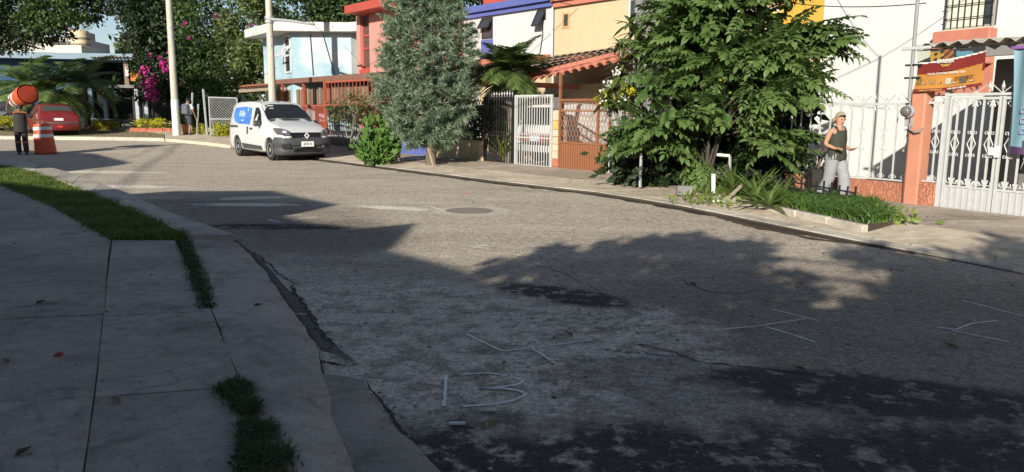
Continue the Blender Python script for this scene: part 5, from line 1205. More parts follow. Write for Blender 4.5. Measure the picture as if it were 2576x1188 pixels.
V.patch('number_plate', [(-1.90, -.17, .68), (-1.90, .19, .68), (-1.875, .19, .8), (-1.875, -.17, .8)], PLATE, t, (-1, 0, .15), .02)
plan_loft(V, 'rear_bumper', [(z, [(-1.55, -.83-g), (-1.8, -.82-g), (-1.9-g, -.66), (-1.94-g, 0), (-1.9-g, .66), (-1.8, .82+g), (-1.55, .83+g)]) for z, g in ((.24, -.03), (.3, .02), (.56, .03), (.6, 0))], CARR, t)
plan_loft(V, 'bumper_strip', [(z, [(-1.5, -.85-g), (-1.8, -.84-g), (-1.92-g, -.67), (-1.96-g, 0), (-1.92-g, .67), (-1.8, .84+g), (-1.5, .85+g)]) for z, g in ((.53, .0), (.545, .012), (.6, .012), (.615, 0))], M('strip_grey', (.1, .085, .085), .6), t)
V.patch('reverse_light', [(-1.975, -.12, .38), (-1.975, .08, .38), (-1.975, .08, .45), (-1.975, -.12, .45)], M('bright_red_lens', (.75, .05, .05), .2), t, (-1, 0, 0), .02)
MB().lathe([(.05, 0), (.05, .012)], (0, 0, 0), 14, V.M @ Matrix.Translation((-1.78, 0, .9)) @ Matrix.Rotation(R(-90), 4, 'Y')).build('emblem', CHROME, t)
MB().tube([V.w((-1.66, .2, .98)), V.w((-1.64, -.3, 1.02))], .012, 4).build('wiper', BLKPL, t)
# ---- dark parked car at the far left edge behind the hedge
dl = at(10, 318, 38.5); dl.z = gz(0, 38)+.1
t = thing('car', 'dark car almost hidden at the left edge behind the yellow hedge', 'car', dl); V = Veh(st, dl, R(175)); V.body(M('car_dark', (.03, .033, .037), .35, .1, 3, spec=.5), t)
V.side('window', [(.45, .95), (-.95, .95), (-1.25, 1.02), (-1.05, 1.27), (.05, 1.28)], CARG, t, sides=(1, -1))
for ax in (1.2, -1.2):
    for sd in (1, -1): V.wheel(ax, sd, .29, t, .83)

# ---- white SUV standing inside the barred gate, tail to the street
sc_ = A.p(-1.72, .55, .12); sd_ = A.n.copy(); syaw = math.atan2(sd_.y, sd_.x); sl_ = sc_+sd_*2.2
st = [(2.2, .62, .4, .7, .85, .6), (1.6, .86, .3, .95, 1.1, .7), (.9, .88, .28, 1.05, 1.2, .74), (.3, .88, .28, 1.1, 1.66, .66), (-1.2, .88, .28, 1.1, 1.7, .66), (-2.0, .87, .3, 1.08, 1.62, .64), (-2.15, .86, .34, 1.02, 1.1, .8), (-2.2, .84, .4, .9, .95, .78)]
t = thing('car', 'white family car parked behind the white barred gate', 'car', sl_); V = Veh(st, sl_, syaw)
V.body(CARW, t)
V.patch('rear_window', [(-2.18, -.7, 1.1), (-2.18, .7, 1.1), (-2.03, .6, 1.55), (-2.03, -.6, 1.55)], CARG, t, (-.95, 0, .3), .01)
V.patch('tail_panel', [(-2.215, -.74, .62), (-2.215, .74, .62), (-2.215, .74, .86), (-2.215, -.74, .86)], M('tail_brown', (.2, .05, .03), .4, .3, 8), t, (-1, 0, 0), .02)
V.patch('number_plate', [(-2.235, -.2, .64), (-2.235, .2, .64), (-2.235, .2, .8), (-2.235, -.2, .8)], M('plate_blue', (.4, .5, .6), .5), t, (-1, 0, 0), .01)
b = plan_loft(V, 'rear_bumper', [(z, [(-1.9, -.9), (-2.2, -.88), (-2.3, -.7), (-2.34, 0), (-2.3, .7), (-2.2, .88), (-1.9, .9)]) for z in (.36, .54)], CARW, t)
V.patch('bumper_gap', [(-2.3, -.7, .545), (-2.3, .7, .545), (-2.21, .7, .6), (-2.21, -.7, .6)], SEAM, t, (-.5, 0, 1), .02)
for ax in (1.3, -1.35):
    for sd in (1, -1): V.wheel(ax, sd, .33, t, .9)
MB().box((-.3, -.3, 0), (.3, .3, .01))
# ================================================================ vegetation
BARK = M('bark', (.13, .1, .075), .95, .3, 6, .8, 22); BARKG = M('grey_bark', (.2, .18, .155), .95, .3, 6, .7, 22)
def leaves(P, size, aspect=.45, updir=None, jitter=1.0, out=None, fold=.18):
    """P (N,3) leaf roots -> folded diamond leaves (two triangles each)"""
    n = len(P); d = rng.normal(0, 1, (n, 3))*jitter
    if out is not None: d = d*.75+out
    d[:, 2] -= .25; d /= np.linalg.norm(d, axis=1)[:, None]+1e-9
    r = rng.normal(0, 1, (n, 3)); r[:, 2] *= .5; s = np.cross(d, r); s /= np.linalg.norm(s, axis=1)[:, None]+1e-9
    nn_ = np.cross(s, d); L = size*rng.uniform(.6, 1.3, n)[:, None]
    a = P; m = P+d*L*.5; tip = P+d*L; w_ = s*L*aspect*.5; up = nn_*L*fold*.4
    V = np.stack([a, m-w_+up, tip, m+w_+up], 1).reshape(-1, 3); b = (np.arange(n)*4)[:, None]
    F = np.concatenate([np.stack([b+0, b+1, b+2], 2), np.stack([b+0, b+2, b+3], 2)], 1).reshape(-1, 3)
    return V, F
def lobe_points(lobes, n, clumps=26, spread=.2, shell=.55):
    """clumped points near the surface of ellipsoids (x,y,z,rx,ry,rz), with outward vectors"""
    out = []; od = []
    vol = np.array([l[3]*l[4]+l[4]*l[5]+l[3]*l[5] for l in lobes]); vol = vol/vol.sum()
    for l, f in zip(lobes, vol):
        k = max(6, int(clumps*1.0)); u = rng.normal(0, 1, (k, 3)); u /= np.linalg.norm(u, axis=1)[:, None]
        rad = rng.uniform(shell, 1.0, k)**.6; c = u*rad[:, None]; m = int(n*f); idx = rng.integers(0, k, m)
        q = c[idx]+rng.normal(0, spread, (m, 3)); out.append(np.array(l[:3])+q*np.array(l[3:])); v = q/(np.linalg.norm(q, axis=1)[:, None]+1e-9); od.append(v)
    return np.concatenate(out), np.concatenate(od)
def foliage(name, lobes, n, size, mat, parent, clumps=26, spread=.2, aspect=.45, shell=.55, outw=.6):
    P, o = lobe_points(lobes, n, clumps, spread, shell); V, F = leaves(P, size, aspect, out=o*outw)
    ob = npmesh(name, V, 3, F, mat, parent, 'stuff'); return ob
def plobe(px, py, rx, ry, Y, depth=.8):
    c = at(px, py, Y); k = Y/F_; return (c.x, c.y, c.z, rx*k, (rx+ry)/2*k*depth, ry*k)
def branchy(parent, base, tips, r0, mat, name='limb', trunkname='trunk', split=.45):
    base = Vector(base); cen = sum((Vector(t_) for t_ in tips), Vector())/len(tips); fork = base.lerp(cen, split)
    MB().tube([base-Vector((0, 0, .1)), base.lerp(fork, .5)+Vector((random.uniform(-.08, .08), random.uniform(-.08, .08), 0)), fork], [r0*1.25, r0, r0*.8], 8).build(trunkname, mat, parent, smooth=60)
    for t_ in tips:
        t_ = Vector(t_); mid = fork.lerp(t_, .5)+Vector((random.uniform(-.15, .15), random.uniform(-.15, .15), random.uniform(0, .2)))
        MB().tube([fork-Vector((0, 0, .03)), mid, t_], [r0*.6, r0*.38, r0*.14], 6).build(name, mat, parent, smooth=60)
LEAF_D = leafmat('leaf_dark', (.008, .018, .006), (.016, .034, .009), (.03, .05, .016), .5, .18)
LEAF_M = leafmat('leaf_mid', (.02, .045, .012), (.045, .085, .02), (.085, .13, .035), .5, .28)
LEAF_L = leafmat('leaf_light', (.05, .08, .02), (.1, .14, .04), (.19, .21, .07), .5, .35)
LEAF_B = leafmat('leaf_big', (.045, .082, .02), (.075, .13, .034), (.12, .175, .055), .5, .22, .3)
LEAF_Y = leafmat('leaf_yellow', (.2, .22, .012), (.42, .4, .02), (.6, .52, .04), .5, .25)
LEAF_P = leafmat('palm_leaf', (.04, .08, .02), (.08, .13, .035), (.16, .2, .07), .42, .22, .5)
BOUG = leafmat('bougainvillea', (.3, .012, .16), (.5, .03, .25), (.6, .08, .3), .6, .3)
NEEDLE = leafmat('pine_needle', (.055, .1, .048), (.15, .215, .135), (.38, .45, .34), .5, .2)
CACT = leafmat('cactus_green', (.04, .1, .02), (.085, .17, .035), (.12, .21, .05), .6, .08, .2)

def tree(label, base, lobes, n, size, mat, r0=.18, bark=BARK, name='tree', cat='tree', group=None, clumps=26, spread=.2, aspect=.45, shell=.5, crown='crown'):
    t = thing(name, label, cat, base, group)
    tips = [(l[0], l[1], l[2]) for l in lobes]
    branchy(t, base, tips, r0, bark); foliage(crown, lobes, n, size, mat, t, clumps, spread, aspect, shell); return t
# ---- trees behind
def gb(px, Y): p = at(px, 340, Y); return Vector((p.x, p.y, gz(p.x, p.y)+.08))
t = tree('tall dark dense tree rising left of the tall concrete pole', gb(400, 47), [plobe(385, 30, 85, 75, 48), plobe(410, 130, 75, 75, 47), plobe(340, -20, 60, 40, 49), plobe(392, 215, 55, 55, 47), plobe(375, 95, 50, 60, 46)], 15000, .34, LEAF_D, .3, clumps=34)  # dark leaf colour stands in for the shade this tree is in
t = tree('ivy covered tree with sunlit leaves right of the tall concrete pole', gb(540, 45), [plobe(510, 60, 75, 110, 46), plobe(560, 180, 85, 90, 45), plobe(480, 190, 45, 80, 45), plobe(500, 255, 60, 50, 44.5)], 15000, .26, LEAF_M, .25, clumps=40, spread=.17)
t = tree('yellow green leafy tree just left of the pale blue house', gb(640, 44), [plobe(625, 60, 60, 95, 44), plobe(640, 170, 45, 75, 43), plobe(600, 230, 45, 45, 42.5)], 9000, .25, LEAF_L, .2, clumps=34, spread=.17)
t = tree('broad dark tree behind the pale blue house roof', gb(760, 52), [plobe(745, 25, 105, 60, 52), plobe(860, 15, 75, 60, 53), plobe(800, -40, 100, 50, 54)], 10000, .34, LEAF_M, .3)
t = tree('dark tree top above the white and blue house', gb(1100, 58), [plobe(1000, -5, 90, 45, 56), plobe(1180, -25, 120, 40, 60), plobe(900, -10, 50, 40, 56)], 6000, .36, LEAF_D, .3)
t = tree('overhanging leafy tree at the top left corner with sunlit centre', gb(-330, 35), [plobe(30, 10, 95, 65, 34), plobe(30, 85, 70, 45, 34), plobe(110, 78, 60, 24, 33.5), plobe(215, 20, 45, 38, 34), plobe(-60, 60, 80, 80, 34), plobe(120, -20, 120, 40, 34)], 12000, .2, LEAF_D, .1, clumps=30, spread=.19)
foliage('crown', [plobe(150, 25, 70, 48, 33), plobe(90, 50, 40, 30, 33)], 3600, .2, LEAF_M, t, 26, .19)  # lighter leaf colour paints the sunlit centre of the crown
t = tree('thin hanging branches against the blue sky', gb(430, 49), [plobe(268, 8, 30, 26, 40), plobe(300, 30, 26, 30, 40)], 420, .22, LEAF_D, .05, clumps=10)
t = tree('small pale tree in the distance beside the blue sky gap', gb(322, 70), [plobe(312, 118, 16, 22, 68)], 800, .3, LEAF_L, .12)
# feathery foliage over the chain link gate
t = tree('feathery bright green young tree above the chain link fence', gb(540, 41), [plobe(540, 225, 55, 20, 41), plobe(500, 235, 30, 15, 41)], 1500, .2, LEAF_M, .05)
# low dark hedge of creepers behind the gate
t = thing('hedge', 'overgrown dark creeper hedge behind the chain link gate', 'hedge', gb(560, 43)); foliage('leaves', [plobe(540, 300, 70, 45, 43), plobe(500, 290, 40, 50, 43), plobe(590, 300, 40, 45, 42), plobe(640, 290, 40, 45, 41)], 7500, .17, LEAF_M, t)
# bougainvillea with magenta flowers
t = tree('bougainvillea bush with magenta flowers beside the concrete pole', gb(390, 43.5), [plobe(385, 185, 45, 45, 44), plobe(400, 215, 40, 40, 43.6), plobe(365, 235, 28, 25, 43.5)], 3600, .17, LEAF_D, .06, clumps=18)
fp = []
for (px, py, s, k) in ((365, 178, 9, 60), (385, 200, 10, 70), (415, 170, 13, 50), (372, 215, 12, 80), (382, 235, 13, 110), (395, 232, 8, 40), (428, 130, 6, 25), (410, 160, 8, 30), (464, 60, 5, 14), (475, 95, 4, 10), (370, 245, 6, 30), (430, 150, 7, 30), (378, 140, 5, 14), (402, 143, 5, 14), (545, 40, 4, 8), (630, 60, 4, 10), (440, 215, 6, 24)):
    c = np.array(at(px, py, 43.1)); fp.append(c+rng.normal(0, s*43/F_*.55, (k, 3)))
V_, F2_ = leaves(np.concatenate(fp), .15, .9); npmesh('blossom', V_, 3, F2_, BOUG, t, 'stuff')
bw = thing('garden_wall', 'dark shaded wall under the bougainvillea', 'wall', gb(400, 45.5)); a = at(338, 330, 45.4); b_ = at(470, 330, 44.6)
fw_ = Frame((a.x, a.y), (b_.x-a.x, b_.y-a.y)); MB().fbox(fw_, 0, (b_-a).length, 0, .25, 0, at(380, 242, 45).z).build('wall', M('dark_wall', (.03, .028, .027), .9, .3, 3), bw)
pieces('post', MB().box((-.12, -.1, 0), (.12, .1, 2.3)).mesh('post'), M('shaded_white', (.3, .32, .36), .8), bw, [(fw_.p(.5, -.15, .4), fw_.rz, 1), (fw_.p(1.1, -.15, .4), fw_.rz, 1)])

# ---- yellow duranta bushes
for (px, py, rx, ry, Y, lab) in ((17, 306, 24, 12, 37.2, 'yellow hedge at the left edge behind the man'), (265, 314, 28, 8, 39.5, 'low yellow bush right of the red car'), (385, 312, 42, 11, 38.2, 'wide yellow bush on a brick edge left of the pole'), (494, 328, 24, 13, 36.3, 'round yellow bush between the pole and chain link gate'), (560, 330, 23, 16, 35.0, 'yellow bush beside the rear of the white van')):
    b0 = at(px, py+ry, Y); t = thing('bush', lab, 'bush', (b0.x, b0.y, gz(0, Y)+.1), 'clipped yellow leaved bushes on the far side')
    lb = [plobe(px+dx*rx, py-abs(dx)*1.5, rx*.5, ry*.95, Y+random.uniform(-.2, .2), 1) for dx in (-.55, 0, .55)]
    foliage('leaves', lb, 1700, .085, LEAF_Y, t, 26, .2); foliage('inner_leaves', lb, 260, .1, LEAF_M, t)
    for q in lb: MB().tube([(b0.x, b0.y, gz(0, Y)), (q[0], q[1], q[2])], .02, 4).build('stem', BARK, t)
for (x0, x1, y, Y, lab) in ((215, 285, 325, 40.2, 'red brick edging right of the red car'), (345, 440, 329, 38.6, 'red brick edging under the wide yellow bush')):
    t = thing('brick_edging', lab, 'edging', at(x0, y, Y)); n = 14; bm__ = MB().box((-.13, -.07, 0), (.13, .07, .2)).mesh('brick')
    pieces('brick', bm__, M('edging_brick', (.35, .12, .07), .9, .3, 5), t, [(Vector((at(x0+(x1-x0)*k/n, y, Y).x, Y+random.uniform(-.02, .02)-.4, gz(0, Y)+.09)), random.uniform(-.1, .1), 1) for k in range(n+1)])
p0 = at(470, 342, 36.2); t = thing('potted_plant', 'bushy green plant in a terracotta pot behind the pole', 'potted plant', (p0.x, p0.y, gz(0, 36)+.12)); b0 = Vector((p0.x, p0.y, gz(0, 36)+.12))
MB().lathe([(.17, 0), (.24, .42), (.26, .42), (.26, .48), (.2, .48)], b0, 16).build('pot', M('terracotta', (.45, .2, .11), .9, .15, 5), t, smooth=40)
foliage('leaves', [(b0.x-.05, b0.y, b0.z+.75, .38, .35, .35)], 1300, .12, LEAF_M, t)

# ---- feather palms
def frond_mesh(L, droop, mat, nl=34, ll=.5, lw=.045, vee=.5, name='frond'):
    """arched feather leaf along +x, tip drooping; leaflets both sides"""
    b = MB(); pts = []
    for k in range(13):
        t = k/12; pts.append(Vector((L*(t-.18*droop*t*t), 0, L*(.32*t-droop*.62*t*t))))
    b.tube(pts, [.022*(1-.85*k/12) for k in range(13)], 4)
    for k in range(nl):
        t = .1+.9*k/(nl-1); i = min(11, int(t*12)); f = t*12-i; p = pts[i].lerp(pts[i+1], f); d = (pts[i+1]-pts[i]).normalized(); up = Vector((0, 1, 0)).cross(d)*-1
        l_ = ll*(math.sin(PI*min(1, .15+t*.85))**.6)*random.uniform(.85, 1.1)+.06
        for s in (-1, 1):
            v = (d*.75+Vector((0, s, 0))*.9+up*vee*.35).normalized(); q = p+v*l_+Vector((0, 0, -.3*l_*random.uniform(.6, 1.3))); m = p.lerp(q, .5)+Vector((0, 0, .07*l_)); w_ = d*lw*.5
            b.add([p-w_*.6, p+w_*.6, m+w_, q, m-w_], [(0, 1, 2, 4), (4, 2, 3)])
    me = b.mesh(name, fixn=False); me.materials.append(mat); return me
def palm(label, base, top, r, nf, L, droopr, mat, tilt=(.0, 1.0), ll=.5, lw=.045, name='palm', bark=BARKG, keep=None):
    t = thing(name, label, 'palm', base); base = Vector(base); top = Vector(top)
    MB().tube([base, base.lerp(top, .5)+Vector((.04, 0, 0)), top], [r*1.3, r, r*.85], 10).build('trunk', bark, t, smooth=60)
    ms = [frond_mesh(L, d_, mat, ll=ll, lw=lw) for d_ in droopr]; pl = []
    for k in range(nf):
        az = 2*PI*k*.382; el = R(75)-R(85)*(k/nf)**.8+R(random.uniform(-8, 8))
        if keep and not keep(az): continue
        e = Matrix.Rotation(az, 3, 'Z') @ Matrix.Rotation(-el+R(18), 3, 'Y'); pieces('frond', ms[k % len(ms)], None, t, [(top, e.to_euler(), random.uniform(.85, 1.1))])
    return t
tb = A.hit(1280, 430, .5); b0 = A.p(tb[0], .5, .1); tp = A.hit(1277, 180, .5)
palm('palm with arching feathery fronds behind the black gate', b0, A.p(tp[0], .5, tp[1]), .09, 36, 1.45, (.6, .8, 1.0), leafmat('palm_leaf_light', (.04, .075, .02), (.08, .125, .035), (.17, .21, .07), .45, .25, .4), ll=.5, lw=.06)
for (px, py, Y, lab, L, nf) in ((120, 235, 37.5, 'large feather palm behind the red car', 2.7, 16), (205, 215, 39, 'large feather palm with long drooping fronds in front of the dark garage', 2.5, 14), (60, 215, 41, 'shaded palm in front of the blue wall at the left edge', 2.3, 12)):
    tp = at(px, py, Y); palm(lab, (tp.x-.1, tp.y, gz(0, Y)+.1), tp, .16, nf+4, L, (.7, .95, 1.2), leafmat('palm_leaf_sunlit', (.07, .12, .035), (.13, .19, .06), (.24, .28, .12), .45, .3, .3), ll=.85, lw=.085)  # paler leaf colour stands in for sunlight on these fronds
def spiky(label, base, n, L, wd, mat, name='yucca', spread=1.0, cat='plant', trunk=0, elmin=-10):
    t = thing(name, label, cat, base); base = Vector(base); top = base+Vector((0, 0, trunk))
    if trunk: MB().tube([base-Vector((0, 0, .05)), top], [.07, .06], 8).build('trunk', BARKG, t)
    b = MB(); 
    for k in range(7): # one blade mesh: folded strap, along +x
        pass
    seg = 5; vs = []; fs = []
    for k in range(seg+1):
        u = k/seg; x = L*u*(1-.1*u); z = -L*.28*spread*u*u; w_ = wd*(.6+.9*u if u < .35 else 1.0-(u-.35)*1.5)*.5; w_ = max(.002, w_)
        vs += [(x, -w_, z+w_*.4), (x, 0, z), (x, w_, z+w_*.4)]
    for k in range(seg): fs += [(3*k, 3*k+1, 3*k+4, 3*k+3), (3*k+1, 3*k+2, 3*k+5, 3*k+4)]
    me = MB().add(vs, fs).mesh('blade', fixn=False); me.materials.append(mat); pl = []
    for k in range(n):
        az = random.uniform(0, 2*PI); el = R(random.uniform(elmin, 82)); e = Matrix.Rotation(az, 3, 'Z') @ Matrix.Rotation(-el, 3, 'Y'); pl.append((top, e.to_euler(), random.uniform(.65, 1.1)))
    pieces('blade', me, None, t, pl); return t
sp = at(287, 262, 42); spiky('dark spiky yucca with a starburst of blades in the far garden', (sp.x, sp.y, gz(0, 42)+.1), 46, 1.0, .06, LEAF_P, trunk=max(.3, at(287, 222, 42).z-gz(0, 42)-.1))
for (px, py, Y, n, lab) in ((300, 296, 41.3, 40, 'grassy strap leaf clump below the yucca'), (340, 297, 41.0, 46, 'wide green strap leaf clump by the dark wall'), (245, 300, 41.8, 26, 'dark leafy plant right of the red car'), (215, 262, 41, 16, 'upright broad banana like leaf behind the red car')):
    q = at(px, py, Y); spiky(lab, (q.x, q.y, gz(0, Y)+.1), n, .95 if n != 16 else 1.6, .07 if n != 16 else .25, LEAF_P, name='plant')
q = at(215, 280, 41); q2 = at(65, 300, 38.5); spiky('short dark plant behind the standing barrel', (q2.x, q2.y, gz(0, 38)+.1), 26, .8, .06, LEAF_P, name='plant')

# ---- blue green pine on the pavement
pb = gp(1084, 412, .12); t = thing('pine_tree', 'dense blue green pine standing on the pavement near the low beige wall', 'tree', pb); Yp = pb.y
MB().tube([pb-Vector((0, 0, .1)), pb+Vector((0, .1, 1.2)), pb+Vector((-.05, .1, 3)), pb+Vector((-.1, .1, 6.2))], [.16, .13, .1, .03], 9).build('trunk', BARK, t, smooth=60)
prof = [(.5, .4), (.8, .7), (1.2, .95), (1.8, 1.15), (2.4, 1.2), (3.0, 1.1), (3.6, .95), (4.2, .76), (4.8, .58), (5.4, .42), (6.2, .15)]
def prad(z):
    for (a, r0_), (b_, r1_) in zip(prof, prof[1:]):
        if a <= z <= b_: return r0_+(r1_-r0_)*(z-a)/(b_-a)
    return .3
NV_, NF_ = [], []; off = 0; limb = MB()
for k in range(1900):
    z = random.uniform(.45, 6.1); az = random.uniform(0, 2*PI); rr = prad(z)*random.uniform(.4, 1.08)*(1+.12*math.sin(az*3+z*2.3)); c = Vector((pb.x+rr*math.cos(az)-.03*z, pb.y+.1+rr*math.sin(az), pb.z+z))
    dirv = Vector((math.cos(az)*.9, math.sin(az)*.9, random.uniform(-.2, .75))).normalized(); Lf = random.uniform(.22, .4)
    if k % 12 == 0: limb.tube([(pb.x-.03*z, pb.y+.1, pb.z+z-.25*rr), c], [.03, .012], 4)
    m = 64; tt = rng.uniform(0, 1, m); base_ = np.array(c)+np.outer(tt*Lf, np.array(dirv)); rd_ = rng.normal(0, 1, (m, 3)); dd = np.array(dirv)*.75; v = rd_/np.linalg.norm(rd_, axis=1)[:, None]*.85+dd; v /= np.linalg.norm(v, axis=1)[:, None]
    ln = (.17*rng.uniform(.7, 1.2, m))[:, None]; sd_ = np.cross(v, rng.normal(0, 1, (m, 3))); sd_ /= np.linalg.norm(sd_, axis=1)[:, None]; wn_ = .011
    NV_.append(np.stack([base_-sd_*wn_, base_+sd_*wn_, base_+v*ln+np.array([0, 0, -.02])], 1).reshape(-1, 3)); NF_.append(np.arange(m*3).reshape(-1, 3)+off); off += m*3
npmesh('needles', np.concatenate(NV_), 3, np.concatenate(NF_), NEEDLE, t, 'stuff'); limb.build('branches', BARK, t, kind='stuff')
p1, p2 = gp(1092, 416, .12), None; st_ = thing('stake', 'pale wooden stake leaning against the pine trunk', 'stake', p1); q = at(1079, 372, p1.y+.1); MB().beam(p1, q, .1, .04).build('plank', M('pale_timber', (.3, .25, .18), .9, .25, 8), st_)

# ---- prickly cactus shrub of flat green pads
cb = gp(955, 408, .12); t = thing('cactus', 'sprawling green pad cactus at the kerb left of the pine', 'cactus', cb); pad = MB(); n = 10
vs = []; 
for s in (-1, 1):
    for k in range(n): a = 2*PI*k/n; vs.append((.052*math.cos(a)*(1+.12*math.sin(a)), s*.012, .085+.085*math.sin(a)))
fs = [tuple(range(n))[::-1], tuple(range(n, 2*n))]+[(k, (k+1) % n, n+(k+1) % n, n+k) for k in range(n)]
pm = MB().add(vs, fs).mesh('pad'); pm.materials.append(CACT); pl = []
lob = [plobe(930, 370, 32, 34, cb.y, 1), plobe(965, 385, 30, 28, cb.y-.1, 1), plobe(945, 325, 24, 30, cb.y+.2, 1), plobe(975, 345, 26, 36, cb.y+.15, 1), plobe(938, 398, 30, 14, cb.y-.3, 1)]
P, o = lobe_points(lob, 290, 22, .22, .5)
for p, v in zip(P, o):
    if p[2] < .14: p[2] = .14+random.random()*.1
    e = Vector((v[0]*.8, v[1]*.8, v[2]*.6+.7)).to_track_quat('Z', 'Y').to_euler(); e.rotate_axis('Z', random.uniform(0, PI)); pl.append((p, e, random.uniform(.75, 1.35)))
pieces('pad', pm, None, t, pl[:290]); P, o = lobe_points(lob, 700, 22, .2, .3); V_, F2_ = leaves(P, .13, .75); npmesh('inner_pads', V_, 3, F2_, CACT, t, 'stuff')
for l in lob: MB().tube([cb-Vector((0, 0, .05)), (l[0], l[1], l[2])], [.06, .03], 5).build('stem', CACT, t)
cb2 = gp(1000, 405, .12); MB().tube([cb2, cb2+Vector((0, 0, .42))], .09, 8).build('stump', M('cut_stump', (.42, .38, .28), .9), t)
# dry twiggy shrub in front of the carport
tw_ = A.hit(880, 385, -.6); b0 = A.p(tw_[0], -.6, .12); t = thing('shrub', 'dry twiggy shrub with yellowing leaves in front of the carport', 'shrub', b0); DRYL = leafmat('leaf_dryish', (.05, .055, .018), (.1, .1, .03), (.17, .14, .05), .6, .25)
lob = []
for (px, py, rx, ry) in ((850, 275, 26, 22), (885, 265, 30, 25), (915, 280, 26, 26), (870, 300, 34, 18), (900, 255, 20, 20)):
    s_, z_ = A.hit(px, py, -.6); q = A.p(s_, -.6, z_); lob.append((q.x, q.y, q.z, rx*b0.y/F_, .4, ry*b0.y/F_))
foliage('leaves', lob, 850, .13, DRYL, t, 16, .28, .4)
for k, l in enumerate(lob): MB().tube([b0, b0.lerp(Vector(l[:3]), .5)+Vector((random.uniform(-.2, .2), 0, .1)), l[:3]], [.03, .02, .01], 5).build('stem', BARKG, t)
q = A.hit(820, 300, -.5); MB().tube([b0, A.p(q[0], -.5, q[1])], .02, 5).build('stem', BARKG, t)

# ---- the big shrub with large compound leaves
tb = gp(1775, 480, .12); t = thing('shrub_tree', 'big spreading shrub tree with large compound leaves over the pavement', 'tree', tb); Yt = 14.6
def compound(L=.8, pairs=6, ll=.24, lw=.11, name='leaf', droop=.5):
    b = MB(); pts = [Vector((L*k/8, 0, L*(.1*k/8-droop*.5*(k/8)**2))) for k in range(9)]; b.tube(pts, [.008]*8+[.004], 3)
    def leaflet(p, d, l_):
        d = d.normalized(); s = d.cross(Vector((0, 0, 1))).normalized(); u = s.cross(d); w_ = lw*l_/ll*.5; dz = Vector((0, 0, -1))
        m1 = p+d*l_*.35; m2 = p+d*l_*.7+dz*l_*.06; tip = p+d*l_+dz*l_*.22
        b.add([p, m1-s*w_+u*.015, m2-s*w_*.85+u*.012, tip, m2+s*w_*.85+u*.012, m1+s*w_+u*.015, m1, m2], [(0, 1, 6), (0, 6, 5), (1, 2, 7, 6), (6, 7, 4, 5), (2, 3, 7), (7, 3, 4)])
    for k in range(pairs):
        u_ = .22+.7*k/(pairs-1); i = min(7, int(u_*8)); p = pts[i].lerp(pts[i+1], u_*8-i); d = (pts[i+1]-pts[i]).normalized()
        for s in (-1, 1): leaflet(p, d*.65+Vector((0, s*.85, .03)), ll*random.uniform(.85, 1.1)*(.8+.35*math.sin(PI*u_)))
    leaflet(pts[8], pts[8]-pts[7], ll*1.05); me = b.mesh(name, fixn=False); me.materials.append(LEAF_B); return me
CL = [compound(.7, 5, .25, .125, droop=.3), compound(.85, 6, .23, .115, droop=.15), compound(.55, 4, .27, .14, droop=.5), compound(.75, 5, .22, .11, droop=.75), compound(.5, 3, .29, .15, droop=.2)]
LB = [(1850, 140, 95, 80, 14.6), (1760, 190, 75, 70, 14.9), (1830, 30, 120, 60, 14.9), (1740, 90, 65, 70, 15.2), (1940, 160, 80, 70, 14.4), (2010, 205, 60, 55, 14.3), (1970, 90, 55, 45, 14.7), (2060, 80, 30, 18, 14.4), (1640, 318, 55, 28, 14.5), (1720, 280, 75, 38, 14.2), (1840, 280, 80, 48, 14.2), (1920, 230, 60, 50, 13.9), (1960, 350, 45, 25, 13.8), (1590, 350, 28, 22, 14.9), (1790, -20, 130, 50, 15.2), (1900, -30, 100, 45, 14.6), (1690, 360, 50, 25, 14.8), (1700, 30, 60, 50, 15.3), (1670, 110, 40, 50, 15.4), (1850, -40, 180, 50, 15.0), (1660, 210, 35, 40, 15.2), (2020, 130, 45, 35, 14.5), (2080, 95, 28, 16, 14.3)]
lobes = [plobe(*l, 1) for l in LB]; allp = []
lc = Vector((sum(l[0] for l in lobes)/len(lobes), sum(l[1] for l in lobes)/len(lobes), 0))
for l in lobes:
    ar = l[3]*l[5]; nfr = int(26+ar*42)
    for k in range(nfr):
        u = rng.normal(0, 1, 3); u[1] -= .55; u[2] += .25; u /= np.linalg.norm(u); rr = random.uniform(.35, .85)
        c = Vector((l[0]+u[0]*l[3]*rr, l[1]+u[1]*l[4]*rr, l[2]+u[2]*l[5]*rr)); ov = Vector((u[0]*l[3], u[1]*l[4], 0)); az = math.atan2(ov.y, ov.x)+random.uniform(-1.0, 1.0); pit = R(random.uniform(-38, 46))
        allp.append((c, (Matrix.Rotation(az, 3, 'Z') @ Matrix.Rotation(pit, 3, 'Y') @ Matrix.Rotation(random.uniform(-.8, .8), 3, 'X')).to_euler(), random.uniform(.52, .8), k))
# separate fronds that stand out
for (px, py, Y, az, pit, s_) in ((1950, 340, 13.5, -8, 6, 1.0), (1975, 365, 13.4, -18, 10, 1.0), (1940, 385, 13.5, -35, 22, .9), (2000, 330, 13.6, 4, 4, 1.0), (2040, 60, 14.3, 5, -8, 1.0), (2070, 70, 14.3, -25, 14, .9), (1590, 350, 14.2, 195, 8, .7), (1620, 370, 14.1, 220, 14, .7), (1580, 330, 14.4, 170, 4, .65)):
    allp.append((at(px, py, Y), (Matrix.Rotation(R(az), 3, 'Z') @ Matrix.Rotation(R(pit), 3, 'Y')).to_euler(), s_, 0))
allp.sort(key=lambda q: q[0].y)
for i, (c, e, s_, k) in enumerate(allp[:290]): pieces('leaf', CL[i % 5], None, t, [(c, e, s_)])
VV, FF = [], []; off = 0; tri = []
for m in CL:
    mv = np.array([v.co[:] for v in m.vertices]); m.calc_loop_triangles(); tri.append((mv, np.array([x.vertices[:] for x in m.loop_triangles])))
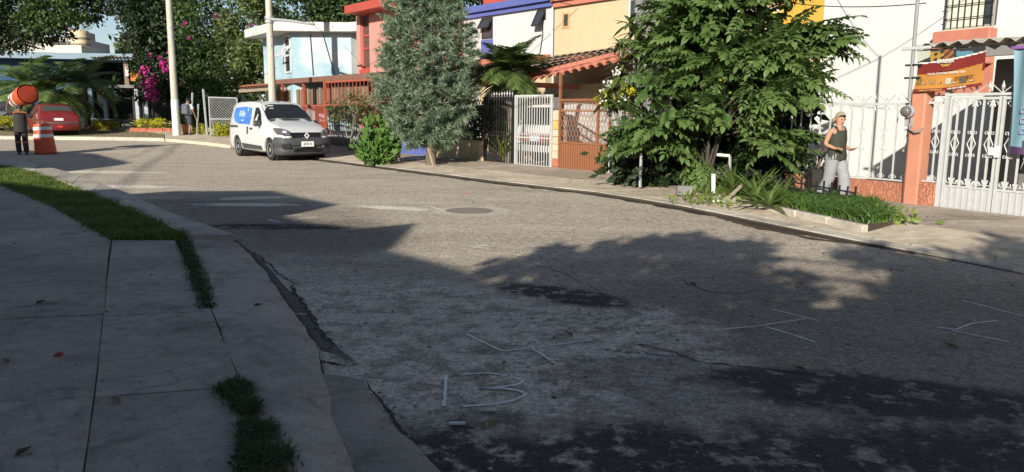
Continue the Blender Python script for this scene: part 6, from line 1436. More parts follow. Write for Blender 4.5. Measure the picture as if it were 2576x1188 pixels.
for i, (c, e, s_, k) in enumerate(allp[290:]):
    mv, ft = tri[i % 5]; mm = np.array(e.to_matrix())*s_; VV.append(mv @ mm.T+np.array(c)); FF.append(ft+off); off += len(mv)
npmesh('more_leaves', np.concatenate(VV), 3, np.concatenate(FF), LEAF_B, t, 'stuff')
foliage('inner_leaves', [plobe(1830, 130, 140, 110, 15.6, .5), plobe(1770, 330, 150, 70, 15.3, .5), plobe(1690, 420, 150, 55, 15.6, .5), plobe(1600, 400, 70, 60, 15.9, .5), plobe(1800, 440, 110, 40, 15.4, .5), plobe(1960, 270, 90, 90, 15.0, .5), plobe(1900, 420, 110, 50, 14.9, .5)], 9500, .26, LEAF_D, t, 80, .22, .45, .0)  # dark leaf colour paints the deep shade inside and under the crown
for tip in [(l[0], l[1]+.2, l[2]) for l in lobes[:13]]:
    fk = tb+Vector((random.uniform(-.3, .3), random.uniform(.1, .5), 1.0)); tip = Vector(tip); MB().tube([tb+Vector((random.uniform(-.12, .12), random.uniform(0, .2), -.05)), fk, fk.lerp(tip, .55)+Vector((0, 0, .15)), tip], [.035, .03, .022, .01], 6).build('limb', M('dark_bark', (.06, .05, .04), .95, .3, 6, .6, 22), t, smooth=60)  # limb bark darkened in colour for the shade inside the crown
foliage('yellowed_leaves', lobes, 70, .13, LEAF_Y, t, 20, .3)
# plumeria with white flowers left of it, by the brown gate
pl_ = A.hit(1575, 445, -.2); b0 = A.p(pl_[0], -.2, .12); t = thing('plumeria', 'leafy plumeria with white flowers beside the block column', 'shrub', b0); tips = []
whorl = []; strap = MB(); vs = [(0, -.02, 0), (0, .02, 0), (.12, .045, .0), (.12, -.045, .0), (.24, .035, -.03), (.24, -.035, -.03), (.34, 0, -.08)]
lm = MB().add(vs, [(0, 1, 2, 3), (3, 2, 4, 5), (5, 4, 6)]).mesh('leaf', fixn=False); lm.materials.append(leafmat('plumeria_leaf', (.03, .06, .014), (.07, .11, .025), (.17, .19, .05), .4, .25)); fl = []
for (px, py, o_) in ((1560, 190, -.3), (1590, 215, -.1), (1540, 215, -.4), (1525, 250, -.45), (1575, 250, -.25), (1545, 275, -.4), (1560, 110, 0), (1600, 80, .1), (1595, 140, 0), (1570, 155, -.1), (1610, 110, -.1), (1585, 60, .1), (1630, 60, -.2), (1620, 150, -.3), (1650, 120, -.3)):
    s_, z_ = A.hit(px, py, o_); c = A.p(s_, o_, z_); tips.append(c)
    for k in range(17):
        az = 2*PI*k*.382; pit = R(random.uniform(-40, 40)); whorl.append((c+Vector((0, 0, random.uniform(-.05, .05))), (Matrix.Rotation(az, 3, 'Z') @ Matrix.Rotation(pit, 3, 'Y')).to_euler(), random.uniform(1.0, 1.7)))
    if py in (190, 215, 250): fl.append(np.array(c+Vector((-.1, -.15, .08)))+rng.normal(0, .06, (26, 3)))
pieces('leaf', lm, None, t, whorl); V_, F2_ = leaves(np.concatenate(fl), .07, .9); npmesh('flowers', V_, 3, F2_, leafmat('white_petal', (.6, .6, .52), (.75, .75, .68), None, .5, .2), t, 'stuff')
for c in tips: MB().tube([b0-Vector((0, 0, .05)), b0.lerp(c, .45)+Vector((.05, .05, -.1)), c], [.05, .035, .02], 6).build('limb', BARKG, t, smooth=60)
# lime leaved sprays below
t = thing('shrub', 'lime green leaf sprays above the brown gate', 'shrub', b0+Vector((.1, -.1, 0))); lob = []
for (px, py, rx, ry) in ((1545, 232, 22, 12), (1515, 250, 16, 10), (1580, 225, 16, 9)): s_, z_ = A.hit(px, py, -.35); q = A.p(s_, -.35, z_); lob.append((q.x, q.y, q.z, rx*.0092, .15, ry*.0092))
foliage('leaves', lob, 420, .1, LEAF_Y, t, 12)
for l in lob: MB().tube([b0+Vector((.1, -.1, 0)), l[:3]], [.015, .006], 4).build('stem', BARKG, t)
# young plant with drooping leaves in front
yb = gp(1765, 478, .12); t = thing('sapling', 'young sapling with drooping compound leaves by the white pipe', 'plant', yb); top = at(1760, 385, yb.y)
MB().tube([yb, top], [.012, .008], 5).build('stem', BARKG, t)
for k in range(9):
    z = top.lerp(yb, .1+.05*k); az = R(200+150*((k*.382*2) % 1)); pieces('leaf', CL[k % 4], None, t, [(z, (Matrix.Rotation(az, 3, 'Z') @ Matrix.Rotation(R(38), 3, 'Y')).to_euler(), .62)])

# greenery behind the black fence and gate
q0 = A.p(-4.7, .55, .1); t = thing('shrub', 'green shrub filling the front yard behind the black spear fence', 'shrub', q0); lob = []
for (s_, o_, z_, r_, h_) in ((-5.6, .6, 1.1, .5, .7), (-4.9, .7, 1.3, .5, .7), (-4.2, .6, 1.0, .45, .6), (-3.7, .7, 1.5, .4, .5)): p = A.p(s_, o_, z_); lob.append((p.x, p.y, p.z, r_, r_, h_))
foliage('leaves', lob, 2600, .14, LEAF_M, t, 30, .2)
for l in lob: MB().tube([q0, l[:3]], [.03, .01], 5).build('stem', BARK, t)
q0 = A.p(-3.0, .45, .1); spiky('yellow green upright strap leaves behind the black gate', q0, 26, 1.25, .09, leafmat('dracaena', (.12, .16, .03), (.22, .25, .05), (.32, .33, .1), .45, .3), name='plant', spread=.5, elmin=48)
# ================================================================ people and props
def skinmesh(verts, edges, radii, sub=2):
    me = bpy.data.meshes.new('body'); me.from_pydata([tuple(v) for v in verts], edges, []); o = bpy.data.objects.new('body', me); COL.objects.link(o)
    o.modifiers.new('s', 'SKIN'); 
    for i, v in enumerate(me.skin_vertices[0].data): r_ = radii[i]; v.radius = (r_, r_) if isinstance(r_, (int, float)) else r_; v.use_root = (i == 0)
    sb = o.modifiers.new('u', 'SUBSURF'); sb.levels = sub; sb.render_levels = sub
    dg = bpy.context.evaluated_depsgraph_get(); out = bpy.data.meshes.new_from_object(o.evaluated_get(dg)); bpy.data.objects.remove(o); out.shade_smooth(); return out
SKIN_T = M('skin_tan', (.42, .22, .14), .6, .08, 8, spec=.3); SKIN_D = M('skin_brown', (.16, .08, .05), .6, .1, 8); HAIRG = M('hair_ash', (.28, .22, .15), .7, .3, 30); HAIRD = M('hair_black', (.02, .017, .015), .6, .3, 30)
def person(label, loc, yaw, J, skin, hair, hand_dirs, longhair=False, h=1.65):
    """J: joints in local coordinates (x right, y forward, z up). One continuous body, clothes and hair as children"""
    t = thing('person', label, 'person', loc); Mt = Matrix.Translation(loc) @ Matrix.Rotation(yaw, 4, 'Z')
    names = ['pelvis', 'waist', 'chest', 'neck', 'skull', 'crown', 'sho_l', 'elb_l', 'wri_l', 'sho_r', 'elb_r', 'wri_r', 'hip_l', 'kne_l', 'ank_l', 'toe_l', 'hip_r', 'kne_r', 'ank_r', 'toe_r']
    rad = dict(pelvis=(.15, .115), waist=(.125, .1), chest=(.15, .11), neck=.052, skull=.085, crown=.075, sho_l=.055, elb_l=.042, wri_l=.027, sho_r=.055, elb_r=.042, wri_r=.027, hip_l=.092, kne_l=.062, ank_l=.04, toe_l=.032, hip_r=.092, kne_r=.062, ank_r=.04, toe_r=.032)
    ed = [('pelvis', 'waist'), ('waist', 'chest'), ('chest', 'neck'), ('neck', 'skull'), ('skull', 'crown')]
    for s in 'lr': ed += [('chest', 'sho_'+s), ('sho_'+s, 'elb_'+s), ('elb_'+s, 'wri_'+s), ('pelvis', 'hip_'+s), ('hip_'+s, 'kne_'+s), ('kne_'+s, 'ank_'+s), ('ank_'+s, 'toe_'+s)]
    V = [Vector(J[n]) for n in names]; E = [(names.index(a), names.index(b)) for a, b in ed]; Rr = [rad[n] for n in names]
    for s in 'lr': # hand: palm and five fingers
        wv = Vector(J['wri_'+s]); f, side = hand_dirs[s]; f = Vector(f).normalized(); sd = Vector(side).normalized(); up = f.cross(sd)
        pi = len(V); V.append(wv+f*.075); Rr.append(.03); E.append((names.index('wri_'+s), pi))
        for k, (o, L) in enumerate(((-.028, .06), (-.009, .075), (.01, .07), (.028, .055))):
            a = len(V); V += [wv+f*.085+sd*o, wv+f*(.085+L*.5)+sd*o*1.15-up*.006, wv+f*(.085+L)+sd*o*1.2-up*.022]; Rr += [.0095, .0085, .0065]; E += [(pi, a), (a, a+1), (a+1, a+2)]
        a = len(V); V += [wv+f*.045-sd*.035, wv+f*.085-sd*.055]; Rr += [.011, .008]; E += [(pi, a), (a, a+1)]
    me = skinmesh(V, E, Rr, 2); me.transform(Matrix.Rotation(yaw, 4, 'Z')); me.materials.clear(); me.materials.append(skin); link('body', me, None, t)
    return t, Mt
def sleeve(t, Mt, name, pts, rad, mat, n=12): MB().tube([Mt @ Vector(p) for p in pts], rad, n).build(name, mat, t, smooth=60)
def ell_tube(t, Mt, name, rings, mat, n=18, kind=None):
    """garment: stacked ellipses (centre, rx, ry)"""
    vs = []; fs = []
    for c, rx, ry in rings:
        for k in range(n): a = 2*PI*k/n; vs.append(Mt @ (Vector(c)+Vector((rx*math.cos(a), ry*math.sin(a), 0))))
    for i in range(len(rings)-1):
        for k in range(n): k2 = (k+1) % n; fs.append((i*n+k, i*n+k2, (i+1)*n+k2, (i+1)*n+k))
    return MB().add(vs, fs).build(name, mat, t, smooth=70)
def head_bits(t, Mt, c, fwd, hair, skin, r=.09, back=False):
    c = Vector(c); f = Vector(fwd).normalized(); s = f.cross(Vector((0, 0, 1))).normalized(); u = s.cross(f)
    P = lambda a, b, d: Mt @ (c+s*a+f*b+u*d)
    vs = []; fs = []; n = 14; m = 8
    for i in range(m+1):
        th = PI*.62*i/m
        for k in range(n):
            a = 2*PI*k/n; fr = math.sin(a); rr = r*1.1; z = math.cos(th)*rr*1.12; q = math.sin(th)*rr
            fz = max(0.0, min(1.0, (fr+.1)*1.6)); lim = -.2+.255*fz; zz = max(z, lim); kf = 1-.12*fz
            vs.append(P(q*math.cos(a)*.93*kf, q*fr*1.08*kf-.012, zz+.02))
    for i in range(m):
        for k in range(n): k2 = (k+1) % n; fs.append((i*n+k, i*n+k2, (i+1)*n+k2, (i+1)*n+k))
    MB().add(vs, fs).build('hair', hair, t, smooth=180)
    MB().add([P(-.012, r*.95, -.005), P(.012, r*.95, -.005), P(.017, r*1.0, -.045), P(-.017, r*1.0, -.045), P(0, r*1.25, -.038)], [(0, 1, 4), (1, 2, 4), (2, 3, 4), (3, 0, 4)]).build('nose', skin, t, smooth=60)
    for k in (-1, 1):
        MB().lathe([(.001, 0), (.012, .002), (.001, .006)], (0, 0, 0), 8, Matrix.Translation(P(k*.033, r*.88, .002)) @ Vector((0, 0, 1)).rotation_difference(Mt.to_3x3() @ f).to_matrix().to_4x4()).build('eye', M('eye_dark', (.03, .02, .015), .3), t)
        MB().tube([P(k*r*.98, -.005, .015), P(k*r*1.1, -.012, .0), P(k*r*.98, -.005, -.035)], [.008, .014, .007], 6).build('ear', skin, t, smooth=60)
    MB().add([P(-.026, r*.9, -.066), P(.026, r*.9, -.066), P(.02, r*.95, -.075), P(-.02, r*.95, -.075)], [(0, 1, 2, 3)]).build('mouth', M('lips', (.35, .12, .09), .5), t)
# woman walking along the pavement
wl_ = gp(2094, 512, .13); wl_ = Vector((wl_.x, wl_.y, .135)); wd_ = Vector((.42, -.91, 0)); wy = math.atan2(wd_.y, wd_.x)-PI/2
J = dict(pelvis=(0, 0, .86), waist=(0, .0, 1.02), chest=(0, .01, 1.22), neck=(0, .02, 1.41), skull=(0, .045, 1.5), crown=(0, .03, 1.57), sho_l=(-.17, 0, 1.33), elb_l=(-.2, -.06, 1.07), wri_l=(-.17, .14, .98), sho_r=(.17, 0, 1.33), elb_r=(.22, -.06, 1.07), wri_r=(.19, .15, 1.0),
         hip_l=(-.085, 0, .82), kne_l=(-.09, .14, .46), ank_l=(-.09, .16, .07), toe_l=(-.09, .3, .025), hip_r=(.085, 0, .82), kne_r=(.09, -.04, .45), ank_r=(.09, -.24, .1), toe_r=(.09, -.12, .03))
t, Mt = person('woman walking with grey hair tied back, olive tank top and patterned white trousers', wl_, wy, J, SKIN_T, HAIRG, dict(l=((.1, .9, .1), (1, 0, 0)), r=((.0, .9, .05), (-1, 0, 0))))
OLIVE = M('olive_cotton', (.04, .042, .03), .85, .15, 8)
ell_tube(t, Mt, 'tank_top', [((0, .01, .8), .2, .155), ((0, .01, .9), .195, .15), ((0, .01, 1.02), .165, .135), ((0, .015, 1.15), .175, .14), ((0, .015, 1.25), .165, .135), ((0, .01, 1.32), .125, .105)], OLIVE)
for k in (-1, 1): sleeve(t, Mt, 'strap', [(k*.09, .12, 1.28), (k*.1, .06, 1.38), (k*.1, -.04, 1.39), (k*.08, -.11, 1.28)], .016, OLIVE, 5)
def maze():
    m, nt, bs = newmat('patterned_trousers'); tc = nn(nt, 'ShaderNodeTexCoord').outputs['Object']
    wv = nn(nt, 'ShaderNodeTexWave', wave_type='BANDS', bands_direction='Z'); wv.inputs['Scale'].default_value = 16; wv.inputs['Distortion'].default_value = 3.5; wv.inputs['Detail'].default_value = 2; nt.links.new(tc, wv.inputs[0])
    nt.links.new(ramp(nt, wv.outputs['Fac'], [(.38, (.07, .07, .085)), (.5, (.4, .4, .41))]), bs.inputs['Base Color']); bs.inputs['Roughness'].default_value = .9; return m
MZ = maze()
for s, k in (('l', -1), ('r', 1)):
    hp, kn, an = [Vector(J[a+s]) for a in ('hip_', 'kne_', 'ank_')]
    ell_tube(t, Mt, 'trouser_leg', [((k*.07, 0, .9), .12, .14), (hp, .115, .135), (hp.lerp(kn, .3), .112, .125), (hp.lerp(kn, .6), .1, .115), (kn, .104, .108), (kn.lerp(an, .4), .1, .108), (kn.lerp(an, .75), .112, .118), (an+Vector((0, 0, .03)), .104, .112)], MZ)
    MB().tube([Mt @ (Vector(J['ank_'+s])+Vector((0, -.06, -.05))), Mt @ (Vector(J['toe_'+s])+Vector((0, 0, -.01))), Mt @ (Vector(J['toe_'+s])+Vector((0, .06, -.005)))], [.045, .05, .03], 8).build('shoe', DARKF, t, smooth=60)
head_bits(t, Mt, (0, .045, 1.525), (.25, 1, -.12), HAIRG, SKIN_T)
MB().lathe([(.01, -.05), (.04, -.02), (.045, .02), (.01, .05)], Mt @ Vector((0, -.1, 1.5)), 10).build('hair_bun', HAIRG, t, smooth=60)
t.scale = (.89, .89, .89)
# worker with barrels, seen from behind
ml = gp(58, 389, 0); my = math.atan2(.80, -.60)-PI/2
J = dict(pelvis=(0, 0, .9), waist=(0, 0, 1.06), chest=(0, .02, 1.28), neck=(0, .03, 1.44), skull=(.02, .07, 1.52), crown=(.03, .07, 1.6), sho_l=(-.19, 0, 1.38), elb_l=(-.34, .1, 1.5), wri_l=(-.3, .05, 1.72), sho_r=(.19, 0, 1.37), elb_r=(.4, -.08, 1.22), wri_r=(.58, -.12, 1.12),
         hip_l=(-.09, 0, .86), kne_l=(-.1, .1, .48), ank_l=(-.1, .02, .08), toe_l=(-.1, .15, .03), hip_r=(.09, 0, .86), kne_r=(.1, .02, .47), ank_r=(.1, -.12, .09), toe_r=(.1, 0, .03))
t, Mt = person('worker in dark clothes carrying an orange barrel on the shoulders, back turned', ml, my, J, SKIN_D, HAIRD, dict(l=((.3, .1, .9), (1, 0, 0)), r=((.9, -.1, -.2), (0, 1, 0))))
DKC = M('dark_shirt', (.035, .033, .034), .9, .2, 8)
ell_tube(t, Mt, 'shirt', [((0, 0, .76), .22, .16), ((0, 0, .95), .2, .15), ((0, .01, 1.15), .205, .15), ((0, .01, 1.3), .2, .14), ((0, .02, 1.42), .12, .1)], DKC)
for s in 'lr': sleeve(t, Mt, 'sleeve', [J['sho_'+s], Vector(J['sho_'+s]).lerp(Vector(J['elb_'+s]), .75)], [.085, .07], DKC)
sleeve(t, Mt, 'shoulder_stripe', [(-.2, -.1, 1.41), (0, -.13, 1.42), (.2, -.1, 1.4)], .03, M('faded_orange', (.32, .12, .06), .8), 6)
for s, k in (('l', -1), ('r', 1)):
    hp, kn, an = [Vector(J[a+s]) for a in ('hip_', 'kne_', 'ank_')]
    ell_tube(t, Mt, 'trouser_leg', [((k*.08, 0, .9), .12, .13), (hp, .11, .12), (hp.lerp(kn, .6), .095, .1), (kn, .085, .085), (kn.lerp(an, .5), .085, .085), (an, .075, .08)], DKC)
    MB().tube([Mt @ (an+Vector((0, -.06, -.05))), Mt @ (Vector(J['toe_'+s])+Vector((0, .05, 0)))], [.05, .04], 8).build('shoe', DARKF, t, smooth=60)
    ell_tube(t, Mt, 'reflective_band', [(kn.lerp(an, .1), .092, .092), (kn.lerp(an, .22), .092, .092)], M('band_orange', (.4, .13, .06), .7))
head_bits(t, Mt, (.02, .07, 1.55), (-.1, 1, -.25), HAIRD, SKIN_D)
# traffic barrels
BO = M('barrel_orange', (.52, .085, .03), .45, .12, 3, spec=.4, dirt=.25, dirtcol=(.25, .08, .05)); BW = M('barrel_reflective', (.62, .62, .62), .4, .1, 12); BLK = M('rubber_base', (.3, .055, .025), .8, .2, 5)
BIN = M('barrel_inside', (.36, .05, .02), .6, .15, 4)
def barrel(label, loc, Mx, open_end=False):
    t = thing('traffic_barrel', label, 'traffic barrel', loc, 'orange traffic barrels'); Mx = Matrix.Translation(loc) @ Mx; L = []
    prof = [(.33, .06), (.325, .3), (.315, .30), (.31, .52), (.30, .52), (.297, .56), (.29, .72), (.282, .74), (.276, .92), (.268, .93), (.25, 1.02), (.14, 1.05)]
    b = MB(); vs = []; fs = []; n = 28
    for r_, z in prof:
        for k in range(n): a = 2*PI*k/n; vs.append(Mx @ Vector((r_*math.cos(a), r_*math.sin(a), z)))
    for i in range(len(prof)-1):
        for k in range(n): k2 = (k+1) % n; fs.append((i*n+k, i*n+k2, (i+1)*n+k2, (i+1)*n+k))
    fs.append(tuple((len(prof)-1)*n+k for k in range(n)))
    b.add(vs, fs).build('shell', BO, t, smooth=35)
    if open_end:
        MB().lathe([(.285, .05), (.27, .4), (.01, .5)], (0, 0, 0), 28, Mx).build('inside', BIN, t, smooth=60)
    for z0, z1, r0, r1 in ((.57, .68, .3, .293), (.82, .93, .282, .274)): 
        vs = [Mx @ Vector((r_*math.cos(2*PI*k/n), r_*math.sin(2*PI*k/n), z)) for r_, z in ((r0+.004, z0), (r1+.004, z1)) for k in range(n)]; MB().add(vs, [(k, (k+1) % n, n+(k+1) % n, n+k) for k in range(n)]).build('reflective_band', BW, t, smooth=60)
    MB().lathe([(.37, 0), (.37, .05), (.30, .065)] if not open_end else [(.305, .03), (.315, .05), (.305, .07)], (0, 0, 0), 24, Mx).build('base_ring', BLK if not open_end else BO, t, smooth=40) if not open_end else None
    hd = [(-.1, 0, 1.03), (-.08, 0, 1.12), (.08, 0, 1.12), (.1, 0, 1.03)]; MB().tube([Mx @ Vector(p) for p in hd], .02, 6).build('handle', BO, t, smooth=60)
    return t
bl_ = gp(116, 388, 0); barrel('orange traffic barrel with two white bands standing on the road', bl_, Matrix.Rotation(R(-3), 4, 'Y'))
ex = at(72, 236, ml.y-.15); axis = Vector((-.93, .1, -.28)).normalized()
barrel('orange traffic barrel lying across the shoulders of the worker, open end showing', ex, (Vector((0, 0, 1)).rotation_difference(Vector((-.78, .55, -.22)).normalized())).to_matrix().to_4x4(), True)
# man with backpack behind the pole
ml2 = gp(463, 341, .12); ml2 = Vector((ml2.x, ml2.y+.5, gz(0, ml2.y+.5)+.12)); my2 = math.atan2(.9, .05)-PI/2
J = dict(pelvis=(0, 0, .9), waist=(0, 0, 1.06), chest=(0, .02, 1.28), neck=(0, .06, 1.46), skull=(0, .12, 1.53), crown=(0, .12, 1.61), sho_l=(-.19, 0, 1.39), elb_l=(-.24, .0, 1.12), wri_l=(-.22, .1, .88), sho_r=(.19, 0, 1.39), elb_r=(.27, .0, 1.12), wri_r=(.3, .12, .9),
         hip_l=(-.09, 0, .86), kne_l=(-.1, .08, .48), ank_l=(-.1, .05, .08), toe_l=(-.1, .18, .03), hip_r=(.09, 0, .86), kne_r=(.1, .0, .47), ank_r=(.1, -.12, .09), toe_r=(.1, 0, .03))
t, Mt = person('man in white shirt with grey backpack and cane walking away behind the pole', ml2, my2, J, M('skin_mid', (.3, .16, .1), .6, .1, 8), HAIRD, dict(l=((0, .3, -.9), (1, 0, 0)), r=((0, .3, -.9), (1, 0, 0))))
WSH = M('white_shirt', (.6, .61, .62), .85, .06, 6); ell_tube(t, Mt, 'shirt', [((0, 0, .92), .19, .14), ((0, .01, 1.15), .195, .14), ((0, .01, 1.32), .19, .13), ((0, .03, 1.43), .11, .09)], WSH)
for s in 'lr': sleeve(t, Mt, 'sleeve', [J['sho_'+s], Vector(J['sho_'+s]).lerp(Vector(J['elb_'+s]), .8)], [.08, .075], WSH)
SH = M('grey_shorts', (.05, .055, .065), .9, .15, 8)
for s, k in (('l', -1), ('r', 1)): ell_tube(t, Mt, 'shorts_leg', [((k*.08, 0, .94), .12, .13), (J['hip_'+s], .11, .12), (J['kne_'+s], .11, .11)], SH); MB().tube([Mt @ (Vector(J['ank_'+s])+Vector((0, -.06, -.05))), Mt @ (Vector(J['toe_'+s])+Vector((0, .05, 0)))], [.05, .04], 8).build('shoe', DARKF, t, smooth=60)
head_bits(t, Mt, (0, .12, 1.56), (0, 1, -.2), HAIRD, SKIN_D)
bp_ = thing('backpack', 'dark grey backpack on the back of the walking man', 'backpack', Mt @ Vector((0, -.2, 1.0))); b = MB(); b.hexa([Mt @ Vector(q) for q in ((-.17, -.32, .95), (.17, -.32, .95), (.17, -.14, .95), (-.17, -.14, .95), (-.14, -.27, 1.42), (.14, -.27, 1.42), (.14, -.12, 1.42), (-.14, -.12, 1.42))]).build('bag', M('backpack_grey', (.09, .1, .12), .8, .2, 9), bp_, bevel=.04)
for k in (-1, 1): MB().tube([Mt @ Vector((k*.12, -.13, 1.38)), Mt @ Vector((k*.13, .1, 1.44)), Mt @ Vector((k*.15, .14, 1.2)), Mt @ Vector((k*.15, -.12, 1.0))], .018, 5).build('strap', SH, bp_)
cn = thing('cane', 'thin walking cane held by the man with the backpack', 'cane', Mt @ Vector((.32, .2, 0))); MB().tube([Mt @ Vector((.3, .1, .92)), Mt @ Vector((.31, .17, .86)), Mt @ Vector((.36, .3, 0))], .014, 5).build('stick', M('cane_wood', (.35, .3, .25), .6), cn)

# ---- utility poles and wires
CONCP = M('pole_concrete', (.45, .43, .36), .9, .15, 2.5, .4, 40, streak=.45, dirtcol=(.22, .2, .15))
def pole(label, base, h, r0, r1, lean=(0, 0), whiteto=0):
    t = thing('utility_pole', label, 'utility pole', base, 'concrete utility poles'); base = Vector(base); top = base+Vector((lean[0], lean[1], h))
    MB().tube([base-Vector((0, 0, .2)), top], [r0, r1], 10).build('shaft', CONCP, t, smooth=40)
    for k in (.42, .46): c = base.lerp(top, k); MB().lathe([(r0*.93, -.04), (r0*.93, .04)], c, 10).build('steel_band', GALV, t)
    return t, top
pb_ = at(445, 343, 35.5); P1, T1 = pole('tall concrete pole whitewashed at its foot beside the bougainvillea', (pb_.x, pb_.y, gz(0, 35.5)+.1), 10.5, .165, .105)
c = Vector((pb_.x, pb_.y, gz(0, 35.5))); WASH = M('whitewash', (.6, .6, .57), .9, .12, 4, dirt=.5, dirtcol=(.35, .33, .28)); MB().tube([c, c+Vector((0, 0, 1.75))], [.175, .165], 12).build('whitewash_coat', WASH, P1, smooth=50)
MB().tube([c+Vector((0, 0, 1.35)), c+Vector((0, 0, 1.6))], [.172, .172], 12).build('poster', M('poster_pale', (.55, .6, .68), .7, .1, 8), P1, smooth=50)
p2b = at(689, 330, 29.5); P2, T2 = pole('concrete lamp pole with a side arm behind the white van', (p2b.x, p2b.y, gz(0, 29.5)+.1), 9.0, .155, .1)
a1 = at(676, 48, 29.4); a2 = at(790, 62, 28.2); MB().tube([a1, a1.lerp(a2, .5)+Vector((0, 0, .03)), a2], [.055, .05, .04], 8).build('arm', GALV, P2, smooth=60)
for y in (44, 54): q = at(675, y, 29.4); MB().lathe([(.17, -.05), (.17, .05)], (p2b.x, p2b.y, q.z), 12).build('steel_band', GALV, P2)
WIRE = M('wire_black', (.02, .02, .022), .6); nw = 0
def wire(label, a, b, sag, r=.011, name='overhead_cable'):
    a, b = Vector(a), Vector(b); t = thing(name, label, 'cable', a, 'overhead wires strung across the street')
    pts = [a.lerp(b, k/16)-Vector((0, 0, sag*4*(k/16)*(1-k/16))) for k in range(17)]; MB().tube(pts, r, 4).build('cable', WIRE, t)
# shade casting pole beside the camera and the wires it carries
NP = Vector((-8.7, -21, 0)); NPt = NP+Vector((0, 0, 11.0)); P3, T3 = pole('concrete pole behind the viewer carrying the cable bundle', NP, 9.2, .14, .12)
FPp = Vector((-22, 9.7, 0)); P4, T4 = pole('concrete pole on the left pavement casting a shadow across the road', FPp, 9.2, .17, .12)
wire('cable bundle from the left pole towards the near pole', T4, T3, .7, .03); wire('second cable below the bundle between left and near poles', T4-Vector((0, 0, .5)), T3-Vector((0, 0, .5)), .8, .02)
MAST = B.p(-.15, -.075, 5.15)
wire('service wire from the far left pole to the conduit mast', T4, MAST, .9); wire('service wire from the conduit mast to the white wall', MAST, B.p(-1.1, 4.4, 4.6), .1, .009); wire('service wire running to the cream house roof', T4, A.p(-4.2, 4.4, 5.0), .5); 
wire('wire running from the mast to the yellow house', MAST, A.p(3.8, 4.6, 6.0), .3, .009)
wire('wire from lamp pole arm to the roof slab', a2, at(830, 84, 32.5), .1); wire('wire from the lamp pole to the tall pole', T2-Vector((0, 0, 1.2)), T1-Vector((0, 0, 3.5)), .5)
wire('wire rising from the arm above the pale blue roof', a2, at(740, -60, 25), .1); wire('second wire rising from the arm', a2+Vector((-.1, 0, 0)), at(715, -40, 26), .1)
q = at(452, 90, 35.3); wire('loose cable hanging beside the tall pole', q, at(463, 215, 35.2), -.3, .014); wire('wire from tall pole across the creeper hedge', at(430, 75, 35.4), at(600, 100, 33), .3); wire('wire slanting up from the tall pole', at(432, 66, 35.4), at(600, 10, 33), .2)
wire('thin wire above the yellow house', at(1905, -6, 17), at(2330, 8, 13.5), .12, .009)

# ---- planter: kerb, grass, strap leaf plants, low black fence, pots, pipes
pk = [gp(1800, 491, .13), gp(1850, 502, .13), gp(2000, 535, .13), gp(2172, 570, .13)]; pkb = MB()
t = thing('planter_edge', 'rough pale concrete edge in front of the planted grass', 'kerb', pk[1])
for a, b_ in zip(pk, pk[1:]):
    n_ = Vector((-(b_-a).y, (b_-a).x, 0)).normalized(); n_ = n_ if n_.x > 0 else -n_; k = max(1, int((b_-a).length/.55))
    for j in range(k): q0, q1 = a.lerp(b_, (j+.02)/k), a.lerp(b_, (j+.98)/k); MB().prism([(q0.x, q0.y), (q1.x, q1.y), (q1.x+n_.x*.1, q1.y+n_.y*.1), (q0.x+n_.x*.1, q0.y+n_.y*.1)], .0, .145+random.uniform(-.012, .012)).build('edge_stone', KERBM, t, bevel=.015)
front = [pk[1]+Vector((.12, .05, 0)), pk[2]+Vector((.12, .05, 0)), pk[3]+Vector((.1, .05, 0))]; PLT = [(p.x, p.y) for p in front]+[tuple(gp(2248, 557, .13)[:2]), tuple(gp(2200, 520, .13)[:2]), (5.45, 12.9), (4.75, 14.9), (4.2, 15.1)]
tag(MB().prism(PLT, .05, .15).build('planter_soil', SOIL), kind='structure')
GP3 = inpoly([(front[1].x, front[1].y), PLT[2], PLT[3], PLT[4], (5.35, 12.8), (4.75, 13.6)], 5200, .15); blades('planter_grass', GP3, .21, .022, 1.0, leafmat('grass_lush', (.035, .08, .014), (.065, .135, .025), (.12, .19, .045), .5, .3), seg=3)
GP4 = inpoly([PLT[0], (front[1].x, front[1].y), (4.75, 13.7), (4.2, 15.0), (3.6, 15.6), tuple(gp(1760, 484, .13)[:2])], 1500, .14); blades('planter_weeds', GP4, .16, .02, 1.1, GRASS, seg=3)
# cuttings scattered beside it
P_ = np.concatenate([np.array(gp(1775, 500, .13))+rng.normal(0, 1, (130, 3))*[.3, .35, .015], np.array(gp(2215, 545, .13))+rng.normal(0, 1, (200, 3))*[.22, .3, .05]]); P_[:, 2] = np.maximum(P_[:, 2], .15); V_, F2_ = leaves(P_, .14, .35); tag(npmesh('plant_cuttings', V_, 3, F2_, leafmat('lime_cutting', (.08, .13, .02), (.16, .22, .04), (.22, .26, .08))), kind='stuff')
SW = leafmat('strap_leaf', (.045, .08, .02), (.085, .13, .03), (.16, .19, .06), .4, .2, .5)
lb_ = ['strap leaved plant beside the white pipe', 'strap leaved plant behind the black planter fence', 'tall strap leaved plant in the middle of the planter', 'strap leaved plant nearest the black pot', 'small strap leaved plant at the planter edge', 'broad strap leaved plant low at the front edge']
for k, (px, py) in enumerate(((1840, 488), (1893, 500), (1920, 487), (1972, 500), (1900, 512), (1935, 520))):
    q = gp(px, py, .15); spiky(lb_[k], q, 26, .72 if k < 4 else .55, .085, SW, name='plant', spread=1.3, elmin=10)
t = thing('fence', 'low crooked black wire fence standing in the planted grass', 'fence', (5.2, 12.5, .15)); ra = at(1880, 438, 13.5); rb = at(2152, 486, 11.8); rc_ = at(1995, 437, 13.9); rd2 = at(2010, 497, 12.4)
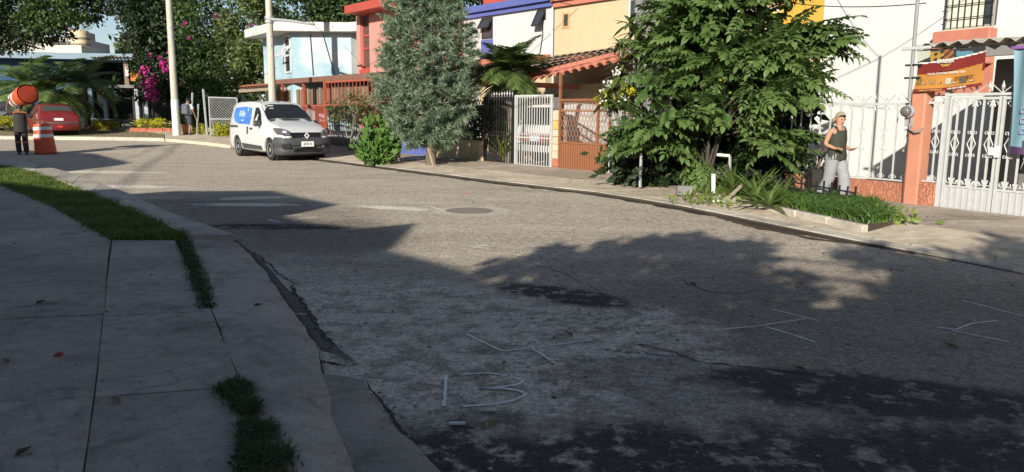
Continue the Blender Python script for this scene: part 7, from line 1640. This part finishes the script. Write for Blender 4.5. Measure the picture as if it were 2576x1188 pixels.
for (a, b_) in ((ra, rb), (ra-Vector((0, 0, .12)), rb-Vector((0, 0, .1))), (rc_, ra.lerp(rb, .55)), (at(2020, 496, 12.1), rb-Vector((0, 0, .05)))): MB().tube([a, b_], .014, 4).build('rail', IRONB, t)
bar_ = MB().box((-.011, -.011, -.6), (.011, .011, .1)).mesh('bar'); bar_.materials.append(IRONB)
pieces('bar', bar_, None, t, [(ra.lerp(rb, k/15), (R(random.uniform(-4, 4)), R(random.uniform(-5, 5)), .6), (1, 1, random.uniform(.8, 1.15))) for k in range(16)])
for (px, py, lab) in ((2037, 493, 'square black plastic plant pot beside the walking woman'),):
    q = gp(px, py+8, .13); q = Vector((q.x+.25, q.y+.35, .14)); t = thing('plant_pot', lab, 'plant pot', q); b = MB(); s_ = .17
    b.hexa([q+Vector(v) for v in ((-s_*.8, -s_*.8, 0), (s_*.8, -s_*.8, 0), (s_*.8, s_*.8, 0), (-s_*.8, s_*.8, 0), (-s_, -s_, .48), (s_, -s_, .48), (s_, s_, .48), (-s_, s_, .48))]).build('pot', M('black_pot', (.03, .024, .022), .7, .2, 6), t, bevel=.012)
    q2 = q+Vector((0, 0, .49)); b = MB(); [b.tube([q2, q2+Vector((random.uniform(-.15, .15), random.uniform(-.1, .1), random.uniform(.2, .4)))], .008, 4) for k in range(6)]; b.build('stems', BARK, t, kind='stuff')
    foliage('leaves', [(q2.x, q2.y, q2.z+.2, .16, .16, .16)], 70, .1, LEAF_D, t, 8)
q = gp(1795, 487, .13); t = thing('pipe_post', 'short white painted pipe post at the planter corner', 'post', q); MB().tube([q, at(1795, 438, q.y)], .04, 8).build('post', M('white_pipe', (.72, .72, .7), .5, .08, 6), t, smooth=50)
q = gp(1836, 478, .13); t = thing('handrail', 'bent pale metal pipe frame under the shrub', 'rail', q); tp = at(1836, 392, q.y); tl = at(1800, 389, q.y+.1); MB().tube([q, tp], .028, 6).build('post', GALV, t); MB().tube([tp, tl], .028, 6).build('top_rail', M('white_pipe', (.72, .72, .7), .5), t)
q = gp(1610, 470, .13); t = thing('pipe_post', 'thin grey pipe post in the shade under the shrub', 'post', q); MB().tube([q, at(1613, 385, q.y)], .03, 6).build('post', GALV, t)
q = gp(1828, 502, .13); t = thing('stick', 'pale stick leaning among the strap leaves', 'stick', q); MB().beam(q, at(1866, 466, q.y+.1), .04).build('stick', M('pale_timber', (.3, .25, .18), .9), t)
q = gp(1722, 487, .13); t = thing('block', 'broken grey block at the foot of the shrub', 'block', q); MB().box((q.x-.14, q.y-.08, .1), (q.x+.14, q.y+.1, .27)).build('block', M('block_grey_1', (.2, .2, .19), .95), t, bevel=.02)
# ---- litter, fallen leaves, fruit
def litter(name, label, cat, px, py, r, mat, z=0, flat=.35, n=7):
    q = gp(px, py, z); t = MB(); vs = []; m = 3
    for i in range(m+1):
        for k in range(n): a = 2*PI*k/n; rr = r*math.sin(PI*(.12+.88*i/m)*.5+.2)*random.uniform(.75, 1.2); vs.append((q.x+rr*math.cos(a)*(1-.0*i), q.y+rr*math.sin(a)*.7, z+.002+r*flat*(1-(i/m)**2)*random.uniform(.8, 1.2)))
    fs = [tuple(range(n))]+[(i*n+k, i*n+(k+1) % n, (i+1)*n+(k+1) % n, (i+1)*n+k) for i in range(m) for k in range(n)]
    return tag(t.add(vs, fs).build(name, mat, None, smooth=60), label, cat)
litter('crumpled_bag', 'crumpled white plastic bag at the planter corner', 'litter', 1808, 511, .12, M('litter_white', (.55, .55, .52), .6, .1, 20), .07, .5)
litter('fallen_fruit', 'small red fallen fruit on the left pavement slab', 'fruit', 149, 895, .03, M('fruit_red', (.3, .05, .035), .5, .2, 20), PZ, .6)
LFM = M('dead_leaf', (.06, .045, .03), .8, .3, 20); LFT = M('dead_leaf_tan', (.2, .14, .08), .8, .3, 20)
LL = [(104, 762, 0, 'dark curled leaf on the left slab beside the long joint'), (15, 910, 1, 'brown leaf at the left picture edge near the red fruit'), (290, 1010, 1, 'tan leaf on the cross joint of the front slabs'), (650, 770, 0, 'dark leaf on the sloping apron near the gutter'), (1740, 715, 0, 'dark leaf on the road beside the curved crack'), (2010, 928, 1, 'tan leaf on the long crack in the front asphalt'), (2390, 870, 1, 'tan leaf below the chalk arrow'), (1240, 1068, 1, 'tan leaf below the chalk number 13'), (2240, 680, 0, 'dark leaf on the road near the driveway'), (1430, 842, 1, 'brown leaf above the chalk line with ticks'), (60, 1140, 0, 'dark leaf on the front left slab')]
for k, (px, py, m_, lab) in enumerate(LL):
    z = PZ if px < 520 else (.08 if px < 720 and py > 700 and py < 900 else 0); q = gp(px, py, z+.004); L = .05*random.uniform(.8, 1.4); a = random.uniform(0, PI)
    c, s_ = math.cos(a), math.sin(a); pt = lambda u, v, h: (q.x+u*c-v*s_, q.y+u*s_+v*c, z+.004+h)
    o = MB().add([pt(-L, 0, .004), pt(-.2*L, -.4*L, .016), pt(L, 0, .012), pt(-.2*L, .4*L, .02), pt(-.1*L, 0, .003)], [(0, 1, 4), (1, 2, 4), (2, 3, 4), (3, 0, 4)]).build('fallen_leaf', LFT if m_ else LFM)
    tag(o, lab, 'leaf', 'fallen leaves scattered on the ground')
for k, (px, py, lab) in enumerate(((1150, 1064, 'small white paper scrap on the dark asphalt in front'), (757, 790, 'short pale stick lying in the gutter by the apron'), (1170, 487, 'tiny red wrapper on the sunlit road'), (695, 880-0, 'white bottle cap near the gutter'))):
    q = gp(px, py, .01); o = MB().box((q.x-.04, q.y-.012, .004), (q.x+.04, q.y+.014, .012)).build('paper_scrap' if k != 1 else 'stick', M(['scrap_white', 'scrap_wood', 'scrap_red', 'scrap_white'][k], [(.6, .6, .58), (.35, .32, .26), (.45, .08, .07), (.6, .6, .58)][k], .7)); tag(o, lab, 'litter')
# rubble along the broken gutter edge
rb_ = MB(); 
for k in range(170):
    u = random.random(); a = random.choice([((640, 640), (760, 800)), ((760, 790), (850, 900)), ((735, 950), (850, 1180)), ((930, 985), (1100, 1180)), ((1500, 880), (1720, 900))]); q = gp(a[0][0]+(a[1][0]-a[0][0])*u+random.uniform(-14, 30), a[0][1]+(a[1][1]-a[0][1])*u, 0); r_ = random.uniform(.006, .018)
    rb_.add([(q.x+r_*random.uniform(.7, 1.3)*x, q.y+r_*random.uniform(.7, 1.3)*y, max(.002, r_*.8*z)) for x, y, z in ((1, 0, 0), (0, 1, .1), (-1, 0, 0), (0, -1, .1), (0, 0, 1))], [(0, 1, 4), (1, 2, 4), (2, 3, 4), (3, 0, 4)])
tag(rb_.build('gutter_rubble', M('rubble', (.2, .19, .175), .95, .3, 20)), kind='stuff')

# ---- cracks: open broken lines in the road edge
CRK = M('crack_dark', (.05, .043, .036), .95, .3, 20)
def crack(pts, w, z=.005): 
    q = []
    for (x0, y0), (x1, y1) in zip(pts, pts[1:]):
        for j in range(5): u = j/5; q.append((x0+(x1-x0)*u+random.uniform(-5, 5), y0+(y1-y0)*u+random.uniform(-2.5, 2.5)))
    q.append(pts[-1]); W_ = [gp(x, y, 0) for x, y in q]; o = ribbon([(p.x, p.y) for p in W_], lambda t: (w*random.uniform(.1, 1)*min(1, 8*t+.05, 8*(1-t)+.05), -w*random.uniform(.1, 1)*min(1, 8*t+.05, 8*(1-t)+.05)), z, CRK, 'crack', None, k=3); o['kind'] = 'structure'; return o
for pts, w_ in (([(612, 622), (660, 650), (700, 690), (735, 712), (780, 720)], .014), ([(735, 712), (740, 740), (770, 775), (800, 830), (850, 880)], .03), ([(735, 945), (790, 1050), (855, 1190)], .018), ([(920, 960), (990, 1060), (1108, 1190)], .016), ([(1560, 860), (1680, 885), (1760, 912), (1900, 925), (2090, 948)], .012), ([(1700, 700), (1780, 735), (1850, 740), (1960, 730)], .009), ([(1830, 680), (1920, 695), (2000, 715)], .007), ([(1330, 660), (1420, 690), (1500, 730), (1580, 760)], .007), ([(700, 875), (760, 905), (830, 915), (880, 925)], .02)): crack(pts, w_)
MB_ = MB().lathe([(.37, 0), (.37, .004), (.01, .004)], gp(1180, 530, .004), 32).build('manhole_cover', M('iron_cover', (.25, .21, .175), .8, .3, 12, .6, 60)); tag(MB_, 'round iron manhole cover in a pale ring on the road', 'manhole cover')

# ---- chalk survey marks
CH = None
def chalkmat():
    m, nt, bs = newmat('chalk'); tc = nn(nt, 'ShaderNodeTexCoord').outputs['Object']; bs.inputs['Base Color'].default_value = (.8, .78, .74, 1); bs.inputs['Roughness'].default_value = .95
    tr = nn(nt, 'ShaderNodeBsdfTransparent'); mx = nn(nt, 'ShaderNodeMixShader'); nt.links.new(ramp(nt, noise(nt, 34, 8, .8, tc), [(.29, .1), (.46, 1.)]), mx.inputs[0]); nt.links.new(tr.outputs[0], mx.inputs[1]); nt.links.new(bs.outputs[0], mx.inputs[2]); nt.links.new(mx.outputs[0], nt.nodes['Material Output'].inputs[0]); return m
CH = chalkmat()
def chalk(label, strokes, w):
    t = thing('chalk_mark', label, 'chalk mark', gp(*strokes[0][0], 0), 'white chalk survey marks on the road')
    for st_ in strokes:
        W_ = [gp(x, y, 0) for x, y in st_]; k = max(4, 2*len(W_)); vs = []; fs = []; q = resample([(p.x, p.y) for p in W_], k*2)
        for i, p in enumerate(q):
            d = (q[min(i+1, len(q)-1)]-q[max(i-1, 0)]).normalized(); n = Vector((-d.y, d.x, 0)); ww = w*random.uniform(.7, 1.2)/2
            vs += [tuple(p+n*ww+Vector((0, 0, .005))), tuple(p-n*ww+Vector((0, 0, .005)))]
        for i in range(len(q)-1): fs.append((2*i, 2*i+1, 2*i+3, 2*i+2))
        MB().add(vs, fs).build('stroke', CH, t)
def arc(cx, cy, rx, ry, a0, a1, n=10): return [(cx+rx*math.cos(R(a0+(a1-a0)*k/n)), cy+ry*math.sin(R(a0+(a1-a0)*k/n))) for k in range(n+1)]
chalk('chalk number 13 written on the pale patch of road', [[(1122, 945), (1120, 990), (1116, 1024)], [(1160, 943), (1230, 940), (1290, 950), (1318, 960), (1300, 970), (1250, 976), (1205, 981)], [(1205, 981), (1262, 978), (1308, 985), (1324, 995), (1290, 1010), (1240, 1019), (1165, 1024)]], .02)
chalk('chalk line with two ticks above the number 13', [[(1175, 842), (1215, 862), (1265, 885)], [(1265, 885), (1340, 876), (1490, 857)], [(1330, 874), (1365, 894), (1394, 915)]], .017)
chalk('chalk zigzag mark right of the centre in the shade', [[(1797, 832), (1900, 822), (2027, 803)], [(1944, 780), (2060, 808)], [(1925, 823), (2000, 845), (2050, 862)]], .016)
chalk('chalk arrow mark at the right edge of the picture', [[(2360, 825), (2405, 830), (2445, 815), (2510, 808)], [(2395, 832), (2470, 848), (2540, 862)], [(2420, 757), (2480, 772), (2590, 800)]], .016)
chalk('chalk line beside the manhole ring', [[(1010, 526), (1082, 520), (1112, 530)]], .035)
chalk('short chalk corner mark beyond the manhole', [[(1215, 501), (1248, 506)], [(1235, 505), (1290, 500)]], .035)
chalk('two short chalk dashes in the middle of the sunlit road', [[(1190, 624), (1215, 625)], [(1200, 620), (1228, 618)]], .035)
chalk('chalk dashes in the house shadow on the far side', [[(675, 553), (705, 560)], [(750, 552), (800, 547)], [(690, 545), (760, 541)]], .035)

# grit, leaf crumbs and small stones strewn over road and pavement
def strew(name, poly, n, z, r0, r1, mat):
    P = inpoly(poly, n, z); R_ = rng.uniform(r0, r1, n)*rng.choice([.6, 1, 1.6], n, p=[.6, .3, .1]); a = rng.uniform(0, 2*PI, n); vs = []
    for k in range(4): t_ = a+PI/2*k; e = R_*rng.uniform(.5, 1.3, n); vs.append(np.stack([P[:, 0]+np.cos(t_)*e, P[:, 1]+np.sin(t_)*e, P[:, 2]+.001*np.ones(n)], 1))
    vs.append(P+np.stack([0*R_, 0*R_, R_*rng.uniform(.25, .8, n)], 1)); V = np.stack(vs, 1).reshape(-1, 3); b = (np.arange(n)*5)[:, None]
    F = np.concatenate([np.stack([b+k, b+(k+1) % 4, b+4], 2) for k in range(4)], 1).reshape(-1, 3); o = npmesh(name, V, 3, F, mat, None, 'stuff'); return o
GRITM = leafmat('grit_mixed', (.05, .04, .03), (.16, .14, .11), (.4, .37, .32), .9, .0, .2)
strew('pavement_grit', [G2(-300, 640), G2(130, 525), G2(440, 606), G2(600, 640), G2(690, 760), G2(800, 1190), G2(-300, 1190)], 420, PZ+.002, .003, .011, GRITM)
strew('road_grit', [tuple(gp(x, y, 0)[:2]) for x, y in ((700, 660), (1100, 560), (1700, 560), (2300, 640), (2576, 700), (2576, 1188), (1120, 1188), (850, 880))], 2600, .006, .003, .013, GRITM)
strew('kerb_litter', [(p[0]+a, p[1]+b_) for p, a, b_ in ((K[8], -.9, -.2), (K[10], -.9, -.3), (K[12], -.8, -.2), (K[13], -.7, -.2), (K[13], .05, 0), (K[12], .1, 0), (K[10], .1, .1), (K[8], .1, .1))], 420, .006, .004, .016, GRITM)
strew('far_footway_litter', [(p[0]+a, p[1]+b_) for p, a, b_ in ((K[8], .3, .3), (K[10], .3, .3), (K[11], .3, .2), (K[11], 1.0, .8), (K[10], 1.0, .9), (K[8], 1.0, 1.0))], 260, .11, .005, .018, GRITM)
# ================================================================ the houses and the tree behind the viewer that shade the street
def back(px, py, hgt):
    g_ = gp(px, py, 0); k = hgt/SUNV.z; return Vector((g_.x+SUNV.x*k, g_.y+SUNV.y*k, hgt))
def shade_house(label, outline, hgt, pull):
    """unseen house behind the viewer: roof slab shaped to cast this shadow outline, walls under it"""
    q = [back(px, py, hgt) for px, py in outline]; c = sum(q, Vector())/len(q); h = thing('house', label, 'house', (c.x, c.y, 0))
    poly = [(p.x, p.y) for p in q]; MB().prism(poly, hgt-.25, hgt).build('roof', WHITE, h)
    ins = [(c.x+(p[0]-c.x)*.93, c.y+(p[1]-c.y)*.93) for p in poly]; MB().prism(ins, 0, hgt-.251).build('wall', CREAM, h)
shade_house('cream house on the near side behind the viewer shading the pavement', [(-1400, 560), (-500, 470), (0, 463), (60, 473), (200, 491), (285, 491), (440, 481), (690, 480), (760, 497), (855, 515), (715, 545), (790, 560), (900, 575), (1050, 562), (985, 630), (1160, 675), (1350, 760), (1100, 860), (900, 1700), (-300, 3500), (-6000, 2500)], 5.6, 0)
shade_house('neighbouring near side house shading the far left road', [(-900, 372), (-300, 376), (0, 380), (60, 378), (160, 382), (240, 387), (330, 410), (300, 416), (180, 431), (100, 425), (0, 412), (-500, 410)], 5.6, 0)
# leafy tree behind the viewer whose shadow dapples the right of the road
t = thing('tree', 'tall street tree behind the viewer dappling the road with shade', 'tree', (3.4, -5.5, 0))
lob = []
for (px, py, r_, hgt) in ((1180, 790, .4, 7), (1290, 720, .5, 7.5), (1400, 665, .6, 7), (1520, 650, .6, 7.8), (1640, 630, .5, 8), (1700, 605, .35, 8), (1760, 625, .55, 7), (1880, 645, .6, 7.5), (1500, 730, .7, 6.5), (1700, 720, .8, 6.5), (1880, 730, .7, 6), (1600, 810, .8, 6), (1420, 800, .7, 6.5), (1730, 815, .65, 6),
                          (2190, 650, .45, 8), (2320, 665, .5, 7.5), (2480, 670, .5, 7.5), (2600, 660, .7, 8), (2330, 735, .55, 7), (2450, 770, .9, 6.5), (2620, 820, 1.0, 6.5), (2330, 840, .55, 6), (2450, 920, .9, 6), (2300, 950, .5, 6), (1800, 920, .5, 6), (1650, 960, .9, 6), (1990, 1040, .4, 5.5), (1850, 1100, .8, 5.5), (2300, 1060, .7, 5.5), (2500, 1120, 1.0, 5.5), (1480, 1020, .8, 6), (1280, 930, .75, 6.5), (1150, 860, .55, 6.5), (1700, 1160, .8, 5.5), (1420, 1200, .9, 5.5), (1180, 1080, .8, 6), (2100, 1180, .7, 5.5), (2050, 1320, .9, 5.5), (2450, 1350, 1.0, 5.5), (2700, 1050, 1, 5.5), (1300, 820, .5, 6.5)):
    hgt *= .68; p = back(px, py, hgt); lob.append((p.x, p.y, p.z, r_*.85, r_*1.0, r_*.5))
foliage('crown', lob, 15000, .24, LEAF_M, t, 15, .16, .5, .1)
tr = Vector((3.4, -5.5, 0)); MB().tube([tr, tr+Vector((.05, .1, 2.0)), tr+Vector((.1, .2, 3.6))], [.2, .16, .12], 10).build('trunk', BARK, t, smooth=60)
for l in lob[::3]: MB().tube([tr+Vector((.1, .2, 3.5)), (tr+Vector((.1, .2, 3.5))).lerp(Vector(l[:3]), .5)+Vector((0, 0, .4)), l[:3]], [.06, .04, .015], 5).build('limb', BARK, t)

# unseen canopy behind the viewer, added to darken the near ground
t = thing('carport', 'flat porch roof on posts behind the viewer on the near pavement', 'carport', (-3, -4, 0))
MB().box((-8.5, -8, 2.62), (2.2, -.7, 2.8)).build('roof', CREAM, t)
for x in (-8.2, -3.2, 1.9): MB().box((x-.08, -1.0, 0), (x+.08, -.84, 2.62)).build('post', CREAM, t)
MB().box((-8.5, -8.2, 0), (2.2, -8.01, 2.8)).build('back_wall', CREAM, t)
